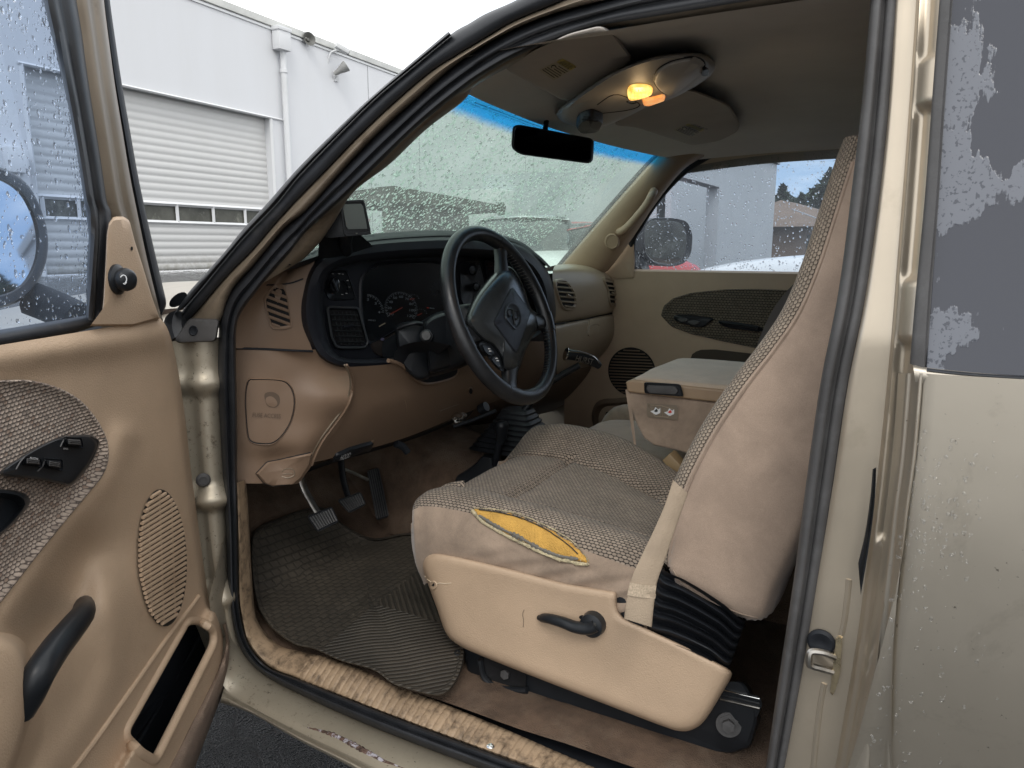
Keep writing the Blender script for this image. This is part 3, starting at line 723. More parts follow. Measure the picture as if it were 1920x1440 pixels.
# ---- sun visors
SH = plane((0, .42, 1.644), (0, -.095, -1))
def vis(name, o, hinge, lab, labtxt, arrow):
    V = blob(name, SH, o, [(1, -.004), (1.0, .002), (.985, .007), (.95, .010), (.6, .010), (0, .010)], VISOR, T, n=80, smooth=False)
    SV = surf(V)
    q = blob('warning_label', SV, lin4(lab), [(1, .0004), (0, .0006)], CREAM, V, smooth=False, n=24)
    return V, SV
def lin4(P): return [(v.x, v.y) for v in lin([(p[0], p[1], 0) for p in P], 24, True)]
v1, SV1 = vis('sun_visor', rnd2([(944, 128), (1000, 92), (1068, 62), (1128, 47), (1150, 60), (1186, 108), (1180, 120), (1128, 160), (1078, 190), (1060, 190), (1006, 162)], 12), None, [(1010, 131), (1055, 109), (1082, 124), (1039, 151)], None, None)
v2, SV2 = vis('sun_visor', rnd2([(1150, 232), (1200, 190), (1262, 166), (1300, 168), (1368, 196), (1388, 232), (1384, 246), (1350, 264), (1298, 273), (1240, 254), (1190, 238), (1160, 236)], 12), None, [(1262, 243), (1291, 231), (1322, 242), (1296, 258)], None, None)
for V, SV, ax, q in ((v1, SV1, 0, ((1055, 109), (1082, 124), (1039, 151), (1010, 131))), (v2, SV2, 0, ((1291, 231), (1322, 242), (1296, 258), (1262, 243)))):
    A, B, C_, D_ = [Vector((p[0], p[1], 0)) for p in q]
    bar = [A, B, B.lerp(C_, .28), A.lerp(D_, .28)]
    blob('label_header', SV, lin4([(p.x, p.y) for p in bar]), [(1, .0008), (0, .001)], YELL, V, smooth=False, n=24)
    m0, m1 = A.lerp(D_, .15).lerp(B.lerp(C_, .15), .1), A.lerp(D_, .15).lerp(B.lerp(C_, .15), .9)
    textS('label_text', 'WARNING', SV, (m0.x, m0.y), (m1.x, m1.y), 5, INK, V, w=.0014)
    for i in range(6):
        t = .38+i*.1; s = A.lerp(D_, t); e = B.lerp(C_, t)
        s, e = s.lerp(e, .35 if i < 3 else .08), s.lerp(e, .93-.1*(i % 3 == 2))
        line('label_line', SV, [(s.x, s.y), (e.x, e.y)], .0007, INK, V, w=.0008, n=3, k=4, smooth=False)
    s = A.lerp(D_, .5).lerp(B.lerp(C_, .5), .2)
    line('label_pictogram', SV, [(s.x-4, s.y+2), (s.x-3, s.y-2), (s.x+2, s.y-2), (s.x+4, s.y+1)], .0009, INK, V, w=.0008, n=8, k=4)
tube('visor_pin', [SH(1062, 186, .01), SH(1073, 180, .006)], .004, VISOR, v1, n=6)
# ---- overhead console
oc = blob('overhead_console', SH, [(1046, 214), (1060, 196), (1110, 160), (1160, 130), (1230, 106), (1300, 100), (1330, 110), (1338, 128), (1320, 150), (1270, 180), (1210, 202), (1170, 222), (1128, 238), (1090, 236), (1060, 228)], [(1.02, -.006), (1, .012), (.95, .026), (.88, .031), (.5, .033), (0, .033)], CONS, T, n=80)
SO = surf(oc)
blob('glasses_bin_lid', SO, [(1226, 145), (1235, 128), (1262, 114), (1300, 108), (1318, 116), (1316, 130), (1295, 150), (1262, 174), (1245, 172), (1230, 158)], [(1.03, .0005), (1.0, .0), (.97, .004), (.9, .006), (0, .007)], CONS, oc, n=60)
line('lid_gap', SO, [(1226, 145), (1235, 128), (1262, 113), (1300, 107), (1320, 116), (1317, 131), (1295, 151), (1262, 175), (1243, 173), (1229, 158)], .0016, BLACKM, oc, closed=True, n=70, k=6)
blob('lid_button', SO, lin4([(1316, 120), (1325, 124), (1322, 136), (1313, 132)]), [(1, .004), (.8, .008), (0, .008)], BLACK, oc, smooth=False, n=24)
def emis(name, c, s, c2):
    M, nt, out = newmat(name); v = coord(nt)
    vo = N(nt, 'ShaderNodeTexNoise', Scale=45, Detail=3); nt.links.new(v, vo.inputs['Vector'])
    p = bsdf(nt, out, c, .3); cc = mix(nt, ramp(nt, vo.outputs['Fac'], [(.35, 0), (.62, 1)]), c2, c)
    nt.links.new(cc, p.inputs['Emission Color']); p.inputs['Emission Strength'].default_value = s; return M
LIT = emis('lit_lamp_lens', (1, .72, .2), 1.35, (1, .36, .04)); LIT2 = emis('side_lamp_lens', (1, .55, .2), .8, (1, .3, .06))
blob('dome_lamp', SO, [(1176, 172), (1182, 160), (1200, 157), (1218, 160), (1224, 168), (1216, 176), (1196, 182), (1180, 183)], [(1, .0), (.95, .005), (.6, .007), (0, .007)], LIT, oc, n=40)
blob('map_lamp', SO, lin4([(1204, 186), (1245, 176), (1249, 184), (1216, 196), (1206, 195)]), [(1, .0), (.9, .004), (0, .004)], LIT2, oc, smooth=False, n=24)
for i in range(6): line('lens_rib', SO, [(1184+i*6.5, 162-.4*i), (1182+i*6.5, 180-i*.8)], .0007, LIT2, oc, w=.0072, n=4, k=5)
lp_ = bpy.data.lights.new('dome_bulb', 'POINT'); lp_.energy = .06; lp_.color = (1, .68, .35); lp_.shadow_soft_size = .012
lo_ = bpy.data.objects.new('dome_bulb', lp_); COL.objects.link(lo_); lo_.location = SO(1199, 170, .03)
line('bin_edge', SO, [(1120, 196), (1148, 178), (1170, 180), (1200, 196), (1178, 206), (1130, 212)], .0012, BLACKM, oc, n=30, k=5)
line('console_button', SO, [(1176, 190), (1184, 194), (1192, 192)], .002, BLACK, oc, n=8, k=5)
cc = blob('compass_pod', SO, rnd2([(1086, 212), (1108, 203), (1132, 212), (1122, 233), (1092, 237), (1080, 226)], 6), [(1.02, -.002), (1, .012), (.9, .017), (0, .018)], BEZEL, oc, smooth=False, n=40)
for i in range(4): line('pod_line', surf(cc), [(1092+i*3, 224-i*5), (1120+i*2, 227-i*5)], .0009, BLACK, oc, w=.0005, n=4, k=4)
# ---- rear-view mirror
mc = at(1036, 271, x=.645)
ms = plane(mc, (-.31, -.94, -.06))
mo = rnd2([(961, 236), (972, 233), (1108, 259), (1114, 264), (1112, 302), (1104, 307), (975, 290), (958, 278)], 9, 5)
mir = blob('rearview_mirror', ms, mo, [(.9, -.03), (.97, -.022), (1, -.01), (1.0, .0), (.985, .004), (.95, .005), (.93, .002), (0, .002)], BLACK, T, smooth=False, n=80)
MG = simple('dark_mirror', (.035, .045, .055), .05, 1, var=.02, rvar=.01)
blob('mirror_glass', ms, [((x-1036)*.93+1036, (y-271)*.87+271) for x, y in mo], [(1, .0022), (0, .0026)], MG, mir, smooth=False, n=60)
tube('mirror_stem', [ms(1022, 246, -.02), at(1024, 232, y=.77), at(1026, 220, y=.80)], .006, BLACK, T, n=12)
# ------------------------------------------------------------------ windshield
WSG = glass_pane('windshield_glass', (.56, .69, .62), .15, (.80, .90, .84), band=(1.593, 1.611, (.04, .42, .88)))
def wsp(x, t):  # t 0 bottom 1 top
    b = Vector((x, 1.135+.075*(1-((x-.82)/.75)**2), 1.268)); q = Vector((.82+(x-.82)*.95, .725+.075*(1-((x-.82)/.75)**2), 1.640))
    return b.lerp(q, t)
ws = loft('windshield', [[wsp(x, t) for x in (.05+.075*max(0, t), .2, .5, .82, 1.14, 1.4, 1.56)] for t in (-.05, .5, 1.02)], WSG, T, nu=16, nv=40)
it = []
for _ in range(15000):
    x = random.uniform(.10, 1.50); t = random.uniform(.02, 1.0)
    # wiped wedge near the far pillar carries finer mist
    q = wsp(x, t); e = .003
    n = (wsp(x+e, t)-wsp(x-e, t)).cross(wsp(x, t+e)-wsp(x, t-e)).normalized()
    if n.y < 0: n = -n
    wedge = x > 1.2+(t)*.12
    r = random.choice([.0008, .0012, .0016, .0022, .0026, .0034]) if not wedge else random.choice([.0005, .0008, .0011])
    it.append((q+n*.0008, n, r, random.uniform(.9, 1.4)))
drops('raindrops', it[::4], ws, k=6, hr=.55)
drops('rain_beads', [q for i, q in enumerate(it) if i % 4], ws, k=6, hr=.35, mat=WSWATER)
# frit / visor band anchor and mirror button
tube('pillar_clip', [onw for onw in (wsp(.19, .94)+Vector((0, -.02, -.01)), wsp(.19, .94)+Vector((0.0, -.03, -.012)))], .010, BLACK, T, n=4)
# ================================================================== DASHBOARD
PT = plane((.05, 1.122, 0), (-.615, -.788, 0))
PK = plane((.3, .99, 1.07), (-.06, -.868, -.42))
def pk(px, py, w=0): return PK(px, py, w)
def mixS(A, B, t): return lambda px, py, w=0: A(px, py, w).lerp(B(px, py, w), t)
# tan upper end cap and lower left panel as one sculpted sheet
rows = []
prev = None
spec = [ # py, left px, mid px, right px, right surface depth y
 (655, 434, 515, 600), (690, 434, 530, 652), (740, 436, 540, 660), (790, 438, 540, 642), (830, 440, 525, 612), (860, 442, 520, 592), (885, 444, 512, 576), (906, 446, 508, 560)]
for py, l, mm_, r in spec:
    a = at(l, py, x=.035); c = pk(r, py, .012)
    if py < 700: c = at(r, py, y=1.03)
    b = PT(mm_, py, .01 if py < 860 else -.01)
    rows.append([a, a.lerp(b, .5)+Vector((0, -.004, 0)), b, b.lerp(c, .5)+Vector((-.006, -.012, 0)), c])
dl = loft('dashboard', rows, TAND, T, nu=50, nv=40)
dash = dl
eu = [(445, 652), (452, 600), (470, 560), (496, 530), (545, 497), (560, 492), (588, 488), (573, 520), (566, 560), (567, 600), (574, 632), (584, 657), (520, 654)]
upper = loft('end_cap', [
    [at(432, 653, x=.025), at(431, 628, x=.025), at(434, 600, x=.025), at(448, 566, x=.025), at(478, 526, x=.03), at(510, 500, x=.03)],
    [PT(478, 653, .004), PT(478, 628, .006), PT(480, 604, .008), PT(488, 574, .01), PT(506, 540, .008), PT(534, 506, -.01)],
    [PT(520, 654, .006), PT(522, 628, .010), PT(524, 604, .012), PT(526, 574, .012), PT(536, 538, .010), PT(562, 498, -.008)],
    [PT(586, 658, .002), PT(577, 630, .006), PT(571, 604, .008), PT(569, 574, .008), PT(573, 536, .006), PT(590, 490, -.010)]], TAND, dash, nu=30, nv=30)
loft('end_cap_top', [[at(520, 512, x=.04), at(545, 490, x=.04)], [PT(562, 498, -.008), PT(570, 482, -.05)], [PT(590, 490, -.010), PT(605, 474, -.05)]], TAND, dash, nu=12, nv=8)
SU = surf(upper, dl)
line('panel_seam', SU, [(445, 653), (480, 654), (520, 655.5), (586, 658.5)], .0022, BLACKM, dash, w=.0005, n=40, k=6)
line('panel_seam', SU, [(500, 534), (520, 534), (545, 531), (568, 523)], .0016, BLACKM, dash, w=.0003, n=30, k=6)
# demister vent
vo = [(512, 540), (520, 537), (531, 539), (537, 552), (543, 590), (545, 606), (541, 612), (517, 614), (508, 606), (498, 570), (499, 557)]
blob('demister_vent', SU, vo, [(1.12, .0), (1.08, .0035), (1.0, .0035), (.93, .001)], TAND, dash, n=60)
blob('vent_cavity', SU, vo, [(.95, .0012), (0, .0014)], DARK, dash, n=50)
for i in range(6):
    y0 = 540+i*12.0; sl = .60; seg = []
    for q in range(490, 556):
        yy_ = y0+(q-498)*sl*.62
        if inpoly(q, yy_+3, vo): seg.append((q, yy_))
    if len(seg) < 8: continue
    (xa, ya), (xb, yb_) = seg[0], seg[-1]
    strip('vent_slat', SU, [(xa, ya), (xb, yb_)], [(xa, ya+6), (xb, yb_+6)], [(0, .0015), (.3, .004), (1, .0025)], TAND, dash, n=12, smooth=False)
# fuse cover
fo = [(466, 714), (476, 711), (525, 713), (542, 722), (551, 740), (552, 762), (545, 790), (530, 815), (512, 830), (490, 832), (472, 828), (465, 815), (461, 770), (461, 735)]
SL = surf(dl)
fc = blob('fuse_cover', SL, fo, [(1.04, .0), (1.015, .0028), (1.0, .0006), (.985, .0006), (.96, .003), (.8, .0032), (0, .0034)], TAND, dash, n=70)
line('cover_gap', SL, [((x-506)*1.0+506, (y-771)*1.0+771) for x, y in fo], .0016, BLACKM, dash, w=.0002, closed=True, n=80, k=5)
SHD = simple('moulding_shadow_brown', (.11, .075, .05), .6)
SFC = surf(fc)
blob('recess_shade_patch', SFC, [(496, 739), (503, 735), (515, 736), (524, 744), (524, 757), (516, 764), (502, 761), (497, 750)], [(1.0, .0008), (0, .001)], SHD, fc, n=36)  # no hollow here: dark patch paints the shade of a finger recess
blob('recess_lit_patch', SFC, [(500, 745), (508, 743), (516, 748), (520, 757), (514, 763), (503, 760), (498, 752)], [(1.0, .0012), (.6, .0018), (0, .002)], TAND, fc, n=36)  # lighter patch paints the lit lower half of that recess
textS('fuse_text', 'FUSE ACCESS', surf(fc), (474, 777), (526, 780), 8, SHD, fc, w=.0028)
# lower cover plate
lo = [(480, 888), (500, 866), (522, 862), (583, 848), (578, 868), (562, 893), (545, 907), (512, 912), (495, 906)]
lc = blob('brake_release_cover', SL, lo, [(1.03, -.002), (1.0, .003), (.94, .006), (.5, .006), (0, .006)], TAND, dash, n=50, smooth=False)
line('cover_gap', SL, lo, .0015, BLACKM, dash, w=.001, closed=True, n=60, k=5, smooth=False)
line('pressed_symbol', surf(lc), [(528, 885), (536, 879), (549, 880), (552, 890), (540, 896), (528, 893)], .001, BROWNP, lc, n=20, k=5)
line('pressed_symbol', surf(lc), [(530, 889), (550, 888)], .001, BROWNP, lc, n=5, k=5)
# knee panel
rows = []
for py_l, w_ in ((0, 0), (1, .010), (2, .016), (3, .012), (4, .0)):
    t = py_l/4
    L = []
    top = [(648, 686), (720, 684), (800, 674), (880, 672), (960, 640)]
    bot = [(580, 872), (690, 842), (770, 817), (865, 778), (960, 740)]
    for (a, b), (c, d) in zip(top, bot):
        x = a+(c-a)*t + (14 if (a == 648 and 0 < t < .6) else 0); y = b+(d-b)*t
        L.append(pk(x, y, w_+(.006 if t < .1 else 0)))
    rows.append(L)
# the left edge follows the seam
edge = [(654, 688), (663, 722), (650, 765), (618, 812), (584, 868)]
for i, e in enumerate(edge): rows[i][0] = pk(e[0], e[1], .004)
kp = loft('knee_panel', rows, TAND, dash, nu=40, nv=50)
line('seam_bead', surf(kp, dl), [(650, 684), (658, 700), (662, 722), (656, 750), (645, 772), (622, 803), (604, 828), (592, 852), (584, 872)], .0026, TAND, dash, w=.0008, n=50)
line('panel_gap', pk, [(646, 684), (654, 700), (657, 722), (651, 748), (640, 770), (617, 801), (599, 826), (586, 850), (578, 870)], .0018, BROWNP, dash, w=.010, n=50)
SKP = surf(kp)
strip('panel_underside', (SKP, plane((0, 1.2, 0), (0, -1, 0))), [(560, 884), (620, 862), (700, 840), (790, 812), (870, 778)], [(565, 890), (625, 868), (705, 845), (795, 816), (875, 782)], [(0, .0), (1, .0)], BLACKM, dash, n=20, steps=1)
hr = blob('hood_release', SKP, rnd2([(622, 868), (628, 850), (655, 838), (690, 828), (700, 826), (692, 844), (660, 856), (640, 862)], 4), [(1, -.003), (.98, .005), (.9, .008), (0, .009)], BLACK, dash, smooth=False, n=40)
textS('hood_text', 'HOOD', surf(hr), (637, 857), (655, 851), 8, WHITE, hr, w=.0035)
blob('finger_scoop', SKP, [(676, 842), (690, 832), (702, 824), (696, 838), (684, 846)], [(1, .0), (.8, .002), (0, .001)], TAND, dash, n=24)
blob('trim_hole', SKP, [(882+4*math.cos(a), 733+6*math.sin(a)) for a in [k*PI/6 for k in range(12)]], [(1.3, .0), (1.1, .003), (.9, .002), (.85, .001)], TAND, dash, n=24)
blob('hole_void', SKP, [(882+3.4*math.cos(a), 733+5*math.sin(a)) for a in [k*PI/6 for k in range(12)]], [(1, .0016), (0, .0018)], DARK, dash, n=24)
line('mould_line', SKP, [(824, 771), (842, 764), (860, 758)], .0009, BROWNP, dash, n=10, k=4)
line('scuff_mark', SKP, [(759, 750), (762, 760), (763, 772)], .0005, BELT, dash, n=8, k=4)
# ---------------- cluster bezel
PB = plane((.15, 1.045, 0), (-.10, -.995, .0))
N_B = 96
outer = [(562, 600), (563, 560), (572, 520), (590, 487), (622, 464), (680, 449), (760, 441), (860, 438), (960, 448), (1005, 476), (1032, 520), (1042, 570), (1040, 604), (1022, 640), (960, 668), (880, 682), (800, 692), (700, 696), (645, 692), (612, 682), (588, 664), (572, 634)]
inner = [(606, 596), (603, 565), (608, 530), (622, 507), (660, 494), (720, 486), (780, 482), (860, 480), (940, 485), (985, 500), (1010, 530), (1020, 570), (1018, 596), (1004, 622), (950, 642), (870, 655), (800, 666), (720, 672), (670, 674), (640, 670), (622, 656), (612, 630)]
def al(P): return [(v.x, v.y) for v in cr([(p[0], p[1], 0) for p in P], N_B, True)]
oo, ii = al(outer), al(inner)
def bl(f, h): return [PB(a[0]+(b[0]-a[0])*f, a[1]+(b[1]-a[1])*f, h) for a, b in zip(oo, ii)]
back = [p+Vector((.01, .09, 0)) for p in bl(0, 0)]
bz = rings('cluster_bezel', [back, bl(.0, -.02), bl(.08, .002), bl(.3, .018), bl(.65, .022), bl(.88, .014), bl(1.0, -.004), bl(1.04, -.03)], BEZEL, dash, resample=False, cap=False)
PF = plane((.15, 1.075, 0), (-.10, -.995, .02))
face = blob('cluster_face', PF, inner, [(1.03, 0), (.7, 0), (.4, 0), (0, 0)], BEZEL, dash, n=80)
# dark hollow with the instruments
PG = plane((.15, 1.125, 0), (-.10, -.98, .17))
ho = [(677, 560), (680, 522), (700, 500), (740, 493), (810, 492), (836, 502), (852, 540), (850, 580), (832, 600), (760, 612), (726, 628), (700, 642), (688, 638), (680, 600)]
hc = blob('instrument_hood', PF, ho, [(1.05, .001), (1.0, .004), (.97, .001)], BEZEL, dash, n=70)
gl = blob('instrument_panel', PF, ho, [(.99, .0012), (.6, .0012), (0, .0012)], simple('instrument_black', (.006, .007, .009), .25), dash, n=60)
GW = simple('dial_print', (.17, .19, .21), .6); REDN = simple('dull_red_needle', (.22, .035, .02), .5); VSL = simple('vent_slat_plastic', (.045, .05, .055), .35)
def dial(cx, cy, rx, ry, a0, a1, nt_, nums, needle, mat=GW, tl=.16):
    o = []
    def q(r, a): return (cx+rx*r*math.cos(a), cy-ry*r*math.sin(a)+(rx*r*math.cos(a))*.10)
    for i in range(nt_+1):
        a = math.radians(a0+(a1-a0)*i/nt_); major = i % 2 == 0
        o.append(line('tick', PF, [q(1, a), q(1-(tl if major else tl*.6), a)], .00042 if not major else .0006, mat, None, w=.003, n=2, k=4, smooth=False))
    for i, s in enumerate(nums):
        a = math.radians(a0+(a1-a0)*i/max(1, len(nums)-1)); p = q(.70, a)
        o.append(textS('digit', s, PF, (p[0]-1.9*len(s), p[1]-.2), (p[0]+1.9*len(s), p[1]+.2), 4.4, mat, None, w=.003))
    if needle is not None:
        a = math.radians(needle); o.append(line('needle', PF, [q(-.1, a), q(.78, a)], .0011, REDN, None, w=.0045, n=3, k=5, smooth=False))
    return o
g = dial(752, 578, 31, 31, 215, -35, 48, ['10', '20', '40', '50', '60', '70', '80', '100', '120'], 213)
g[-1].name = 'needle'
merge('speedometer', g, dash)
merge('tachometer', dial(690, 585, 30, 34, 90, 5, 16, ['2', '3', '4'], None), dash)
merge('fuel_gauge', dial(776, 560, 10, 8, 160, 10, 8, [], 200), dash)
merge('temperature_gauge', dial(790, 588, 11, 9, 170, 10, 8, [], 215), dash)
for b in range(3): line('warning_lamp', PF, [(801+b*5, 577+b*.6), (804+b*5, 577.4+b*.6)], .0014, GW if b else RED, dash, w=.003, n=2, k=5, smooth=False)
textS('odometer', '098103', PF, (690, 600), (704, 601), 3, GW, dash, w=.003)
line('trip_button', PF, [(711, 612), (722, 606)], .0012, TANG, dash, w=.003, n=3, k=5)
# lower instrument cover (brownish plastic) + PRNDL window
blob('lower_bezel', PF, [(694, 644), (706, 640), (728, 630), (748, 618), (790, 610), (836, 604), (838, 640), (800, 664), (745, 672), (706, 666)], [(1, .0), (.95, .006), (.5, .007), (0, .007)], simple('brown_black_plastic', (.03, .024, .022), .4), dash, n=40)
blob('hazard_button', PF, [(717+4*math.cos(a), 636+3*math.sin(a)) for a in [k*PI/5 for k in range(10)]], [(1, .006), (.8, .010), (0, .010)], simple('mauve_button', (.13, .12, .2), .5), dash, n=20)
# headlamp switch
hs = blob('headlamp_switch', PF, rnd2([(611, 511), (650, 507), (667, 558), (664, 562), (617, 562), (608, 540)], 6), [(1.04, .0), (1, .004), (.93, .002), (0, .002)], BLACK, dash, smooth=False, n=50)
kn = [(627+9.5*math.cos(a), 535+14*math.sin(a)) for a in [k*PI/10 for k in range(20)]]
kb = blob('light_knob', PF, kn, [(1.1, .002), (1.0, .006), (.95, .020), (.8, .024), (0, .024)], BLACK, hs, n=40)
line('knob_grip', PF, [(622, 524), (632, 546)], .004, BLACK, kb, w=.026, n=6)
line('knob_rim', PF, kn, .0012, CHROME, hs, w=.006, closed=True, n=40, k=6, rf=lambda t: .6+.4*math.sin(t*9))
for i, (x, y) in enumerate([(622, 513), (634, 513), (641, 514), (650, 526), (653, 538), (648, 550), (640, 552)]): line('switch_mark', PF, [(x, y), (x+3.4, y+.3)], .0007, WHITE, hs, w=.0035, n=2, k=4, smooth=False)
strip('dimmer_wheel', PF, [(641, 528), (648, 534), (651, 548)], [(647, 526), (654, 534), (657, 548)], [(0, .002), (.5, .008), (1, .002)], BLACK, hs, n=24, disp=lambda u, v, p: .0012*math.sin(v*60))
# air vent left
va = rnd2([(614, 576), (671, 578), (689, 642), (683, 651), (632, 651), (622, 630)], 6)
av = blob('air_vent', PF, va, [(1.10, .0), (1.04, .010), (.98, .012), (.90, .004), (.88, .0015), (0, .0012)], BEZEL, dash, smooth=False, n=60)
line('vent_rim', PF, [((x-650)*1.02+650, (y-614)*1.02+614) for x, y in va], .0028, VSL, av, w=.010, closed=True, n=80, k=8, smooth=False)
blob('vent_cavity', PF, va, [(.90, .003), (0, .003)], DARK, av, smooth=False, n=50)
for i in range(6):
    t = (i+.5)/6; y = 584+60*t; x0 = 619+15*t; x1 = 671+13*t
    strip('vent_slat', PF, [(x0, y), (x1, y+1)], [(x0, y+3.4), (x1, y+4.4)], [(0, .006), (.3, .013), (1, .007)], VSL, av, n=8, smooth=False)
for i in range(6):
    t = (i+.5)/6
    line('vent_vane', PF, [(622+46*t, 584), (636+46*t, 646)], .0011, VSL, av, w=.006, n=4, k=5, smooth=False)
line('vent_thumb', PF, [(644, 613), (662, 610)], .003, BEZEL, av, w=.013, n=5)
# centre stack seen through the wheel
cs = blob('climate_control', PF, rnd2([(862, 492), (900, 488), (918, 560), (880, 590), (864, 560)], 6), [(1.02, .0), (1, .006), (.95, .004), (0, .004)], BLACK, dash, smooth=False, n=40)
for x, y, r in ((886, 506, 9), (893, 538, 7)):
    k_ = blob('control_knob', PF, [(x+r*.8*math.cos(a), y+r*math.sin(a)) for a in [k*PI/8 for k in range(16)]], [(1.2, .004), (1, .012), (.85, .017), (0, .018)], BLACK, cs, n=28)
    for i in range(9):
        a = math.radians(200-i*27); line('dial_dot', PF, [(x+r*1.4*math.cos(a), y-r*1.5*math.sin(a)), (x+r*1.5*math.cos(a)+.8, y-r*1.5*math.sin(a))], .0007, GW, cs, w=.005, n=2, k=4, smooth=False)
cv = blob('centre_vent', PF, rnd2([(908, 488), (950, 485), (958, 505), (945, 520), (914, 522)], 4), [(1.03, 0), (1, .008), (.9, .004), (0, .002)], BEZEL, dash, smooth=False, n=40)
for i in range(5): line('vent_slat', PF, [(914+i, 494+i*5.5), (948, 492+i*5.5)], .0016, simple('maroon_slat', (.05, .02, .025), .5) if i < 3 else BEZEL, cv, w=.008, n=4, k=5)
rad = blob('radio', PF, rnd2([(925, 530), (990, 505), (1004, 560), (1000, 610), (950, 620)], 6), [(1.02, 0), (1, .005), (0, .005)], BLACK, dash, smooth=False, n=40)
for i in range(4):
    for j in range(3): line('radio_button', PF, [(955+i*11, 540+j*17-i*3), (961+i*11, 539+j*17-i*3)], .002, BEZEL, rad, w=.007, n=2, k=5, smooth=False)
blob('switch_hole', PF, [(1001+5*math.cos(a), 506+8*math.sin(a)) for a in [k*PI/8 for k in range(16)]], [(1.2, .0), (1, .006), (.8, .002), (0, .002)], BEZEL, dash, n=24)
blob('cup_recess', PF, rnd2([(1000, 548), (1014, 556), (1014, 590), (1004, 600), (998, 570)], 4), [(1.05, .004), (1, .001), (0, .0)], DARK, dash, smooth=False, n=24)
# dash top pad
tpo = [(590, 487), (622, 464), (680, 449), (760, 441), (860, 438), (960, 448), (1005, 476), (1030, 500)]
r0 = [PB(x, y+4, .006) for x, y in tpo]; r1 = [PB(x, y, -.02)+Vector((0, .0, .002)) for x, y in tpo]
r2 = [p+Vector((0, .06, -.004)) for p in r1]; r3 = []
for p in r1: r3.append(Vector((p.x, 1.135+.075*(1-((p.x-.82)/.75)**2)+.01, min(p.z, 1.262))))
loft('dash_top', [r0, r1, r2, r3], BLACKM, dash, nu=20, nv=50)
loft('dash_top_side', [[at(520, 512, x=.04), at(545, 490, x=.04), Vector((.03, 1.2, 1.26))], [PT(590, 490, -.010), PT(605, 470, -.03), Vector((.16, 1.2, 1.27))], [r1[1], r2[1], r3[1]]], BLACKM, dash, nu=10, nv=10)
# passenger side of the dash
PP = plane((0, .955, 0), (0, -1, 0))
rowsP = []
for (xa, ya), (xb, yb), d in (((1042, 497), (1132, 502), .13), ((1038, 503), (1140, 512), .03), ((1036, 520), (1154, 528), .006), ((1040, 560), (1163, 556), .0), ((1040, 600), (1163, 580), .004), ((1040, 606), (1161, 584), .02)):
    L = []
    for t in (0, .2, .45, .7, .9, 1):
        x, y = xa+(xb-xa)*t, ya+(yb-ya)*t-(5*math.sin(PI*t) if d > .02 and d < .2 and ya < 510 else 0)
        L.append(at(x, y, y=.965+d+(.05*max(0, t-.8)*5*.5)))
    rowsP.append(L)
du = loft('passenger_dash', rowsP, TANG, dash, nu=36, nv=36)
r9 = rowsP[0]; loft('passenger_dash_top', [r9, [Vector((p.x+.01*(i-2), 1.15+.075*(1-((p.x-.82)/.75)**2), 1.262)) for i, p in enumerate(r9)]], TANG, dash, nu=4, nv=30)
rowsP = []
for (xa, ya), (xb, yb), d in (((1040, 610), (1161, 586), .02), ((1042, 616), (1162, 592), .004), ((1044, 660), (1160, 622), .0), ((1044, 695), (1146, 648), .018), ((1046, 705), (1128, 668), .05), ((1050, 712), (1110, 690), .12)):
    rowsP.append([at(xa+(xb-xa)*t, ya+(yb-ya)*t, y=.965+d+(.04*max(0, t-.8)*2.5)) for t in (0, .25, .5, .75, .92, 1)])
gb = loft('glove_box', rowsP, TANG, dash, nu=36, nv=36)
SGB = surf(gb, du)
line('glove_seam', SGB, [(1040, 608), (1100, 598), (1162, 584)], .003, BLACKM, dash, w=.0, n=30, k=6)
blob('glove_latch', SGB, rnd2([(1102, 600), (1120, 597), (1123, 612), (1120, 628), (1101, 632)], 5), [(1, -.002), (.95, .004), (.7, .005), (0, .004)], TANG, gb, smooth=False, n=36)
line('latch_edge', SGB, [(1103, 614), (1108, 610), (1117, 608), (1121, 611)], .0018, BROWNP, gb, w=.004, n=10, k=5)
for vp in ([(1040, 532), (1050, 526), (1062, 530), (1074, 548), (1078, 566), (1074, 577), (1060, 579), (1050, 568)], [(1131, 524), (1140, 524), (1151, 532), (1158, 548), (1158, 568), (1149, 574), (1142, 566), (1139, 545)]):
    V = blob('dash_vent', SGB, vp, [(1.14, .0), (1.06, .006), (.98, .006), (.92, .002)], TANG, dash, n=50)
    blob('vent_cavity', SGB, vp, [(.94, .002), (0, .002)], DARK, V, n=40)
    cx = sum(p[0] for p in vp)/len(vp); ys = [p[1] for p in vp]; y0, y1 = min(ys), max(ys)
    for i in range(6):
        y = y0+5+(y1-y0-9)*i/5; xs = []
        for x in range(1030, 1165):
            if inpoly(x, y, vp): xs.append(x)
        if len(xs) > 3: line('vent_slat', SGB, [(xs[0]-1, y-1.5), (xs[-1]+1, y+1)], .0028, TANG, V, w=.005, n=5, k=6)
    line('vent_thumb', SGB, [(cx-3, (y0+y1)/2), (cx+3, (y0+y1)/2+3)], .003, TANG, V, w=.01, n=4)
textS('airbag_text', 'SRS', SGB, (1088, 563), (1094, 562), 3, BROWNP, dash, w=.0008)
# centre stack lower
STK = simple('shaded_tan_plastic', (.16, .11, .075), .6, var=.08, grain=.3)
low = loft('centre_stack', [[pk(940, 636, 0), pk(1000, 640, 0), at(1045, 640, y=1.0), at(1050, 640, y=1.0)], [pk(930, 700, -.01), pk(1000, 700, 0), at(1060, 700, y=1.02), at(1120, 690, y=1.08)], [at(880, 780, y=1.12), at(960, 765, y=1.10), at(1040, 750, y=1.12), at(1118, 720, y=1.2)], [at(860, 800, y=1.3), at(950, 790, y=1.3), at(1040, 770, y=1.3), at(1118, 750, y=1.35)]], STK, dash, nu=24, nv=24)
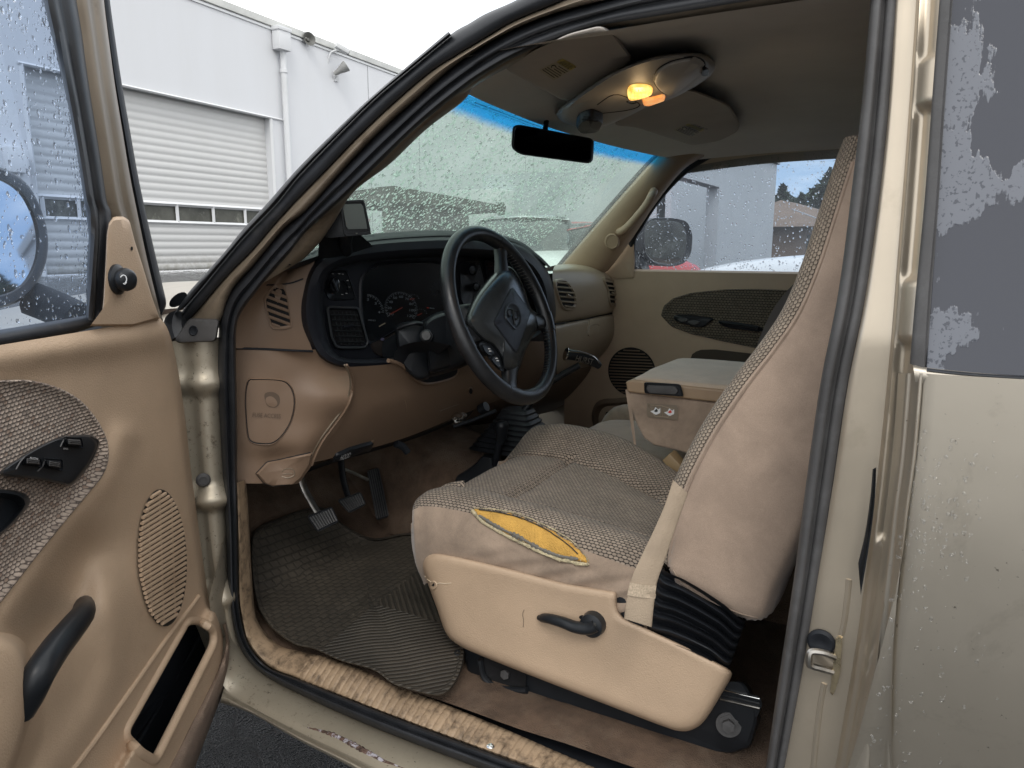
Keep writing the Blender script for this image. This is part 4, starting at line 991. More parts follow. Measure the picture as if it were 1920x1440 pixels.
# under-dash clutter
uh = tube('under_dash_cable', [at(850, 800, x=.60), at(890, 786, x=.64), at(930, 770, x=.68)], .005, BLACKM, dash, n=30)
tube('column_lever_bracket', [at(742, 832, x=.44), at(756, 838, x=.46), at(764, 848, x=.47)], .009, BLACKM, dash, n=12)
tube('metal_latch', [at(851, 784, x=.62), at(858, 780, x=.62), at(866, 782, x=.62), at(870, 777, x=.62)], .009, CHROME, dash, n=14)
tube('metal_latch', [at(853, 792, x=.62), at(860, 794, x=.62), at(868, 790, x=.62)], .005, CHROME, dash, n=14)
tube('connector', [at(900, 768, x=.68), at(912, 762, x=.68)], .013, BLACK, dash, n=8)
# ---------------- steering column
C1 = Vector((.452, .781, 1.207)); AX = Vector((0, -math.cos(math.radians(22)), math.sin(math.radians(22))))
UPV = Vector((0, math.sin(math.radians(22)), math.cos(math.radians(22)))); RTV = Vector((1, 0, 0))
# column shroud: boxy
def frm(c, u, v, w): return C1+AX*c+RTV*u+UPV*v
rows = []
for d, hw, top, bot in ((-.05, .045, .042, -.045), (-.07, .055, .05, -.06), (-.12, .058, .052, -.07), (-.20, .058, .050, -.07), (-.30, .055, .045, -.06)):
    rows.append([frm(d, sx*hw*a, (top if sy > 0 else bot)*b, 0) for sx, a, sy, b in ((-1, 1, -1, .3), (-1, 1, 1, .3), (-1, .9, 1, .9), (-1, .6, 1, 1), (1, .6, 1, 1), (1, .9, 1, .9), (1, 1, 1, .3), (1, 1, -1, .3), (1, .85, -1, .85), (1, .5, -1, 1), (-1, .5, -1, 1), (-1, .85, -1, .85))])
col_ = loft('steering_column', rows, BLACK, T, nu=24, nv=60, closedv=True, cap=True)
blob('column_void', SKP, [(738, 676), (762, 694), (778, 711), (800, 716), (848, 706), (857, 690), (860, 655), (800, 640), (750, 650)], [(1, .004), (0, .005)], BLACKM, col_, n=50)
line('knee_panel_lip', SKP, [(728, 676), (746, 681), (764, 694), (776, 710), (796, 719), (825, 715), (850, 706), (858, 692), (858, 668)], .0045, TAND, dash, w=.003, n=50)
PI1 = plane(at(790, 655, x=.37), (-.62, -.78, .05))
blob('ignition_pod', PI1, [(743, 618), (757, 607), (792, 607), (799, 640), (806, 700), (788, 712), (771, 704), (754, 684), (746, 650)], [(1.05, -.09), (1, -.012), (.95, -.002), (.85, .002), (0, .004)], BLACK, col_, n=60)
PI2 = plane(at(835, 640, x=.395), (-.45, -.89, .06))
blob('column_cover', PI2, [(797, 602), (832, 584), (860, 585), (873, 600), (876, 664), (868, 677), (810, 699), (803, 680), (799, 640)], [(1.03, -.09), (1, -.014), (.94, -.002), (.85, .003), (0, .005)], BLACK, col_, n=60)
sk = plane((.36, 0, 0), (-.8, -.6, 0))
w0 = at(806, 629, x=.375)
lathe('turn_stalk_knob', [(.0125, 0), (.0145, .002), (.0145, .018), (.0125, .022), (0, .022)], w0+Vector((-.01, 0, 0)), (-.80, -.5, .12), BLACK, col_, n=26)
lathe('stalk_cap', [(.0105, 0), (.011, .006), (.009, .010), (0, .0105)], w0+Vector((-.01, 0, 0))+Vector((-.80, -.5, .12)).normalized()*.022, (-.80, -.5, .12), RUBBERG, col_, n=20)
tube('turn_stalk', [w0+Vector((.05, .04, -.01)), w0+Vector((.0, .005, 0))], .010, BLACK, col_, n=8)
tube('tilt_lever', [at(746, 616, x=.33), at(760, 610, x=.335), at(778, 606, x=.345), at(790, 608, x=.36)], .0065, BLACK, col_, n=20, flat=.7)
# ---------------- steering wheel
ang0 = lambda a, r, c=0: C1+AX*c+RTV*(math.cos(a)*r)+UPV*(math.sin(a)*r)
WR = .1825
rw = math.radians(22); RTW = RTV*math.cos(rw)+UPV*math.sin(rw); UPW = UPV*math.cos(rw)-RTV*math.sin(rw)
ang = lambda a, r, c=0: C1+AX*c+RTW*(math.cos(a)*r)+UPW*(math.sin(a)*r)
n = 120
P = [ang(2*PI*i/n, WR) for i in range(n)]
grip = lambda t: 1+.10*(1 if min(abs(t-.11), abs(t-.39), abs(t-.62), abs(t-.88)) < .06 else 0)*1.0
sw = tube('steering_wheel', P, .0158, LEATHER, T, closed=True, n=n, k=16, smooth=False, rf=lambda t: 1+.05*math.sin(t*4*PI+.4))
# hub pad and four spokes
PWh = plane(C1, AX)
PADM = simple('grey_black_airbag_cover', (.030, .033, .035), .24, var=.1, vs=6, grain=.25, gs=700)
padpx = [(880, 619), (872, 598), (889, 558), (917, 522), (941, 501), (958, 501), (972, 518), (985, 547), (995, 577), (1011, 592), (1012, 614), (1000, 629), (985, 661), (970, 698), (946, 697), (941, 680), (924, 655), (900, 640)]
h_ = blob('airbag_cover', PWh, padpx, [(.86, -.045), (.96, -.035), (1.0, -.022), (.985, -.008), (.93, .004), (.84, .012), (.7, .018), (.5, .022), (0, .023)], PADM, sw, n=110)
SPD_ = surf(h_)
for sx0, sy0, a, wd0 in ((884, 625, 192, .020), (942, 505, 58, .016), (1006, 604, 349, .018), (958, 696, 245, .019)):
    a = math.radians(a); e = ang0(a, WR-.005, -.002)
    s_0 = PWh(sx0, sy0, -.004); s_0 = s_0.lerp(PWh(950, 600, -.01), .12)
    d = (e-s_0).normalized(); b = AX.cross(d)
    L = []
    for t, wd, hh in ((0, wd0*1.15, .002), (.4, wd0*.95, 0), (.75, wd0*.95, 0), (1, wd0*1.15, .004)):
        c = s_0.lerp(e, t)
        L.append([c+b*wd-AX*.010, c+b*wd*.9+AX*(.005+hh), c+AX*(.009+hh), c-b*wd*.9+AX*(.005+hh), c-b*wd-AX*.010])
    loft('spoke', L, LEATHER, sw, nu=20, nv=16)
    tube('spoke_wrap', [ang0(a+k*.024, WR, 0) for k in range(-5, 6)], .0172, LEATHER, sw, n=11, k=14, smooth=False)
dpx = rnd2([(960, 538), (994, 586), (967, 663), (925, 605)], 7)
dp = blob('emblem_panel', SPD_, dpx, [(1.0, .0004), (.97, .0022), (.6, .003), (0, .003)], BEZEL, sw, n=70, smooth=False)
line('emblem_panel_edge', SPD_, dpx, .0011, BLACKM, sw, w=.0006, closed=True, n=80, k=6)
SDP = surf(dp)
epx = [(953, 569), (963, 569), (973, 580), (976, 602), (967, 618), (960, 614), (947, 596), (948, 578)]
em = blob('emblem', SDP, epx, [(1.0, .0), (.95, .0025), (.85, .0022), (.8, .001), (0, .001)], BLACK, sw, n=50)
for L in ([(960, 582), (954, 580), (951, 586), (955, 594), (959, 592)], [(963, 583), (969, 585), (971, 593), (968, 600), (965, 597)]): line('emblem_horn', SDP, L, .0014, PADM, em, w=.002, n=18, k=6)
line('emblem_muzzle', SDP, [(961, 582), (962, 596), (964, 609)], .0022, PADM, em, w=.002, n=12, k=6, rf=lambda t: 1.3-.8*t)
cpx = [(899, 642), (908, 640), (922, 647), (937, 668), (945, 692), (942, 697), (928, 687), (912, 667), (898, 650)]
cz = blob('cruise_panel', PWh, cpx, [(1.0, -.02), (1, .0), (.95, .006), (0, .007)], BLACK, sw, n=60)
for o, m0 in (([(905, 645), (920, 651), (929, 664), (918, 668), (906, 655)], (918, 657)), ([(931, 667), (939, 684), (939, 692), (928, 683), (921, 672)], (932, 675))):
    rb_ = blob('cruise_switch', PWh, o, [(1.0, .004), (.95, .010), (.8, .012), (0, .0115)], BLACK, cz, n=30)
    for k in (-1, 1): line('switch_mark', PWh, [(m0[0]-1.5+k, m0[1]+k*2.2-1), (m0[0]+2.0+k, m0[1]+k*2.2-.5)], .0011, WHITE, sw, w=.0125, n=2, k=4)
for s in (-1, 1):
    for i in range(14):
        a = math.radians((12 if s > 0 else -58)+i*2.9); tube('stitch', [ang0(a, WR-.0155, .008), ang0(a+.012, WR-.0165, -.006)], .0008, STEELW, sw, n=2, k=4, smooth=False)
# ---------------- gauge pod and monitor by the near pillar
pod = loft('gauge_pod', [[at(600, 410, y=.945), at(612, 394, y=.94), at(642, 376, y=.93)], [at(598, 452, y=.985), at(620, 440, y=.975), at(668, 430, y=.97)], [at(596, 486, y=1.03), at(640, 480, y=1.01), at(700, 462, y=1.01)]], BLACK, T, nu=14, nv=14)
ptt = blob('pillar_end_trim', side(.06), [(553, 463), (560, 448), (578, 432), (588, 428), (587, 446), (584, 462), (566, 472)], [(1, -.01), (.95, .0), (0, .004)], TAND, T, n=30)
mcn = at(668, 408, y=.925); mn = Vector((-.50, -.84, .08)).normalized()
PM = plane(mcn, mn)
mo2 = rnd2([(637, 376), (683, 373), (697, 440), (645, 444)], 4)
BKM = Vector((-.018, .035, -.003))
mon = rings('dash_monitor', [[PM(x*.94+667*.06, y*.94+408*.06)+BKM for x, y in lin4(mo2)], [PM(x, y)+BKM*.75 for x, y in lin4(mo2)], [PM(x, y, -.006) for x, y in lin4(mo2)], [PM((x-667)*.97+667, (y-408)*.97+408, .002) for x, y in lin4(mo2)], [PM((x-667)*.86+667, (y-408)*.86+408, .002) for x, y in lin4(mo2)], [PM((x-667)*.84+667, (y-408)*.84+408, -.001) for x, y in lin4(mo2)]], BLACK, None, resample=False)
scr = blob('screen', PM, lin4([(642, 383), (680, 382), (689, 429), (650, 430)]), [(1, .0026), (0, .003)], simple('grey_screen', (.10, .115, .11), .55), mon, smooth=False, n=24)
line('monitor_button', PM, [(667, 438), (670, 437.7)], .0012, STEELW, mon, w=.003, n=3, k=5)
line('card_slot', PM, [(692, 410), (693, 416)], .0018, WHITE, mon, w=.001, n=3, k=5)
tube('mount_arm', [PM(652, 432, -.02), at(648, 452, y=.97), at(650, 470, y=1.01)], .012, BLACK, mon, n=10)
tagged(mon, 'small black box monitor with grey screen on the dash beside the near windshield pillar', 'monitor')
# ================================================================== FLOOR, SEATS, DOORS
fl = loft('floor_carpet', [[(x, y, .572 if y < 1.22 else .572+(y-1.22)*.9) for x in (.048, .3, .55, .62)] for y in (-.6, 0, .6, 1.0, 1.22, 1.45, 1.62)], CARPET, T, nu=60, nv=30, disp=lambda u, v, p: .004*noise.noise(p*9))
loft('footwell_wall', [[(.03, y, z) for z in (.56, .8, 1.1)] for y in (1.16, 1.3, 1.65)], CARPETD, T, nu=6, nv=6)
loft('firewall_carpet', [[(x, 1.60-.0*z, z) for z in (.85, 1.0, 1.2)] for x in (.02, .5, 1.0, 1.6)], CARPETD, T, nu=6, nv=6)
tunn = loft('tunnel_carpet', [[(.60, y, .58), (.66, y, .70+h), (.74, y, .76+h), (.90, y, .76+h), (1.0, y, .70+h), (1.06, y, .58)] for y, h in ((-.6, 0), (.5, 0), (.9, .02), (1.2, .06), (1.6, .2))], CARPET, T, nu=20, nv=30)
loft('passenger_floor', [[(x, y, .592 if y < 1.25 else .592+(y-1.25)*.9) for x in (1.05, 1.3, 1.6)] for y in (-.6, .6, 1.25, 1.6)], CARPETD, T, nu=12, nv=8)
loft('cab_back_wall', [[(x, -.95, z) for z in (.55, 1.1, 1.68)] for x in (.0, .8, 1.6)], CARPETD, T, nu=4, nv=4)
loft('near_rear_wall', [[(.02, y, .55), (.02, y, 1.2), (.07, y, 1.66)] for y in (-.95, -.5, -.06)], CARPETD, T, nu=4, nv=8)
# floor mat -----------------------------------------------------------
M, nt, out = newmat('floor_mat_rubber'); v = coord(nt)
rt = N(nt, 'ShaderNodeMapping'); rt.inputs['Rotation'].default_value = (0, 0, math.radians(4)); nt.links.new(v, rt.inputs['Vector'])
br = N(nt, 'ShaderNodeTexBrick', Scale=1.0); br.offset = .5
br.inputs['Brick Width'].default_value = .021; br.inputs['Row Height'].default_value = .016; br.inputs['Mortar Size'].default_value = .0022; br.inputs['Mortar Smooth'].default_value = .4
nt.links.new(rt.outputs[0], br.inputs['Vector'])
br.inputs['Color1'].default_value = (1, 1, 1, 1); br.inputs['Color2'].default_value = (.8, .8, .8, 1); br.inputs['Mortar'].default_value = (0, 0, 0, 1)
sx = N(nt, 'ShaderNodeSeparateXYZ'); nt.links.new(v, sx.inputs[0])
xx, yy = sx.outputs[0], sx.outputs[1]
# chevrons: stripes along (y + |x - .24|)
ch = math_(nt, 'SUBTRACT', yy, math_(nt, 'MULTIPLY', math_(nt, 'ABSOLUTE', math_(nt, 'SUBTRACT', xx, .225)), 1.0))
chv = math_(nt, 'PINGPONG', math_(nt, 'MULTIPLY', ch, 1/.0165), .5)
chv = ramp(nt, chv, [(.12, 0), (.3, 1)])
sel = ramp(nt, math_(nt, 'SUBTRACT', math_(nt, 'MULTIPLY', yy, 1.0), math_(nt, 'MULTIPLY', xx, .12)), [(.935, 0), (.937, 1)])
hgt = mix(nt, sel, chv, br.outputs['Color'])
f = noise_(nt, v, 6, 8, .65, .3)
c = mix(nt, ramp(nt, f, [(.35, 0), (.7, 1)]), (.040, .034, .027), (.088, .073, .055))
c = mix(nt, hgt, mix(nt, .6, c, (.02, .018, .014)), c)
c = mix(nt, ramp(nt, noise_(nt, v, 70, 6, .7), [(.62, 0), (.72, .5)]), c, (.22, .19, .14))
bsdf(nt, out, c, .62, 0, bump(nt, noise_(nt, v, 300, 3), .2, .001, bump(nt, hgt, .8, .003)))
MATM = M
mo_px = [(478, 1000), (520, 975), (600, 952), (645, 985), (700, 1010), (770, 1000), (860, 1010), (960, 1080), (940, 1130), (895, 1180), (872, 1212), (867, 1240), (858, 1268), (842, 1292), (826, 1302), (800, 1300), (766, 1291), (735, 1280), (700, 1255), (640, 1238), (590, 1216), (555, 1208), (520, 1185), (498, 1160), (482, 1125), (474, 1060)]
def Smat(px, py, w=0):
    p = at(px, py, z=.604+w)
    if p.y > 1.20:
        p = plane((0, 1.20, .604), (0, -.62, .785))(px, py, w)
    return p
mq = [(v_.x, v_.y) for v_ in cr([(a, b, 0) for a, b in mo_px], 130, True)]
cx, cy = 690, 1110
R_ = []
for sc_, h in ((1.0, -.012), (1.012, -.002), (1.0, .005), (.975, .006), (.965, .001), (.95, .0), (.8, 0), (.6, 0), (.4, 0), (.2, 0), (.02, 0)):
    R_.append([Smat(cx+(x-cx)*sc_, cy+(y-cy)*sc_, h+.0015*math.sin(x*.03)*(1 if y > 1200 else .2)) for x, y in mq])
mt = rings('floor_mat', R_, MATM, None, resample=False, angle=60)
tagged(mt, 'dirty black rubber floor mat with cell and chevron tread, lying in the driver footwell', 'floor mat')
line('mat_eyelet', lambda x, y, w=0: Smat(x, y, w), [(858+5*math.cos(a), 1224+4*math.sin(a)) for a in [k*PI/5 for k in range(10)]], .0015, RUBBER, mt, w=.002, closed=True, n=20, k=6)
# pedals -----------------------------------------------------------------
def pedal(nm, o, xw, arm, rib_n=9):
    cx = sum(p[0] for p in o)/4; cy = sum(p[1] for p in o)/4
    c = at(cx, cy, x=xw); S = plane(c, (-.10, -.80, .59))
    pd = blob(nm, S, rnd2(o, 5), [(1.02, -.016), (1.04, -.002), (1.0, .004), (.93, .004), (.9, .002), (0, .002)], RUBBER, T, smooth=False, n=50)
    a, b, c2, d = [Vector((p[0], p[1], 0)) for p in o]
    for i in range(rib_n):
        t = (i+.7)/(rib_n+.4); s = a.lerp(b, t).lerp(d.lerp(c2, t), .1); e = a.lerp(b, t).lerp(d.lerp(c2, t), .9)
        line('pedal_rib', S, [(s.x, s.y), (e.x, e.y)], .0026, RUBBERG, pd, w=.004, n=4, k=6)
    tube('pedal_arm', arm, .010, STEELW if nm == 'clutch_pedal' else BLACK, pd, n=20, flat=.5)
    return pd
pedal('clutch_pedal', [(576, 968), (622, 950), (635, 978), (596, 997)], .28, [at(600, 968, x=.29), at(586, 945, x=.29), at(570, 915, x=.29), at(562, 885, x=.29)])
pedal('brake_pedal', [(633, 938), (676, 922), (686, 946), (655, 962)], .42, [at(655, 938, x=.43), at(645, 905, x=.43), at(640, 870, x=.43), at(640, 850, x=.43)])
so = plane(at(710, 925, x=.58), (-.12, -.80, .58))
ap = blob('accelerator_pedal', so, rnd2([(688, 884), (710, 878), (729, 968), (706, 975)], 4), [(1.02, -.012), (1.03, -.001), (1, .004), (.9, .005), (0, .005)], RUBBER, T, smooth=False, n=50)
for i in range(6): line('pedal_rib', so, [(690+i*4, 883-i*.8), (708+i*4, 972-i*1.2)], .0014, RUBBERG, ap, w=.006, n=6, k=5)
tube('throttle_rod', [at(640, 878, x=.50), at(665, 888, x=.53), at(690, 900, x=.56)], .004, STEELW, ap, n=10)
# shifters ----------------------------------------------------------------
bc = at(985, 800, x=.80)
def sq(c, hx, hy, n=24, e=.35): return [c+Vector((math.copysign(abs(math.cos(a))**e, math.cos(a))*hx, math.copysign(abs(math.sin(a))**e, math.sin(a))*hy, 0)) for a in [2*PI*k/n for k in range(n)]]
gl_ = []
base = bc+Vector((0, .03, -.06))
for i in range(9):
    t = i/8; c = base+Vector((-.002*i, -.002*i, .013*i)); s = 1-t*.62
    gl_ += [sq(c, .085*s*1.05, .105*s*1.05), sq(c+Vector((0, 0, .007)), .085*s*.90, .105*s*.90)]
bt = rings('shifter_boot', gl_, RUBBER, T, resample=False)
topb = base+Vector((-.02, -.02, .11))
tk = at(1090, 675, x=.85)
tube('shift_lever', [topb+Vector((0, 0, -.02)), topb.lerp(tk, .5)+Vector((0, .006, 0)), tk+Vector((-.01, 0, -.012))], .009, BLACK, bt, n=20)
hA, hB = at(1062, 664, x=.82), at(1124, 681, x=.88)
hd = tube('shift_handle', [hA, hA.lerp(hB, .4)+Vector((0, 0, .004)), hA.lerp(hB, .8), hB+Vector((0, 0, -.008))], .0175, BLACK, bt, n=30, k=16, flat=.8, rf=lambda t: 1.0 if t < .75 else 1-.35*(t-.75)/.25)
lathe('handle_end_cap', [(.017, 0), (.0175, .002), (.015, .004), (0, .0045)], hA, (hA-hB), CHROME, bt, n=24)
line('handle_trim', surf(hd), [(1066, 660), (1090, 662), (1114, 670), (1123, 682)], .0012, CHROME, bt, w=.001, n=20, k=6)
textS('handle_text', 'HURST', surf(hd), (1080, 671), (1112, 679), 9, STEELW, bt, w=.0015)
kb0 = at(940, 800, x=.70)
tl_ = tube('transfer_lever', [kb0+Vector((.01, .03, -.14)), kb0+Vector((0, .01, -.06)), kb0], .010, BLACKM, T, n=12)
lathe('lever_knob', [(.010, -.045), (.014, -.03), (.0165, -.012), (.0185, 0), (.0185, .006), (.015, .013), (.007, .016), (0, .0165)], kb0, (0, 0, 1), BLACK, tl_, n=24)
b2 = kb0+Vector((.02, .05, -.16)); rings('transfer_boot', [sq(b2, .07, .08), sq(b2+Vector((0, 0, .02)), .065, .07), sq(b2+Vector((0, 0, .03)), .05, .055), sq(b2+Vector((0, 0, .05)), .03, .03), sq(b2+Vector((0, 0, .07)), .015, .015)], RUBBER, tl_, resample=False)
# ------------------------------------------------------------------ driver's seat
rows = []
# section: near-bottom, near-mid, crest, groove, centre..., far bolster, far bottom
def sec(y, dz, front=0.0, nx=0.0, s=1.0):
    P_ = [(.150, .730), (.128+nx, .775), (.122+nx, .825), (.134+nx, .868), (.165+nx, .893), (.22, .893), (.275, .880), (.34, .882), (.42, .884), (.50, .883), (.545, .890), (.59, .916), (.635, .928), (.675, .905), (.69, .85), (.69, .75)]
    fx = float(np.interp(y, [.25, .36, .41, .47, .54, .62, .9], [-.13, -.115, -.09, -.055, -.022, 0, 0])); fz = float(np.interp(y, [.25, .41, .47, .54, .62, .9], [-.035, -.030, -.020, -.010, 0, 0]))
    k_ = lambda x: smooth01((x-.40)/.20)
    return [(x+fx*k_(x), y+front, ((z+dz) if z > .8 else z+dz*.4)+fz*k_(x)) for x, z in P_]
def fsec(y, zz, sh=0):
    P_ = [.165, .16, .16, .17, .19, .23, .28, .34, .42, .50, .545, .59, .62, .64, .65, .65]
    return [(x, y-sh*abs(x-.4)*.12, zz) for x in P_]
rows = [fsec(.800, .735), fsec(.822, .765), fsec(.838, .82)]
rows[1] = [(x, y-(.030 if i < 3 else .018 if i == 3 else 0), z) for i, (x, y, z) in enumerate(rows[1])]
rows[2] = [(x, y-(.030 if i < 3 else .018 if i == 3 else 0), z) for i, (x, y, z) in enumerate(rows[2])]
r3_ = sec(.812, -.022); r3_ = [(x+(.012 if i < 3 else 0), y-(.018 if i < 4 else 0), z) for i, (x, y, z) in enumerate(r3_)]
rows += [r3_, sec(.768, .0), sec(.70, .006), sec(.60, .0), sec(.50, -.010), sec(.42, -.016), sec(.365, -.024, 0, .004), sec(.33, -.028, 0, .04), sec(.25, -.03, 0, .08)]
def cmat(u, v):
    return 1 if (.185 < v < .86 and u > .21) else 0
def cd(u, v, p):
    h = 0
    if p.z > .84:
        # stitched channels: between bolster and centre, plus cross seam
        fx_ = float(np.interp(p.y, [.36, .41, .47, .54, .62], [-.08, -.06, -.035, -.012, 0]))
        for x0, q_ in ((.245, .014), (.53+fx_, .012)): h -= q_*math.exp(-((p.x-x0)/.008)**2)
        h += .004*math.exp(-((p.x-.615)/.04)**2)+.006*math.exp(-((p.x-.19)/.03)**2)-.008*math.exp(-((p.x-.4)/.10)**2)*smooth01((.72-p.y)/.1)
        if .245 < p.x < .545: h -= .014*math.exp(-((p.y-.66)/.009)**2)
        h += .003*noise.noise(p*11)
    else:
        h += .0035*math.sin((p.z*2.2+p.y*.9)*95+4*noise.noise(p*7))*smooth01((.74-p.y)/.25)+.003*noise.noise(p*14)
    return h
seat = loft('driver_seat', rows, [VELD, WEAVE], T, nu=150, nv=130, matf=cmat, disp=cd)
for l_ in seat.data.loops:
    c_ = seat.data.vertices[l_.vertex_index].co; seat.data.uv_layers[0].data[l_.index].uv = (c_.y, c_.x+.5*c_.z)
SC_ = surf(seat)
tear = [(888, 956), (905, 957), (930, 960), (960, 966), (990, 976), (1020, 989), (1048, 1004), (1072, 1020), (1090, 1036), (1103, 1054), (1085, 1052), (1060, 1046), (1020, 1033), (990, 1020), (960, 1006), (930, 990), (908, 976)]
tear = [(v_.x+1.6*noise.noise(Vector((i*.7, 0, 0))), v_.y+4.6*noise.noise(Vector((i*.55, 7, 0)))) for i, v_ in enumerate(cr([(a, b, 0) for a, b in tear], 70, True))]
fm = blob('torn_foam', SC_, tear, [(1.03, -.002), (1, .0015), (.9, .004), (.5, .005), (0, .005)], FOAM, seat, n=140)
line('dark_thread', SC_, [(900, 959), (932, 963), (962, 970), (992, 980), (1020, 993), (1045, 1008), (1068, 1024), (1086, 1040)], .0009, INK, seat, w=.0062, n=60, k=5)
for i in range(26):
    a_ = tear[(3+i*2) % 70]; dx, dy = random.uniform(-7, 7), random.uniform(-5, 5)
    line('loose_thread', SC_, [(a_[0], a_[1]), (a_[0]+dx*.6, a_[1]+dy), (a_[0]+dx, a_[1]+dy*.3)], .0004, FRAY, seat, w=.006, n=8, k=4)
line('frayed_edge', SC_, [(886, 958), (905, 978), (930, 993), (962, 1010), (992, 1024), (1022, 1038), (1060, 1051), (1086, 1057), (1104, 1057)], .0036, FRAY, seat, w=.003, n=90, rf=lambda t: .5+.8*abs(noise.noise(Vector((t*40, 0, 0))))+.2, k=7)
line('frayed_lip', SC_, [(889, 954), (930, 957), (962, 963), (992, 973), (1024, 987), (1050, 1001), (1076, 1018), (1098, 1042), (1104, 1055)], .0020, FRAY, seat, w=.003, n=120, rf=lambda t: .25+1.1*abs(noise.noise(Vector((t*60, 5, 0)))), k=6)
line('torn_backing', SC_, [(900, 968), (935, 989), (975, 1008), (1015, 1029), (1050, 1042), (1086, 1049)], .0042, simple('grey_backing_cloth', (.16, .15, .13), .95), seat, w=.0045, n=90, rf=lambda t: .5+1.2*abs(noise.noise(Vector((t*25, 9, 0)))), k=6)  # ragged grey backing cloth along the lower edge of the tear
# side valance -----------------------------------------------------------
PS = plane((.098, 0, 0), (-1, 0, .03))
so_ = [(793, 1062), (797, 1044), (812, 1037), (840, 1040), (900, 1053), (970, 1070), (1060, 1093), (1148, 1108), (1156, 1112), (1158, 1140), (1172, 1160), (1215, 1180), (1290, 1214), (1340, 1240), (1367, 1256), (1370, 1268), (1352, 1300), (1322, 1348), (1300, 1366), (1275, 1370), (1240, 1360), (1130, 1318), (1000, 1268), (900, 1228), (862, 1210), (838, 1188), (820, 1140), (802, 1090)]
sv = blob('seat_side_trim', PS, so_, [(1.0, -.045), (1.005, -.02), (1.0, -.006), (.985, .004), (.96, .010), (.9, .013), (.8, .013), (.65, .012), (.45, .012), (.2, .012), (0, .012)], TAN, seat, n=220, ctr=(1070, 1180), steps=6, angle=80)
me = sv.data
lv_c = at(1075, 1165, x=.10)
c2d = (1073, 1170)
for v_ in me.vertices: # moulded recess around the recliner lever
    d = v_.co-CAM; w_ = d.dot(FV); px = 960+F0*d.dot(RV)/w_; py = 720-F0*d.dot(UV_)/w_
    e = max(abs((px-1072)/88), 0)**3+abs((py-1168-(px-1072)*.22)/52)**3
    if e < 1.3 and v_.co.x < .094: v_.co.x += .021*smooth01((1.3-e)/1.0)
SV_ = surf(sv)
lev = tube('recline_lever', [PS(1012, 1158, .012), PS(1030, 1160, .026), PS(1055, 1167, .030), PS(1080, 1176, .030), PS(1104, 1178, .028), PS(1118, 1172, .026)], .0115, BLACK, seat, k=14, n=40, flat=.85, rf=lambda t: .72+.35*t if t > .08 else .5)
lathe('lever_hub', [(.019, -.008), (.0205, .004), (.019, .018), (.012, .022), (.005, .022), (.0048, .019), (0, .019)], PS(1116, 1166, .008), (-1, 0, .05), BLACK, seat, n=32)
lathe('hub_pin', [(.0042, 0), (.0042, .002), (0, .0022)], PS(1114, 1171, .028), (-1, 0, .05), STEELW, seat, n=14)
blob('trim_hole', SV_, [(1092+6*math.cos(a), 1157+4*math.sin(a)) for a in [k*PI/5 for k in range(10)]], [(1, .001), (0, .001)], DARK, seat, n=20)
blob('trim_hole', SV_, [(813+5.5*math.cos(a), 1097+6.5*math.sin(a)) for a in [k*PI/5 for k in range(10)]], [(1.35, .0005), (1.15, .002), (1, .0015)], TAN, seat, n=24)
blob('hole_void', SV_, [(813+5.5*math.cos(a), 1098+6*math.sin(a)) for a in [k*PI/5 for k in range(10)]], [(1, .001), (0, .001)], DARK, seat, n=20)
CRK = simple('bare_crack', (.62, .52, .38), .7)
for L in ([(797, 1081), (801, 1086), (806, 1089), (809, 1092)], [(818, 1095), (826, 1093), (834, 1094), (846, 1093)]): line('trim_crack', SV_, L, .0009, CRK, seat, w=.0006, n=12, k=4)
line('trim_scratch', SV_, [(983, 1143), (980, 1152), (982, 1162), (981, 1176)], .0006, BROWNP, seat, w=.0003, n=10, k=4)
# bellows
bl_rows = []
for i in range(13):
    t = i/12; up = (i % 2 == 0)
    a = Vector((1166, 1110, 0)).lerp(Vector((1240, 1068, 0)), t) if False else None
    L = []
    lft = Vector((1212, 1192, 0)).lerp(Vector((1243, 1066, 0)), t); rgt = Vector((1366, 1256, 0)).lerp(Vector((1398, 1163, 0)), t)
    for s in (0, .25, .5, .75, 1):
        p = lft.lerp(rgt, s); bulge = (.020 if up else -.002)+(-.02*(2*s-1)**4)
        L.append(plane((.128, 0, 0), (-1, 0, 0))(p.x, p.y+6*math.sin(s*PI)*-1, bulge))
    L.append(L[-1]+Vector((.12, .02, 0))); L.insert(0, L[0]+Vector((.08, .03, 0)))
    bl_rows.append(L)
loft('bellows', bl_rows, BLACKM, seat, nu=110, nv=40, angle=70)
blob('bellows_tab', plane((.125, 0, 0), (-1, 0, 0)), [(1155, 1118), (1172, 1122), (1180, 1150), (1210, 1176), (1180, 1166), (1160, 1146)], [(1, -.01), (.9, .002), (0, .004)], BLACKM, seat, n=30)
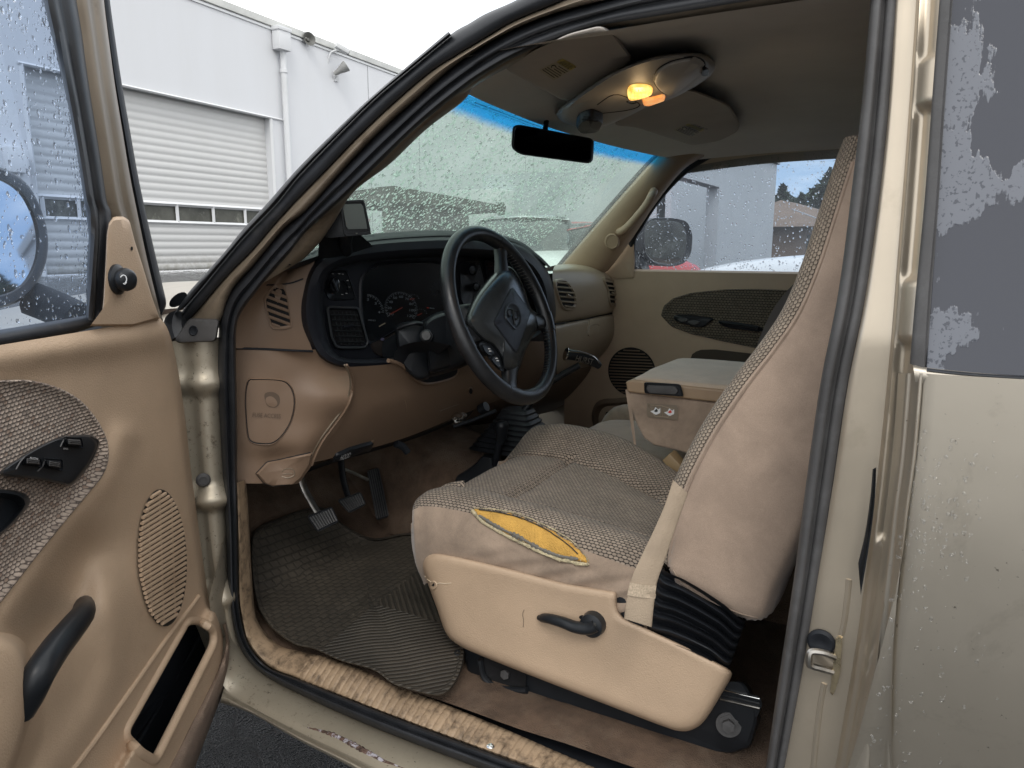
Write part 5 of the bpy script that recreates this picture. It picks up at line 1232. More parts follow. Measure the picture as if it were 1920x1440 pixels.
# backrest : side panel + front insert ------------------------------------
SX = lambda z: .138+(.10*smooth01((z-1.30)/.25))
def BX(px, py, w=0):
    p = at(px, py, x=.138)
    for _ in range(3): p = at(px, py, x=SX(p.z)-w)
    return p
fe = [(1256, 1062), (1257, 1040), (1265, 985), (1283, 925), (1312, 862), (1350, 795), (1400, 722), (1455, 652), (1500, 585), (1535, 505), (1560, 430), (1582, 360), (1600, 305), (1618, 255)]  # seam of woven piping
ft = [(1250, 1055), (1250, 1030), (1256, 975), (1273, 915), (1300, 852), (1337, 783), (1384, 708), (1436, 637), (1478, 568), (1513, 492), (1541, 425), (1566, 352), (1588, 296), (1606, 245)]  # its far edge
nb_ = 70
feq = cr([(p[0], p[1], 0) for p in fe], nb_); ftq = cr([(p[0], p[1], 0) for p in ft], nb_)
hem = [(1257, 1066), (1268, 1090), (1290, 1112), (1330, 1136), (1384, 1158), (1424, 1168), (1438, 1150), (1450, 1110), (1476, 1060), (1500, 1010), (1530, 930), (1556, 850), (1580, 760), (1604, 660), (1624, 560), (1642, 460), (1656, 370), (1668, 290)]
hq = lin([(p[0], p[1], 0) for p in hem], 400)
hs = [0, .02, .04, .065, .09, .115]
rowsB = []; rowsF = []
for i in range(nb_):
    a = BX(feq[i].x, feq[i].y, 0); t = i/(nb_-1)
    k = min(399, int(399*(t*1.9 if t < .14 else .266+(t-.14)*.734/.86)))
    h = hq[k]
    def Q(s, w): return BX(feq[i].x+(h.x-feq[i].x)*s, feq[i].y+(h.y-feq[i].y)*s, w)
    e = Q(1, 0)
    depth = max(.05, a.y-e.y)
    L = [e+Vector((.45-.12*t, .0, 0)), e+Vector((.12, -.01, 0)), e+Vector((.03, -.008, 0)), Q(1, -.004), Q(.94, .007), Q(.8, .012), Q(.6, .014), Q(.4, .013), Q(.2, .010), Q(.06, .005), a, a+Vector((.006, -.002, .001))]
    rowsB.append(L)
    W_ = .50-.14*smooth01((t-.75)/.25)
    rowsF.append([a+Vector((.002, .0, 0)), a+Vector((.003, .010, .002)), a+Vector((.018, .024, .002)), a+Vector((.05, .028, .0)), a+Vector((.10, .016, 0)), a+Vector((W_/2, .004, 0)), a+Vector((W_-.08, .014, 0)), a+Vector((W_-.04, .022, 0)), a+Vector((W_-.005, .01, 0)), a+Vector((W_, -.03, 0)), a+Vector((W_-.01, -depth, 0))])
sb = loft('backrest', rowsB, VEL, seat, nu=nb_*2, nv=90, disp=lambda u, v, p: .003*noise.noise(p*8))
loft('backrest_insert', rowsF, WEAVEB, seat, nu=nb_*2, nv=90)
SBk = surf(sb)
line('hem_stitch', SBk, [(1262, 1068), (1276, 1090), (1300, 1108), (1340, 1130), (1388, 1150), (1420, 1158)], .0012, VELD, seat, w=.0004, n=60, k=5)
line('front_piping', BX, fe[:-1], .0035, VEL, seat, w=.002, n=120, k=6)
# seat belt
strip('seat_belt', (plane((.104, 0, 0), (-1, -.3, 0)), plane((.104, 0, 0), (-1, -.3, 0))), [(1262, 900), (1246, 948), (1228, 990), (1204, 1040), (1184, 1085), (1174, 1130), (1170, 1160)], [(1290, 925), (1272, 975), (1260, 1010), (1247, 1050), (1232, 1092), (1226, 1136), (1222, 1176)], [(0, 0), (.04, .003), (.5, .006), (.96, .003), (1, 0)], BELT, T, n=60)
belt = bpy.data.objects['seat_belt']
strip('belt_stitching', surf(belt), [(1181, 1092), (1176, 1116)], [(1231, 1098), (1227, 1122)], [(0, .001), (.5, .0022), (1, .001)], simple('belt_stitch', (.5, .4, .29), .8, var=.3, vs=400), belt, n=10, smooth=False)
# seat frame and track
PR = plane((.15, 0, 0), (-1, 0, 0))
fr = blob('seat_frame', PR, [(868, 1212), (900, 1222), (1000, 1262), (1130, 1312), (1240, 1356), (1300, 1362), (1350, 1300), (1372, 1276), (1395, 1280), (1418, 1320), (1420, 1352), (1405, 1400), (1372, 1412), (1330, 1410), (1250, 1386), (1150, 1350), (1060, 1318), (980, 1306), (900, 1292), (880, 1272)], [(1.02, -.12), (1.0, -.004), (.98, .0), (.5, .0), (0, .0)], BLACK, seat, n=120, ctr=(1120, 1300), smooth=False)
blob('frame_cutout', PR, rnd2([(908, 1232), (985, 1256), (984, 1292), (930, 1284), (910, 1268)], 8), [(1.05, .004), (.98, .0025), (0, .0015)], DARK, seat, smooth=False, n=40)
line('frame_lip', PR, [(900, 1236), (906, 1266), (925, 1286), (960, 1294), (988, 1294)], .006, BLACK, seat, w=.008, n=30)
bm_ = lathe('frame_bolt', [(.016, 0), (.016, .003), (.010, .003), (.010, .011), (0, .012)], PR(1366, 1358, .002), (-1, -.2, .2), RUBBERG, seat, n=6)
lathe('frame_washer', [(.019, 0), (.019, .003), (0, .003)], PR(1366, 1358, .001), (-1, -.2, .2), RUBBERG, seat, n=24)
lathe('frame_bolt', [(.009, 0), (.009, .005), (0, .006)], PR(948, 1264, .003), (-1, 0, .2), RUBBERG, seat, n=6)
for i, (w_, mm) in enumerate(((.0, CHROME), (.0, BLACK), (.0, STEELW))):
    y_ = i*9
    strip('seat_track', plane((.155, 0, 0), (-1, 0, 0)), [(1350, 1289+y_), (1424, 1306+y_)], [(1350, 1296+y_), (1424, 1314+y_)], [(0, .0), (.2, .006), (.7, .008), (1, .0)], mm, seat, n=8, smooth=False)
blob('track_end', plane((.155, 0, 0), (-1, 0, 0)), rnd2([(1396, 1300), (1424, 1305), (1430, 1320), (1420, 1346), (1396, 1340)], 5), [(1, -.02), (.97, .004), (0, .005)], BLACK, seat, smooth=False, n=30)
# ------------------------------------------------------------------ centre seat + armrest console
ctr = loft('centre_seat', [[(.70, y, z-.12), (.70, y, z-.02), (.74, y, z), (.87, y, z+.004), (1.0, y, z), (1.04, y, z-.02), (1.04, y, z-.12)] for y, z in ((.80, .80), (.79, .845), (.74, .868), (.6, .872), (.3, .862), (.0, .85))], VEL, T, nu=50, nv=50, disp=lambda u, v, p: .003*noise.noise(p*9))
loft('passenger_seat', [[(1.06, y, z-.12), (1.07, y, z-.02), (1.12, y, z+.02), (1.3, y, z-.005), (1.48, y, z+.02), (1.54, y, z-.03), (1.54, y, z-.12)] for y, z in ((.82, .80), (.80, .845), (.74, .868), (.5, .86), (.2, .84))], VELD, T, nu=30, nv=30)
def cx_(y0, y1): pass
# body: loft of sections along y (front rounded), x .62-.95
def csec(y, zt, zb, s=1.0, r=.0):
    return [(.62+r, y, zb), (.615+r, y, zb+(zt-zb)*.5), (.62+r, y, zt-.0), (.78, y, zt+.0), (.96-r, y, zt), (.965-r, y, zb+(zt-zb)*.5), (.96-r, y, zb)]
cb = plane((.62, 0, 0), (-1, 0, 0))
bo = [(1176, 722), (1178, 735), (1300, 750), (1420, 764), (1520, 776), (1520, 900), (1420, 895), (1306, 856), (1270, 846), (1225, 836), (1206, 822), (1192, 795), (1180, 760)]
bo = [(v_.x, v_.y) for v_ in lin([(a, b, 0) for a, b in bo], 120, True)]
cons = plate('centre_console', pts(cb, bo), (-1, 0, 0), .34, VELD, T, bevel=.006, res=4)
mb = [(1174, 716), (1178, 735), (1300, 749), (1420, 762), (1520, 774), (1520, 748), (1420, 736), (1300, 724), (1205, 713), (1184, 711)]
mb = [(v_.x, v_.y) for v_ in lin([(a, b, 0) for a, b in mb], 120, True)]
plate('console_band', pts(cb, mb), (-1, 0, 0), .345, simple('tan_console_band', (.36, .25, .155), .5, grain=.3, gs=600), cons, bevel=.005, res=3, off=.006)
tz = at(1180, 714, x=.62).z
LT = []
for fx in (0, .04, .3, .7, .96, 1):
    x = .617+.345*fx; dz = {0: -.004, .04: .006, .3: .010, .7: .010, .96: .006, 1: -.006}[fx]
    yf = at(1180, 714, x=.62).y
    LT.append([(x, yf-.002, tz-.006+dz*.2), (x, yf-.012, tz+dz), (x, yf-.05, tz+dz+.004), (x, yf-.2, tz+dz+.003), (x, yf-.42, tz+dz), (x, yf-.6, tz+dz)])
loft('console_lid', LT, VELP, cons, nu=40, nv=60, disp=lambda u, v, p: .0025*noise.noise(p*7))
lt = blob('console_latch', cb, rnd2([(1207, 716), (1276, 720), (1283, 744), (1208, 738)], 5), [(1.0, .004), (.98, .014), (.93, .015), (.9, .011), (0, .011)], BLACK, cons, smooth=False, n=50)
blob('latch_button', cb, rnd2([(1213, 722), (1266, 724), (1274, 732), (1268, 740), (1216, 737), (1211, 730)], 4), [(1, .011), (.94, .015), (0, .016)], RUBBERG, cons, smooth=False, n=40)
lb = blob('seat_belt_label', cb, lin4([(1213, 756), (1271, 760), (1271, 788), (1213, 782)]), [(1, .0025), (0, .003)], BROWNP, cons, smooth=False, n=24)
line('label_border', cb, [(1216, 759), (1268, 763), (1268, 784), (1216, 779)], .0007, BELT, cons, w=.0032, closed=True, n=5, k=4, smooth=False)
for i in range(2):
    ox, oy = i*26, i*2.2
    line('label_frame', cb, [(1242, 761), (1242, 781)], .0006, BELT, cons, w=.0032, n=2, k=4, smooth=False)
    blob('label_seat_icon', cb, [(1219+ox, 771+oy), (1226+ox, 769+oy), (1229+ox, 763+oy), (1234+ox, 768+oy), (1238+ox, 765+oy), (1238+ox, 774+oy), (1230+ox, 778+oy), (1226+ox, 776+oy)], [(1, .0034), (0, .0036)], WHITE, cons, n=24, smooth=False)
    blob('label_belt_icon', cb, [(1226+ox, 771+oy), (1231+ox, 766+oy), (1234+ox, 771+oy), (1230+ox, 773+oy)], [(1, .004), (0, .0042)], INK if i == 0 else RED, cons, n=16, smooth=False)
# belt buckle between the seats
bk = at(1262, 862, x=.70)
bA, bB = at(1256, 856, x=.60), at(1296, 898, x=.60)
d = (bB-bA).normalized()
BK = simple('amber_buckle_plastic', (.27, .19, .10), .4)
bx_ = Vector((0, 0, 1)).cross(d).normalized(); q = Matrix((bx_, d, bx_.cross(d))).transposed().to_4x4()
b1_ = box('belt_buckle', bA.lerp(bB, .35), .040, .055, .024, BK, T, bev=.004, rot=q)
box('buckle_sleeve', bA.lerp(bB, .9)+Vector((0, 0, -.002)), .037, .05, .020, BK, b1_, bev=.004, rot=q)
# far belt hanging by the passenger seat
strip('passenger_belt', plane((1.0, 0, 0), (-1, -.2, 0)), [(1524, 498), (1490, 530), (1457, 568), (1434, 610), (1418, 650), (1406, 680)], [(1580, 505), (1530, 540), (1500, 580), (1476, 620), (1455, 655), (1440, 680)], [(0, 0), (.5, .01), (1, 0)], BELTD, T, n=30)
# ------------------------------------------------------------------ passenger door
PD = plane((1.60, 0, 0), (-1, 0, 0))
def PDw(px, py, w=0):
    return PD(px, py, w)
# door skin grid in real coordinates, with relief
def pdsurf(y, z):
    h = .0
    h += .03*math.exp(-((z-1.255)/.03)**2)*0
    h += .028*smooth01((.98-z)/.10)*smooth01((.72-y)/.2)*smooth01((z-.80)/.06)
    h -= .02*smooth01((1.262-z)/.02-.2)*0
    return Vector((1.60-h, y, z))
ys = [-.95+(1.17+.95)*i/60 for i in range(61)]; zs = [.56+(1.262-.56)*j/40 for j in range(41)]
vs = [pdsurf(y, z) for y in ys for z in zs]; fs = [(i*41+j, i*41+j+1, (i+1)*41+j+1, (i+1)*41+j) for i in range(60) for j in range(40)]
pd_ = mesh('passenger_door', vs, fs, TRIMT, T)
SPD = surf(pd_, fallback=PD)
loft('door_sill_ledge', [[(1.60, y, 1.262) for y in (1.17, .5, -.95)], [(1.615, y, 1.268) for y in (1.17, .5, -.95)], [(1.66, y, 1.266) for y in (1.17, .5, -.95)]], TRIMT, pd_, nu=6, nv=10)
sw_ = blob('mirror_sail_trim', PD, [(1128, 512), (1150, 482), (1172, 452), (1184, 440), (1189, 446), (1190, 490), (1189, 522), (1160, 524), (1132, 520)], [(1, -.01), (.97, .004), (.9, .006), (0, .006)], TRIMT, pd_, n=50, smooth=False)
blob('sail_dot', PD, [(1166+2.4*math.cos(a), 471+2.4*math.sin(a)) for a in [k*PI/5 for k in range(10)]], [(1, .0065), (0, .007)], BLACK, pd_, n=14)
# fabric insert
fi = [(1244, 592), (1248, 575), (1266, 560), (1300, 550), (1360, 544), (1420, 543), (1500, 546), (1600, 556), (1600, 700), (1500, 672), (1430, 654), (1360, 640), (1300, 626), (1262, 612)]
fins = blob('door_fabric', SPD, fi, [(1.03, -.002), (1.0, .006), (.97, .003), (.93, .005), (.5, .006), (0, .006)], WEAVEP, pd_, n=90, steps=3, smooth=False)
SFI = surf(fins)
swp = blob('window_switch', SFI, [(1264, 594), (1272, 590), (1300, 591), (1334, 596), (1336, 600), (1320, 612), (1308, 613), (1280, 606), (1266, 600)], [(1.03, 0), (1, .006), (.9, .010), (0, .010)], BLACK, pd_, n=40)
blob('switch_button', surf(swp), [(1270, 598), (1284, 596), (1292, 600), (1280, 604)], [(1, 0), (.8, .008), (0, .008)], RUBBERG, pd_, n=20)
blob('switch_button', surf(swp), [(1288, 603), (1302, 600), (1314, 604), (1302, 609)], [(1, 0), (.8, .008), (0, .008)], RUBBERG, pd_, n=20)
blob('door_handle_recess', SFI, rnd2([(1346, 603), (1354, 602), (1424, 612), (1430, 618), (1424, 622), (1360, 613)], 5), [(1.06, 0), (1.0, .008), (.9, .004), (.85, .001), (0, .001)], BLACKM, pd_, smooth=False, n=40)
line('door_handle_bar', SFI, [(1356, 604), (1390, 608), (1422, 614)], .006, BLACK, pd_, w=.012, n=12)
# armrest shadow pocket
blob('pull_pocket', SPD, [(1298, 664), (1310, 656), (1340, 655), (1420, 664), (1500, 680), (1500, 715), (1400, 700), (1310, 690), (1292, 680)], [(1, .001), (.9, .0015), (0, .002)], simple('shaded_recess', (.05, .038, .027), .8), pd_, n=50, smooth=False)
spk = [(1185+43*math.cos(a), 697+44*math.sin(a)+43*math.cos(a)*.06) for a in [k*PI/16 for k in range(32)]]
sg = blob('speaker_grille', SPD, spk, [(1.04, .0), (1.0, .004), (.97, .001), (0, .0015)], DARK, pd_, n=60)
for i in range(15):
    y = 657+i*5.6; dx = math.sqrt(max(0, 1-((y-697)/43)**2))*42
    if dx > 4: line('grille_bar', SPD, [(1185-dx, y-dx*.03), (1185+dx, y+dx*.05)], .0024, STK, pd_, w=.004, n=6, k=5)
# map pocket on the far door
mp_ = [(1118, 810), (1112, 780), (1122, 756), (1150, 750), (1210, 758), (1210, 860), (1130, 860)]
blob('map_pocket_far', SPD, mp_, [(1.05, 0), (1, .01), (.92, .014), (.84, .006), (.8, -.004), (0, -.01)], STK, pd_, n=50)
blob('pocket_void', SPD, [(1134, 800), (1136, 776), (1148, 770), (1200, 776), (1200, 860), (1150, 850)], [(1, .006), (0, .004)], DARK, pd_, n=30)
# window seal + glass (tilted upper plane)
PW = plane((1.625, 0, 1.25), (-1, 0, -.20))
wo = [(1190, 520), (1184, 500), (1184, 448), (1196, 424), (1224, 380), (1262, 336), (1300, 306), (1350, 282), (1410, 266), (1500, 257), (1610, 250), (1720, 250)]
wi = [(1196, 514), (1192, 498), (1192, 452), (1204, 430), (1232, 386), (1270, 342), (1306, 313), (1354, 288), (1412, 271), (1500, 261), (1610, 254), (1720, 254)]
strip('window_seal', PW, [(p[0]-9, p[1]-6) for p in wo], wi, [(-.5, -.02), (.0, .004), (.5, .012), (.9, .006), (1, -.02)], BLACKM, pd_, n=90)
strip('window_seal', PW, [(1184, 514), (1350, 517), (1520, 521), (1720, 526)], [(1184, 524), (1350, 524), (1520, 529), (1720, 534)], [(0, -.01), (.3, .006), (.8, .008), (1, .0)], BLACKM, pd_, n=30)
GP = glass_pane('tinted_window_glass', (.60, .66, .72), .12, (.62, .68, .76))
PWg = plane((1.645, 0, 1.25), (-1, 0, -.20))
pgp = [PWg(x, y) for x, y in [(1180, 530), (1180, 440), (1220, 375), (1262, 330), (1300, 300), (1350, 276), (1410, 260), (1500, 250), (1740, 244), (1740, 540)]]
pg = mesh('window_glass', pgp, [tuple(range(len(pgp)))], GP, pd_)
it = []
while len(it) < 1500:
    x, y = random.uniform(1190, 1620), random.uniform(255, 520)
    if not inpoly(x, y, wi+[(1720, 530), (1196, 520)]): continue
    e = min(abs(x-1194), abs(y-516)*1.2, 400); 
    if random.random() < .25+.75*math.exp(-e/40) or (x-1200)*.7+(y-300) < 130:
        it.append((PWg(x, y, -.004), (1, 0, .2), random.choice([.001, .0016, .0022, .003]), random.uniform(1, 1.7)))
drops('raindrops', it, pg, k=7, hr=.5)
# rear-quarter closing on the passenger side
loft('far_rear_wall', [[(1.62, y, 1.26), (1.57, y, 1.64)] for y in (.0, -.95)], CARPETD, T, nu=3, nv=3)
# passenger door mirror
mg0 = at(1250, 453, x=1.84); mgn = Vector((-.55, -.835, .0)).normalized(); PMr = plane(mg0, mgn)
go = rnd2([(1207, 418), (1222, 409), (1262, 409), (1286, 415), (1296, 440), (1294, 472), (1284, 492), (1262, 500), (1226, 494), (1208, 478), (1205, 448)], 9)
dirb = Vector((.06, .16, 0))
gq = [(v_.x, v_.y) for v_ in cr([(a, b, 0) for a, b in go], 70, True)]
def shp(s, off, sh=(0, 0)): return [PMr(1250+(x-1250)*s+sh[0], 454+(y-454)*s+sh[1])+off for x, y in gq]
pmr = rings('passenger_mirror', [shp(.4, dirb*1.25, (-5, 0)), shp(.85, dirb*.95, (-6, 0)), shp(1.0, dirb*.5, (-4, 0)), shp(1.02, dirb*.05), shp(1.0, Vector((0, 0, 0))-dirb*.04), shp(.93, Vector((0, 0, 0))), shp(.90, dirb*.08)], BLACK, T, resample=False)
MGL = simple('mirror_glass', (.72, .74, .76), .03, 1, var=.02, rvar=.005)
rings('mirror_glass', [shp(.93, dirb*.05), shp(.0, dirb*.05)], MGL, pmr, resample=False, cap=False)
tube('mirror_bracket', [PMr(1212, 478)+dirb*.4, at(1204, 508, x=1.74), at(1196, 516, x=1.66)], .03, BLACK, pmr, n=12, flat=1)
# ------------------------------------------------------------------ OPEN DRIVER DOOR
HN = Vector((.485, -.875, 0)).normalized(); H0 = Vector((-.06, 1.12, 0)); HD = Vector((-.875, -.485, 0)).normalized()
PDr = plane(H0, HN)
def relief(px, py):
    w = 0
    # roll at the top of the panel
    w += .012*gauss(px, py, 150, 650, 260, 30, -9)
    # fabric zone is dished, ends in a ridge sweeping down-left
    d, sg, t = segdist(px, py, [(230, 820), (205, 890), (130, 985), (0, 1175), (-120, 1350)])
    w += .008*math.exp(-(d/26)**2)
    # hollow behind the pull handle
    w -= .035*gauss(px, py, 118, 1130, 52, 150, 38)
    w -= .012*gauss(px, py, 150, 1035, 38, 55, 30)
    # soft ridge right of the handle
    d, sg, t = segdist(px, py, [(188, 1080), (214, 1180), (212, 1250), (180, 1330), (100, 1440), (60, 1500)])
    w += .007*math.exp(-(d/32)**2)
    # handle boss, lower left
    w += .055*smooth01(1.25-math.hypot((px+30)/95, (py-1330)/140))
    # raised map pocket bin
    e = ((py-(1130+(380-px)*1.0)))
    w += .022*smooth01((px*.86+py*.5-905)/16)*smooth01((py-1090)/30)
    return w
rb = [(300, 596), (312, 612), (322, 640), (335, 700), (348, 790), (358, 880), (370, 970), (382, 1060), (392, 1120), (408, 1150), (420, 1180), (425, 1205), (424, 1240), (416, 1275), (400, 1320), (380, 1370), (360, 1420), (330, 1500), (310, 1560)]
rq = cr([(p[0], p[1], 0) for p in rb], 170)
tp = [(-260, 690), (-120, 664), (0, 645), (100, 624), (172, 606), (230, 600), (300, 596)]
pocket = rnd2([(350, 1164), (372, 1163), (400, 1180), (401, 1205), (392, 1225), (290, 1428), (262, 1412), (234, 1382), (234, 1368)], 8)
vs, fs = [], []; nx, ny = 150, len(rq)
XL = -260
pix = []
for j in range(ny):
    rx, ry = rq[j].x, rq[j].y
    for i in range(nx):
        s = i/(nx-1); x = XL+(rx-XL)*s
        # top boundary bends: rows near the top follow the belt line
        yt = 690-(x+260)*.165 if x < 300 else 596
        y = ry + (yt-596)*(1-min(1, (ry-596)/420))
        w = relief(x, y)
        ed = 1-s
        w -= .02*max(0, 1-(rx-x)/14)**2
        vs.append(PDr(x, y, w)); pix.append((x, y))
for j in range(ny-1):
    for i in range(nx-1):
        k0 = j*nx+i; cxp = sum(pix[q_][0] for q_ in (k0, k0+1, k0+nx, k0+nx+1))/4; cyp = sum(pix[q_][1] for q_ in (k0, k0+1, k0+nx, k0+nx+1))/4
        if inpoly(cxp, cyp, pocket): continue
        fs.append((k0, k0+1, k0+nx+1, k0+nx))
door = mesh('driver_door', vs, fs, TAN, T, angle=80)
SDO = surf(door, fallback=lambda x, y, w=0: PDr(x, y, w+relief(x, y)))
def PDO(x, y, w=0): return PDr(x, y, w+relief(x, y))
PDO.nrm = lambda x, y: HN
# pocket walls + lining + rim
pq = [(v_.x, v_.y) for v_ in lin([(a, b, 0) for a, b in pocket], 90, True)]
rings('map_pocket', [[PDO(a, b, .000) for a, b in pq], [PDO(a, b, -.02) for a, b in pq], [PDO(a, b, -.07) for a, b in pq]], BLACKM, door, resample=False)
line('pocket_rim', PDO, pocket, .0075, TAN, door, w=-.0015, closed=True, n=110, k=10, smooth=False)
line('pocket_flange', PDO, [(240, 1440), (300, 1345), (350, 1262), (392, 1180), (404, 1150)], .001, TAN, door, w=0, n=4)
bpy.data.objects.remove(bpy.data.objects['pocket_flange'])
strip('door_carpet_strip', (PDO, PDO), [(446, 1160), (432, 1215), (410, 1290), (360, 1400), (310, 1520)][0:0] or [(418, 1172), (424, 1205), (408, 1262), (352, 1376), (290, 1500)], [(424, 1166), (431, 1210), (424, 1275), (378, 1400), (330, 1530)], [(-.15, -.004), (.1, .006), (.5, .010), (.9, .002), (1.05, -.03)], CARPETL, door, n=60, steps=4)
line('pocket_step', PDO, [(90, 1500), (160, 1412), (240, 1300), (310, 1200), (352, 1145), (372, 1118)], .004, TAN, door, w=.001, n=40, k=8)
# fabric
fa = [(-260, 760), (-120, 722), (0, 714), (52, 714), (100, 726), (142, 748), (172, 780), (188, 806), (197, 830), (199, 860), (190, 888), (172, 912), (130, 962), (70, 1035), (0, 1124), (-120, 1270), (-260, 1420)]
fa2 = [(v_.x, v_.y) for v_ in cr([(a, b, 0) for a, b in fa], 110, True)]
R_ = []
cxf, cyf = 20, 900
for sc_, h in ((1.005, .0), (1.0, .003), (.99, .004), (.97, .002), (.9, -.002), (.8, -.003), (.7, -.003), (.6, -.003), (.5, -.002), (.4, -.002), (.3, 0), (.2, 0), (.1, 0), (.02, 0)):
    R_.append([PDO(cxf+(x-cxf)*sc_, cyf+(y-cyf)*sc_, h+.002) for x, y in fa2])
# keep fabric above the panel by raising it a little
fb = rings('door_fabric', [[p+HN*.003 for p in r] for r in R_], WEAVED, door, resample=False, uvaxes=(HD, (0, 0, 1)), angle=80)
SF = surf(fb)
def SFw(x, y, w=0): return PDr(x, y, w+.010)
SFw.nrm = lambda x, y: HN
# window switch panel
spo = [(0, 884), (30, 862), (70, 838), (110, 820), (150, 815), (172, 816), (184, 824), (186, 836), (172, 866), (148, 898), (132, 911), (118, 908), (60, 897), (10, 893)]
sp_l = blob('window_switch_panel', SFw, spo, [(1.0, -.004), (.99, .010), (.93, .018), (.88, .019), (.6, .019), (0, .019)], BLACK, door, n=90)
SS = surf(sp_l); 
def SSw(x, y, w=0): return PDr(x, y, w+.029)
SSw.nrm = lambda x, y: HN
strip('panel_step', SSw, [(170, 818), (158, 848), (130, 864), (112, 900)], [(186, 826), (174, 860), (148, 892), (130, 909)], [(0, 0), (.2, -.001), (1, -.004)], BLACK, sp_l, n=20)
for o in ([(124, 823), (150, 824), (153, 836), (126, 834)], [(50, 860), (74, 862), (76, 872), (48, 870)], [(86, 863), (114, 865), (114, 878), (90, 875)]):
    cxo = sum(p[0] for p in o)/4; cyo = sum(p[1] for p in o)/4
    blob('switch_well', SSw, rnd2([((x-cxo)*1.35+cxo, (y-cyo)*1.7+cyo) for x, y in o], 3), [(1, .0005), (.95, .003), (.85, .001), (0, .001)], BLACKM, sp_l, smooth=False, n=36)
    b_ = blob('window_switch_button', SSw, rnd2(o, 3), [(1.05, 0), (1, .006), (.85, .009), (0, .0085)], BLACK, sp_l, smooth=False, n=30)
    for i in range(3): line('button_rib', SSw, [(o[3][0]+3, o[3][1]-3-i*3), (o[2][0]-3, o[2][1]-3-i*3)], .0008, RUBBERG, sp_l, w=.0095, n=4, k=4)
textS('auto_text', 'AUTO', SSw, (56, 858), (71, 861), 4, WHITE, sp_l, w=.010)
textS('lock_text', 'LOCK', SSw, (119, 841), (128, 842), 3, WHITE, sp_l, w=.002)
line('panel_highlight', SSw, [(113, 838), (120, 824), (124, 822)], .0009, RUBBERG, sp_l, w=.001, n=8, k=5)
line('panel_highlight', SSw, [(30, 880), (38, 866), (46, 857)], .0009, RUBBERG, sp_l, w=.001, n=8, k=5)
line('panel_highlight', SSw, [(70, 884), (80, 874), (84, 862)], .0009, RUBBERG, sp_l, w=.001, n=8, k=5)
# inner door handle cup at the left edge
hcp = [(-90, 940), (-20, 922), (20, 922), (42, 928), (51, 938), (48, 952), (20, 985), (-10, 1010), (-90, 1080)]
blob('door_handle_cup', SFw, hcp, [(1.05, -.002), (1.0, .010), (.95, .012), (.88, .004), (.8, -.003), (0, -.006)], BLACK, door, n=60)
# pull handle
blob('handle_boss', PDr, [(-120, 1190), (-40, 1192), (10, 1202), (36, 1222), (50, 1256), (54, 1296), (52, 1332), (44, 1372), (20, 1440), (-20, 1520), (-120, 1540)], [(1.12, -.02), (1.03, .035), (1.0, .055), (.96, .066), (.88, .072), (.6, .074), (0, .074)], TAN, door, n=90)
ph = tube('pull_handle', [PDr(36, 1330, .052), PDr(52, 1304, .062), PDr(74, 1262, .074), PDr(105, 1215, .07), PDr(138, 1174, .06), PDr(155, 1152, .045), PDr(157, 1138, .01), PDr(156, 1136, -.02)], .0160, BLACK, door, n=60, k=16, flat=.85, rf=lambda t: 1.2-.38*t)
# speaker grille
sk_ = [(303+44*math.cos(a)-math.sin(a)*8*0+(1046-1046)*0, 1046+125*math.sin(a)) for a in [k*PI/24 for k in range(48)]]
sk_ = [(x+(y-1046)*.035+2, y) for x, y in sk_]
sgr = blob('speaker_grille', PDO, sk_, [(1.03, .002), (1.0, .004), (.97, .003), (0, .003)], simple('grille_backing', (.02, .016, .012), .9), door, n=80, steps=3)
import itertools
gr = []
for k in range(-10, 40):
    y0 = 905+k*9.6; seg = []
    for i in range(61):
        x = 250+i*2; y = y0-(x-250)*.62
        if inpoly(x, y, sk_): seg.append((x, y))
    if len(seg) > 3: gr.append(line('grille_bar', PDO, [seg[0], seg[len(seg)//2], seg[-1]], .0032, TAN, None, w=.006, n=14, k=6))
for x0 in (281, 303, 325):
    seg = [(x0+(y-1046)*.035, y) for y in range(920, 1175, 6) if inpoly(x0+(y-1046)*.035, y, sk_)]
    gr.append(line('grille_post', PDO, [seg[0], seg[len(seg)//2], seg[-1]], .0016, TAN, None, w=.004, n=14, k=6))
merge('grille_bars', gr, sgr)
# mirror sail trim + knob
st_o = [(204, 418), (213, 406), (232, 406), (243, 414), (252, 450), (268, 500), (286, 560), (300, 598), (250, 612), (168, 612), (190, 600), (194, 560), (198, 490), (200, 440)]
sail = blob('mirror_sail_trim', PDr, st_o, [(1.0, -.006), (.985, .008), (.95, .012), (.8, .013), (0, .014)], TAN, door, n=90, smooth=False, steps=3)
SSA = surf(sail)
blob('trim_hole', SSA, [(246+2*math.cos(a), 466+4*math.sin(a)) for a in [k*PI/5 for k in range(10)]], [(1, .001), (0, .0012)], DARK, door, n=16)
kc = PDr(219, 524, .014)
lathe('knob_collar', [(.021, -.004), (.021, .003), (.016, .008), (0, .008)], kc, HN, BLACK, door, n=32)
kn_ = lathe('mirror_adjuster', [(.010, .004), (.013, .007), (.0155, .012), (.016, .017), (.0145, .022), (.010, .026), (.004, .0275), (0, .0277)], kc, HN+Vector((-.35, -.1, 0)), BLACK, door, n=36)
SKN = surf(kn_)
line('knob_arrow', SKN, [(226, 520), (231, 516), (236, 519), (237, 526), (234, 531)], .0007, WHITE, kn_, w=.0005, n=16, k=5)
line('knob_arrow', SKN, [(231, 531), (234, 533), (237, 529)], .0007, WHITE, kn_, w=.0005, n=6, k=5, smooth=False)
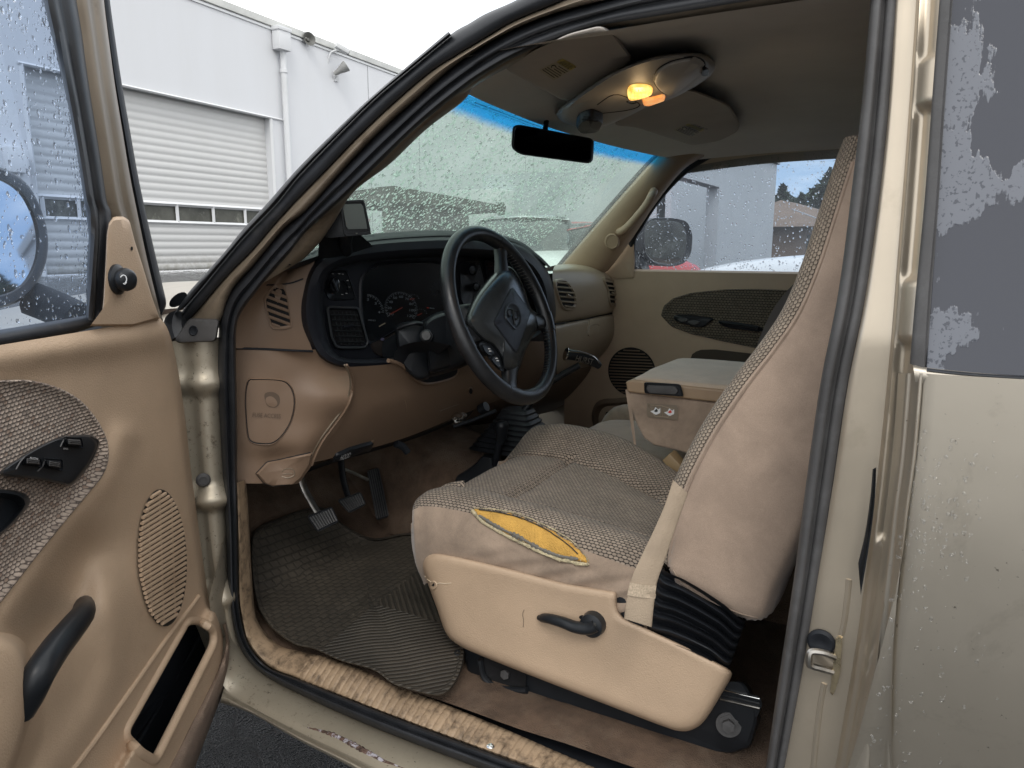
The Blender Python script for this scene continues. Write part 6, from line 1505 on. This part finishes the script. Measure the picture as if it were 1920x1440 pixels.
# window frame of the door (behind the trim plane)
PF0 = plane(H0-HN*.03, HN)
gx = [(-260, 664), (-120, 640), (0, 620), (60, 610), (130, 597), (168, 588)]
strip('door_glass_seal', PF0, [(-260, 660), (0, 621), (60, 611), (130, 599), (166, 592)], [(-260, 690), (0, 650), (60, 638), (130, 624), (190, 606)], [(-.1, -.02), (.1, .004), (.5, .012), (.9, .010), (1.1, .0)], RUBBER, door, n=40)
ia = [(78, -60), (84, 0), (98, 60), (112, 120), (130, 200), (148, 300), (160, 380), (168, 440), (165, 500), (164, 560), (162, 600)]
ib = [(134, -60), (142, 0), (152, 60), (160, 120), (172, 200), (188, 300), (200, 380), (208, 400), (204, 470), (199, 540), (192, 604)]
strip('frame_seal', PF0, ia, ib, [(-.05, -.03), (.0, .0), (.12, .012), (.35, .014), (.5, .006), (.65, .010), (.9, .010), (1.02, .0)], RUBBER, door, n=80)
ic = [(188, -60), (193, 0), (203, 80), (214, 160), (227, 240), (242, 330), (258, 410), (275, 490), (292, 560), (302, 600)]
ib2 = [(134, -60), (142, 0), (152, 60), (160, 120), (172, 200), (188, 300), (200, 380), (212, 420), (226, 480), (246, 560), (262, 610)]
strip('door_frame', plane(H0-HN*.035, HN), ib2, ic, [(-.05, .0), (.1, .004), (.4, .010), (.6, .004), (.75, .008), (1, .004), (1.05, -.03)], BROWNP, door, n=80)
ide = [(200, -60), (206, 0), (217, 80), (229, 160), (243, 240), (259, 330), (276, 410), (292, 480), (306, 540), (312, 572), (302, 592)]
strip('frame_weatherstrip', plane(H0-HN*.055, HN), [(p[0]-2, p[1]) for p in ic]+[(304, 604)], ide+[(306, 600)], [(-.1, -.0), (.1, .006), (.5, .012), (.9, .006), (1, -.02)], BLACKM, door, n=80)
GD = glass_pane('door_window_glass', (.52, .62, .78), .10, (.55, .65, .8))
PG0 = plane(H0-HN*.055, HN)
dgp = [PG0(x, y) for x, y in [(-300, 700), (-300, -80), (110, -80), (140, 60), (180, 300), (200, 420), (190, 620)]]
dg = mesh('window_glass', dgp, [tuple(range(len(dgp)))], GD, door)
it = []
for _ in range(1300):
    y = random.uniform(-20, 620); edge_ = np.interp(y, [0, 120, 300, 440, 600], [90, 118, 152, 172, 166])
    x = edge_-abs(random.gauss(0, 14)) if random.random() < .45 else random.uniform(-20, edge_)
    it.append((PG0(x, y, .0035), HN, random.choice([.0006, .0009, .0013, .0019]) if random.random() < .93 else .003, random.uniform(1, 1.9)))
drops('raindrops', it, dg, k=8, hr=.6)
# outer skin of the door
sk2 = plane(H0-HN*.10, HN)
loft('door_skin', [[sk2(x, y) for x, y in ((-260, 664), (-100, 638), (100, 606), (296, 570))], [sk2(x, y) for x, y in ((-260, 1000), (-100, 1000), (100, 1000), (356, 1000))], [sk2(x, y) for x, y in ((-260, 1600), (-100, 1600), (100, 1560), (380, 1260))]], PAINT, door, nu=10, nv=12)
# outside mirror seen through the driver's glass
mp0 = H0-HN*.20; PX = plane(mp0, HN+Vector((.1, 0, .13)))
mq_ = [(v_.x, v_.y) for v_ in cr([(a, b, 0) for a, b in [(-70, 340), (-20, 312), (20, 322), (55, 350), (80, 400), (90, 450), (84, 500), (60, 545), (20, 572), (-40, 580), (-90, 540), (-105, 440)]], 60, True)]
def sh2(s, w): return [PX(-8+(x+8)*s, 446+(y-446)*s, w) for x, y in mq_]
om = rings('driver_mirror', [sh2(.5, -.10), sh2(.9, -.07), sh2(1.0, -.03), sh2(1.0, .0), sh2(.97, .006), sh2(.84, .004), sh2(.80, -.002)], BLACK, door, resample=False)
rings('mirror_glass', [sh2(.83, .0005), sh2(.02, .0005)], MGL, om, resample=False, cap=False)
tube('mirror_bracket', [PX(60, 560, -.02), PX(110, 580, .03), PX(150, 600, .08)], .035, BLACKM, om, n=12)
# ------------------------------------------------------------------ front of the truck outside
hd_ = []
for y in (1.22, 1.5, 1.9, 2.35, 2.55):
    z0 = 1.165-.03*(y-1.2)-(.08 if y > 2.5 else 0)
    hd_.append([(-.12, y, z0-.16), (-.10, y, z0-.03), (-.03, y, z0), (.12, y, z0+.0), (.28, y, z0+.04), (.8, y, z0+.09), (1.32, y, z0+.04), (1.6, y, z0), (1.72, y, z0-.03), (1.74, y, z0-.16)])
loft('hood', hd_, PAINT, T, nu=30, nv=40)
loft('front_fender', [[(-.12, y, 1.0), (-.14, y, .8), (-.13, y, .55)] for y in (1.2, 1.5, 2.0, 2.55)], PAINT, T, nu=12, nv=8)
loft('front_fender', [[(1.74, y, 1.0), (1.76, y, .8), (1.75, y, .55)] for y in (1.2, 1.5, 2.0, 2.55)], PAINT, T, nu=12, nv=8)
loft('body_side', [[(1.72, y, 1.23), (1.75, y, 1.0), (1.74, y, .55)] for y in (1.16, .3, -1.0, -3.2)], PAINT, T, nu=10, nv=8)
loft('body_side', [[(-.075, y, 1.235), (-.085, y, 1.0), (-.13, y, .70), (-.15, y, .55)] for y in (-.34, -1.0, -2.0, -3.2)], PAINT, T, nu=10, nv=12)
loft('cab_quarter', [[(-.072, y, 1.225), (-.03, y, 1.45), (.04, y, 1.66)] for y in (-.325, -.6, -.99)], PAINT, T, nu=6, nv=8)
loft('cowl_panel', [[(x, 1.13+.075*(1-((x-.82)/.75)**2), 1.255) for x in (-.02, .4, .8, 1.2, 1.62)], [(x, 1.22+.06*(1-((x-.82)/.75)**2), 1.19) for x in (-.02, .4, .8, 1.2, 1.62)]], BLACKM, T, nu=4, nv=30)
tube('wiper', [Vector((1.45, 1.19, 1.268)), Vector((1.2, 1.225, 1.275)), Vector((.85, 1.23, 1.278))], .006, BLACKM, T, n=16)
rings('cowl_cap', [[at(334+17*math.cos(a), 562+12*math.sin(a)-8*math.cos(a), x=-.03-h) for a in [k*PI/8 for k in range(16)]] for h in (0, .008)], BLACKM, T, n=16, resample=False)
box('chassis', (.8, .6, .47), 1.5, 3.6, .14, BLACKM, T, bev=.02)
rings('front_tyre', [[Vector((-.10+w_, 1.98+r_*math.cos(a), .40+r_*math.sin(a))) for a in [k*PI/16 for k in range(32)]] for r_, w_ in ((.39, .26), (.40, .02), (.37, 0), (.24, .0), (.22, .03))], RUBBER, T, resample=False)
rings('rear_tyre', [[Vector((-.10+w_, -1.6+r_*math.cos(a), .40+r_*math.sin(a))) for a in [k*PI/16 for k in range(32)]] for r_, w_ in ((.39, .26), (.40, .02), (.37, 0), (.24, .0), (.22, .03))], RUBBER, T, resample=False)
# ================================================================== OUTSIDE
WALLP = simple('white_painted_wall', (.72, .73, .74), .75, var=.03, vs=.6, grain=.1, gs=30, gd=.01, dirt=(.55, .56, .55), dirtscale=.5, dirtlo=.55, dirthi=.9)
def lowdirt(name, col, z0, z1):
    M, nt, out = newmat(name); v = coord(nt); sz = N(nt, 'ShaderNodeSeparateXYZ'); nt.links.new(v, sz.inputs[0])
    f = noise_(nt, v, 6, 8, .7)
    g = math_(nt, 'MULTIPLY', ramp(nt, sz.outputs[2], [(0, 1), (1, 0)]), 1)
    mr = N(nt, 'ShaderNodeMapRange'); nt.links.new(sz.outputs[2], mr.inputs[0]); mr.inputs[1].default_value = z0; mr.inputs[2].default_value = z1; mr.inputs[3].default_value = 1; mr.inputs[4].default_value = 0
    k = math_(nt, 'MULTIPLY', mr.outputs[0], ramp(nt, f, [(.35, .1), (.65, 1)]))
    st = noise_(nt, coord(nt, 'Object', (1.5, 1.5, .25)), 1.2, 4, .6)
    c = mix(nt, ramp(nt, st, [(.35, 0), (.75, .14)]), col, tuple(x*.8 for x in (col[0], col[1]*.98, col[2]*.92)))
    c = mix(nt, math_(nt, 'MULTIPLY', k, .75), c, (.22, .20, .14)); bsdf(nt, out, c, .6); return M
d85 = Vector((math.sin(math.radians(85.4)), math.cos(math.radians(85.4)), 0)); nA = Vector((d85.y, -d85.x, 0))
r340 = ray(340, 455); r340.z = 0; r340.normalize()
pA = CAM + r340*19; PA = plane((pA.x, pA.y, 0), nA)
zb = PA(340, 507).z; zr = PA(640, 98).z
def A(px, py, w=0): return PA(px, py, w)
def atA(px, z, w=0):  # column px on the wall at height z
    p = PA(px, 455, w); return Vector((p.x, p.y, z))
bA_ = empty('warehouse', atA(600, zb)); tagged(bA_, 'long white commercial building with a ribbed roller door and flat roof, left of the truck', 'building')
zt = PA(380, 193).z; RD0, RD1 = 78, 520
wallm = WALLP
x0, x1, x2, x3 = -420, RD0, RD1, 1150
o = [atA(x0, zb-.3), atA(RD0, zb-.3), atA(RD0, zt), atA(RD1, zt), atA(RD1, zb-.3), atA(x3, zb-.3), atA(x3, zr), atA(x0, zr)]
plate('wall', o, nA, .4, lowdirt('weathered_white_wall', (.70, .71, .73), zb, zb+.5), bA_, bevel=.005)
# side return and roof
e0, e1 = atA(x3, 0), atA(x3, 0)-nA*8
mesh('side_wall', [(e0.x, e0.y, zb-.3), (e1.x, e1.y, zb-.3), (e1.x, e1.y, zr), (e0.x, e0.y, zr)], [(0, 1, 2, 3)], WALLP, bA_)
cop = [atA(x0, zr-.02, .06), atA(x3, zr-.02, .06), atA(x3, zr+.16, .06), atA(x0, zr+.16, .06)]
plate('roof_coping', cop, nA, .5, simple('metal_coping', (.55, .55, .52), .45, .3, var=.15, vs=2), bA_, bevel=.02)
cop = [atA(x0, zr-.1, .03), atA(x3, zr-.1, .03), atA(x3, zr-.04, .03), atA(x0, zr-.04, .03)]
plate('roof_trim', cop, nA, .05, WALLP, bA_, bevel=.005)
# roller door
SLAT = lowdirt('white_roller_slats', (.62, .62, .61), zb, zb+.45)
zw0, zw1 = PA(380, 419).z, PA(380, 385).z
def slats(name, za, zc, pitch):
    vs, fs = [], []; a, b = atA(RD0, 0, -.22), atA(RD1, 0, -.22); n = int((zc-za)/pitch*6)
    for i in range(n+1):
        z = za+(zc-za)*i/n; ph = ((z-zb)/pitch) % 1; h = .022*abs(math.sin(ph*PI))**.6
        for e in (a, b): vs.append((e.x+nA.x*h, e.y+nA.y*h, z))
    for i in range(n): fs.append((2*i, 2*i+1, 2*i+3, 2*i+2))
    return mesh(name, vs, fs, SLAT, bA_, angle=180)
pitch = (zt-zw1)/14.5
rdoor = slats('roller_door', zw1, zt+.02, pitch)
slats('door_bottom_panel', zb, zw0, pitch)
# window row
WG = simple('dark_door_glass', (.10, .10, .085), .08, var=.5, vs=1.2, dirt=(.25, .25, .21), dirtscale=2)
a, b = atA(RD0, 0, -.24), atA(RD1, 0, -.24)
mesh('window_row', [(a.x, a.y, zw0), (b.x, b.y, zw0), (b.x, b.y, zw1), (a.x, a.y, zw1)], [(0, 1, 2, 3)], WG, bA_)
for zz in (zw0, zw1): tube('window_rail', [atA(RD0, zz, -.2), atA(RD1, zz, -.2)], .05, WALLP, bA_, n=2, k=4, smooth=False)
for px in (88, 155, 205, 265, 337, 404, 463, 515): tube('window_mullion', [atA(px, zw0, -.2), atA(px, zw1, -.2)], .045, WALLP, bA_, n=2, k=4, smooth=False)
for px, w in ((RD1+1, .03), (RD0-1, .03)): tube('door_jamb', [atA(px, zb-.2, .0), atA(px, zt, .0)], .05, WALLP, bA_, n=2, k=4, smooth=False)
tube('lintel_edge', [atA(RD0-6, zt+.0, .02), atA(RD1+22, zt+.0, .02)], .03, WALLP, bA_, n=2, k=4, smooth=False)
# vertical joints
for px in (545, 700, 790, 985, 1000): tube('wall_joint', [atA(px, zb-.2, .005), atA(px, zr-.1, .005)], .012, simple('joint_grey', (.35, .36, .37), .8), bA_, n=2, k=4, smooth=False)
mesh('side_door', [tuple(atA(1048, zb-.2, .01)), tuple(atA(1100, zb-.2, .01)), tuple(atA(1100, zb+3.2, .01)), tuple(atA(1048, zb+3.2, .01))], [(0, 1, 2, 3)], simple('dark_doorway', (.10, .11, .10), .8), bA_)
# downspout
dn = empty('downspout', atA(548, zb)); tagged(dn, 'white rainwater downpipe with a collector box at the roof edge, right of the roller door', 'downpipe')
c_ = atA(548, zr-.1, .16); box('collector_box', c_+Vector((0, 0, -.22)), .42, .25, .5, WALLP, dn, bev=.02)
box('box_rim', c_+Vector((0, 0, .04)), .48, .3, .1, WALLP, dn, bev=.02)
tube('pipe', [atA(549, zr-.5, .12), atA(549, zb, .12)], .08, WALLP, dn, n=4, k=10, smooth=False)
for z in (zr-1.1, zb+1.6): tube('pipe_bracket', [atA(549, z, .12), atA(549, z+.08, .12)], .10, WALLP, dn, n=2, k=10, smooth=False)
# horn speaker
hp_ = PA(578, 74, .1); u_ = Vector((-.3, -.9, .1)).normalized()
hs_ = lathe('horn_speaker', [(.05, -.25), (.06, -.12), (.10, -.05), (.17, .05), (.18, .07), (.15, .05), (.05, -.04), (.04, .0), (0, .01)], hp_, u_, simple('grey_horn', (.12, .12, .11), .5), None, n=20)
tagged(hs_, 'small grey horn loudspeaker on the roof edge beside the downpipe box', 'loudspeaker')
tube('bracket', [hp_-u_*.1, hp_-u_*.1+Vector((0, .1, -.25))], .02, STEELW, hs_, n=3)
# camera
cp2 = PA(641, 91, .3); sc_ = box('security_camera', cp2, .42, .16, .14, WALLP, None, bev=.03, rot=Matrix.Rotation(-.35, 4, 'Z') @ Matrix.Rotation(.35, 4, 'Y'))
tagged(sc_, 'small white security camera on an arm above the roof edge', 'camera')
tube('arm', [cp2+Vector((-.1, .05, -.05)), cp2+Vector((-.25, .2, -.15)), cp2+Vector((-.28, .3, -.42))], .03, WALLP, sc_, n=10)
lathe('lens', [(.06, 0), (.06, .03), (0, .03)], cp2+Vector((.20, -.03, -.07)), (.9, -.3, -.35), BLACK, sc_, n=14)
fp2 = PA(643, 128, .3); fd = Vector((.5, -.6, .55)).normalized()
fl_ = lathe('flood_light', [(.06, -.3), (.08, -.15), (.13, .0), (.16, .12), (.15, .13), (.1, .1), (0, .1)], fp2, fd, simple('grey_fixture', (.3, .3, .29), .5), None, n=18)
tagged(fl_, 'grey floodlight fixture mounted on the white wall below the security camera', 'floodlight')
tube('wall_bracket', [fp2-fd*.25, PA(630, 143, .12), PA(630, 143, .0)], .035, WALLP, fl_, n=6)
box('wall_plate', PA(630, 143, .02), .16, .05, .3, WALLP, fl_, bev=.01)
mb_ = box('meter_box', PA(30, 300, .1), .35, .2, .45, WALLP, None, bev=.02); tagged(mb_, 'small white utility box seen through the wet glass of the driver door', 'utility box')
# canopy / carport
cn = empty('carport', at(840, 470, y=11.0)); tagged(cn, 'dark flat-roofed carport in front of the white wall, blurred behind the rainy windshield', 'carport')
CD = simple('dark_canopy', (.07, .07, .06), .8); PCn = plane((0, 11.2, 0), (-.45, -.89, 0))
plate('roof', [PCn(716, 350), PCn(740, 348), PCn(950, 386), PCn(948, 398), PCn(716, 378)], (-.45, -.89, 0), 2.0, CD, cn, bevel=.02)
for px in (724, 800, 872, 940): tube('post', [PCn(px, 380), PCn(px, 520)], .06, CD, cn, n=2, k=6, smooth=False)
plate('back_panel', [PCn(722, 376, -1.4), PCn(872, 386, -1.4), PCn(872, 520, -1.4), PCn(722, 520, -1.4)], (-.45, -.89, 0), .1, simple('carport_shadow', (.13, .14, .13), .9), cn)
wb = box('white_container', at(908, 425, y=12.6), 1.6, 2.0, 2.2, WALLP, None, bev=.05); tagged(wb, 'white box container under the dark carport', 'container')
# building to the right
yB = 3.75; PBd = plane((0, yB, 0), (0, -1, 0)); zB = PBd(1448, 294).z
xe = PBd(1448, 455).x; xo = PBd(1344, 455).x; xs = PBd(1256, 455).x; zo = PBd(1344, 350).z
bB = empty('white_side_building', ((xe+xs)/2, yB, 0)); tagged(bB, 'white flat-roofed building with a dark open bay, seen through the passenger window', 'building')
WB = simple('greyish_white_wall', (.50, .53, .56), .8, var=.05, vs=.8)
plate('wall', [(xs, yB, -.1), (xs+.3, yB, -.1), (xs+.3, yB, zo), (xo, yB, zo), (xo, yB, -.1), (xe, yB, -.1), (xe, yB, zB), (xs, yB, zB)], (0, -1, 0), .25, WB, bB, bevel=.01)
mesh('end_wall', [(xe, yB+.1, -.1), (xe, yB+9, -.1), (xe, yB+9, zB), (xe, yB+.1, zB)], [(0, 1, 2, 3)], WB, bB)
mesh('near_end_wall', [(xs, yB+.1, -.1), (xs, yB+2, -.1), (xs, yB+2, zB), (xs, yB+.1, zB)], [(0, 1, 2, 3)], WB, bB)
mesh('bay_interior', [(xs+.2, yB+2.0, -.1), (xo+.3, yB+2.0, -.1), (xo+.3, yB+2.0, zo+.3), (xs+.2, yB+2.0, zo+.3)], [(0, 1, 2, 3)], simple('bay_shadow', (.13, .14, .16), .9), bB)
plate('roof_trim', [(xs-.1, yB-.06, zB-.12), (xe+.1, yB-.06, zB-.12), (xe+.1, yB-.06, zB+.08), (xs-.1, yB-.06, zB+.08)], (0, -1, 0), .3, simple('trim_grey', (.42, .44, .46), .6), bB)
# house
def hz_(px, dist): 
    r = ray(px, 455); r.z = 0; r.normalize(); return CAM+r*dist
hc_ = hz_(1500, 30); hs2 = empty('house', (hc_.x, hc_.y, 0)); tagged(hs2, 'brown hip-roofed house beyond the lot, seen through the passenger window', 'house')
HB = simple('brown_siding', (.20, .145, .11), .8, var=.1, vs=1); HR = simple('brown_shingle_roof', (.19, .14, .11), .9, var=.2, vs=3)
X, Y = hc_.x, hc_.y
box('wall', (X, Y, 1.0), 7, 4.4, 2.0, HB, hs2, bev=.02)
mesh('roof', [(X-4, Y-2.8, 1.95), (X+4, Y-2.8, 1.95), (X+4, Y+2.8, 1.95), (X-4, Y+2.8, 1.95), (X-1, Y+.6, 2.95), (X+1.5, Y+.4, 2.95)], [(0, 1, 5, 4), (1, 2, 5), (2, 3, 4, 5), (3, 0, 4), (0, 3, 2, 1)], HR, hs2, smooth=False)
for dx in (-1.6, .6): mesh('window', [(X-3.51, Y+dx, .9), (X-3.51, Y+dx+.9, .9), (X-3.51, Y+dx+.9, 1.7), (X-3.51, Y+dx, 1.7)], [(0, 1, 2, 3)], WG, hs2)
# trees
LEAF = simple('dark_conifer_needles', (.028, .045, .026), .9, var=.5, vs=1.5); BARK = simple('bark', (.08, .06, .045), .95)
def tree(px, dist, h, r, lab, seed):
    rnd = random.Random(seed); b = hz_(px, dist); b.z = 0
    t = empty('conifer_tree', b); tagged(t, lab, 'tree', 'trees behind the house')
    tube('trunk', [b, b+Vector((.05, 0, h*.5)), b+Vector((0, 0, h*.95))], .16, BARK, t, n=8, rf=lambda s: 1-.8*s)
    vs, fs = [], []
    for i in range(4200):
        s = rnd.random()**.8; z = h*(.12+.88*s); rr = r*(1-s)**.7*(0.65+.35*math.sin(s*24+rnd.random()))*(.3+.7*rnd.random()**.5); a = rnd.uniform(0, 2*PI)
        c = b+Vector((math.cos(a)*rr, math.sin(a)*rr, z+rnd.gauss(0, .1)-rr*.25)); q = .10+.16*rnd.random()
        e1 = Vector((rnd.gauss(0, 1), rnd.gauss(0, 1), rnd.gauss(0, .6))).normalized()*q; e2 = Vector((rnd.gauss(0, 1), rnd.gauss(0, 1), rnd.gauss(0, 1))).normalized()*q*.5
        k = len(vs); vs += [c-e1, c+e2, c+e1, c-e2]; fs.append((k, k+1, k+2, k+3))
    mesh('crown', vs, fs, LEAF, t, smooth=False)
tree(1462, 40, 4.1, 2.6, 'dark conifer just right of the white side building', 1)
tree(1497, 44, 3.9, 3.0, 'low rounded conifer above the house roof', 2)
tree(1545, 38, 4.5, 3.2, 'tallest dark conifer, beside the driver seat top', 3)
tree(1590, 42, 5.0, 3.4, 'dark conifer rightmost behind the house', 4)
cab = tube('overhead_cable', [hz_(1480, 26)+Vector((0, 0, 1.15)), hz_(1560, 26)+Vector((0, 0, .65))], .02, simple('pale_cable', (.4, .42, .45), .6), None, n=6, k=5); tagged(cab, 'pale overhead cable crossing in front of the trees', 'cable')
# parked cars
def make_car(name, col, loc, rz, label, rough=.25):
    P_ = simple(name+'_paint', col, rough, .1, var=.03); G_ = simple(name+'_glass', (.03, .04, .045), .08)
    r = empty('parked_car', loc, rz); tagged(r, label, 'car', 'cars parked in the lot')
    Mx = Matrix.Translation(Vector(loc)) @ Matrix.Rotation(rz, 4, 'Z')
    prof = [(-2.2, .35, .55), (-2.2, .8, .8), (-1.9, .95, .84), (-1.1, 1.0, .86), (.9, .98, .86), (1.9, .85, .84), (2.2, .65, .78), (2.2, .35, .6)]
    rows = []
    for x, z, w in prof: rows.append([Vector((x, -w, .3)), Vector((x, -w*1.02, z*.65)), Vector((x, -w*.9, z)), Vector((x, 0, z+.03)), Vector((x, w*.9, z)), Vector((x, w*1.02, z*.65)), Vector((x, w, .3))])
    loft('body', rows, P_, r, nu=30, nv=30)
    rows = [[Vector((x, -w, .95)), Vector((x, -w*.9, z*.97)), Vector((x, 0, z)), Vector((x, w*.9, z*.97)), Vector((x, w, .95))] for x, z, w in ((-1.75, .97, .75), (-1.1, 1.36, .66), (-.3, 1.45, .66), (.3, 1.42, .66), (1.15, .98, .74))]
    loft('cabin_glass', rows, G_, r, nu=20, nv=20)
    loft('roof_panel', [[Vector((x, -w, z-.02)), Vector((x, 0, z+.02)), Vector((x, w, z-.02))] for x, z, w in ((-1.15, 1.36, .6), (-.3, 1.46, .6), (.35, 1.42, .6))], P_, r, nu=10, nv=8)
    for sx in (-1.35, 1.35):
        for sy in (-1, 1):
            rings('wheel', [[Vector((sx+q*math.cos(a), sy*(.80+w), .33+q*math.sin(a))) for a in [k*PI/10 for k in range(20)]] for q, w in ((.33, -.18), (.33, .05), (.22, .06), (.2, .03))], RUBBER, r, resample=False)
    for sy in (-.55, .55): box('headlight', (2.17, sy, .68), .1, .38, .13, CHROME, r, bev=.03)
    for ch in r.children: ch.matrix_parent_inverse = Matrix()
def gz(y): return (zb-.02)*smooth01((y-2.2)/6.5)
def pos(px, dist): p = hz_(px, dist); return (p.x, p.y, gz(p.y)-.01)
make_car('white_car', (.72, .74, .74), pos(985, 10.5), math.radians(205), 'white car seen through the windshield, just right of the steering wheel top')
make_car('red_car', (.55, .03, .03), pos(1096, 11.2), math.radians(-14), 'red car parked behind the far windshield pillar, its hood showing under the passenger mirror')
make_car('silver_car', (.70, .72, .74), pos(1775, 9.2), math.radians(90), 'silver white car seen low through the passenger window beside the driver seat')
bpy.data.objects['parked_car.002'].scale = (1.25,)*3
# unseen building added behind the truck to colour the passenger mirror's reflection
bb = empty('added_mirror_building', (6, -17, 0)); tagged(bb, 'low brown building behind the truck, unseen, added to fill the reflection in the passenger mirror', 'building')
box('wall', (6, -17, 1.9), 30, 5, 3.8, HB, bb, bev=.03); box('roof', (6, -17, 3.9), 31, 6, .25, HR, bb, bev=.03)
for i in range(6): box('window', (-5+i*4, -14.45, 1.6), 1.8, .1, 1.1, WG, bb, bev=.01)
# ground
M, nt, out = newmat('wet_asphalt'); v = coord(nt)
f = noise_(nt, v, 260, 4, .7); w = noise_(nt, v, 6, 6, .6, .5)
vo = N(nt, 'ShaderNodeTexVoronoi', Scale=170); nt.links.new(v, vo.inputs['Vector'])
cr_ = N(nt, 'ShaderNodeTexVoronoi', Scale=5.5, _feature='DISTANCE_TO_EDGE'); nt.links.new(v, cr_.inputs['Vector'])
crk = ramp(nt, math_(nt, 'ADD', cr_.outputs['Distance'], math_(nt, 'MULTIPLY', noise_(nt, v, 60, 4), .03)), [(.015, 0), (.04, 1)])
c = mix(nt, f, (.010, .011, .012), (.035, .037, .04)); c = mix(nt, crk, (.004, .004, .004), c)
h = math_(nt, 'ADD', math_(nt, 'MULTIPLY', vo.outputs['Distance'], 1.0), math_(nt, 'MULTIPLY', crk, 1.2))
bsdf(nt, out, c, ramp(nt, w, [(.4, .05), (.65, .22)]), 0, bump(nt, h, 1.0, .006)); ASPH = M
vs, fs = [], []; gx_ = [-500, -200, -80, -30]+[-12+i*1.0 for i in range(50)]+[45, 60, 100, 250, 500]; gy_ = [-500, -100, -30, -8]+[-2+i*1.0 for i in range(30)]+[32, 45, 80, 200, 500]
for x in gx_:
    for y in gy_: vs.append((x, y, gz(y)))
ny_ = len(gy_)
for i in range(len(gx_)-1):
    for j in range(ny_-1): fs.append((i*ny_+j, (i+1)*ny_+j, (i+1)*ny_+j+1, i*ny_+j+1))
gnd = mesh('ground', vs, fs, ASPH, None); gnd['kind'] = 'structure'
# ================================================================== LIGHT
W = bpy.data.worlds.new('World'); scene.world = W; W.use_nodes = True; nt = W.node_tree
bg = nt.nodes['Background']; sky = nt.nodes.new('ShaderNodeTexSky'); sky.sky_type = 'NISHITA'; sky.sun_disc = False
SUN_EL, SUN_AZ = math.radians(48), math.radians(238)   # azimuth clockwise from +Y
sky.sun_elevation = SUN_EL; sky.sun_rotation = SUN_AZ
v = coord(nt, 'Generated')
nz = noise_(nt, coord(nt, 'Generated', (1, 1, 3.5)), 5.0, 6, .6, .4)
sx = N(nt, 'ShaderNodeSeparateXYZ'); nt.links.new(v, sx.inputs[0])
blue = math_(nt, 'MULTIPLY', ramp(nt, sx.outputs[0], [(.78, 0), (.95, 1)]), ramp(nt, nz, [(.38, .45), (.62, 1)]))
cl = mix(nt, blue, (12.0, 12.15, 12.3), (4.3, 5.9, 8.0))
skyc = mix(nt, .93, sky.outputs[0], cl)
nt.links.new(skyc, bg.inputs['Color']); bg.inputs['Strength'].default_value = .15
sd = bpy.data.lights.new('sun', 'SUN'); sd.energy = 1.1; sd.angle = math.radians(20); sd.color = (1, .96, .9)
so2 = bpy.data.objects.new('sun', sd); COL.objects.link(so2)
dv = Vector((math.sin(SUN_AZ)*math.cos(SUN_EL), math.cos(SUN_AZ)*math.cos(SUN_EL), math.sin(SUN_EL)))
so2.rotation_euler = dv.to_track_quat('Z', 'Y').to_euler()
scene.view_settings.view_transform = 'Standard'; scene.view_settings.look = 'None'; scene.view_settings.exposure = 0; scene.view_settings.gamma = 1
scene.cycles.max_bounces = 10; scene.cycles.transparent_max_bounces = 24; scene.cycles.diffuse_bounces = 5; scene.cycles.glossy_bounces = 4; scene.cycles.transmission_bounces = 8
scene.cycles.caustics_refractive = False; scene.cycles.caustics_reflective = False; scene.cycles.sample_clamp_indirect = 6
scene.cycles.use_denoising = True
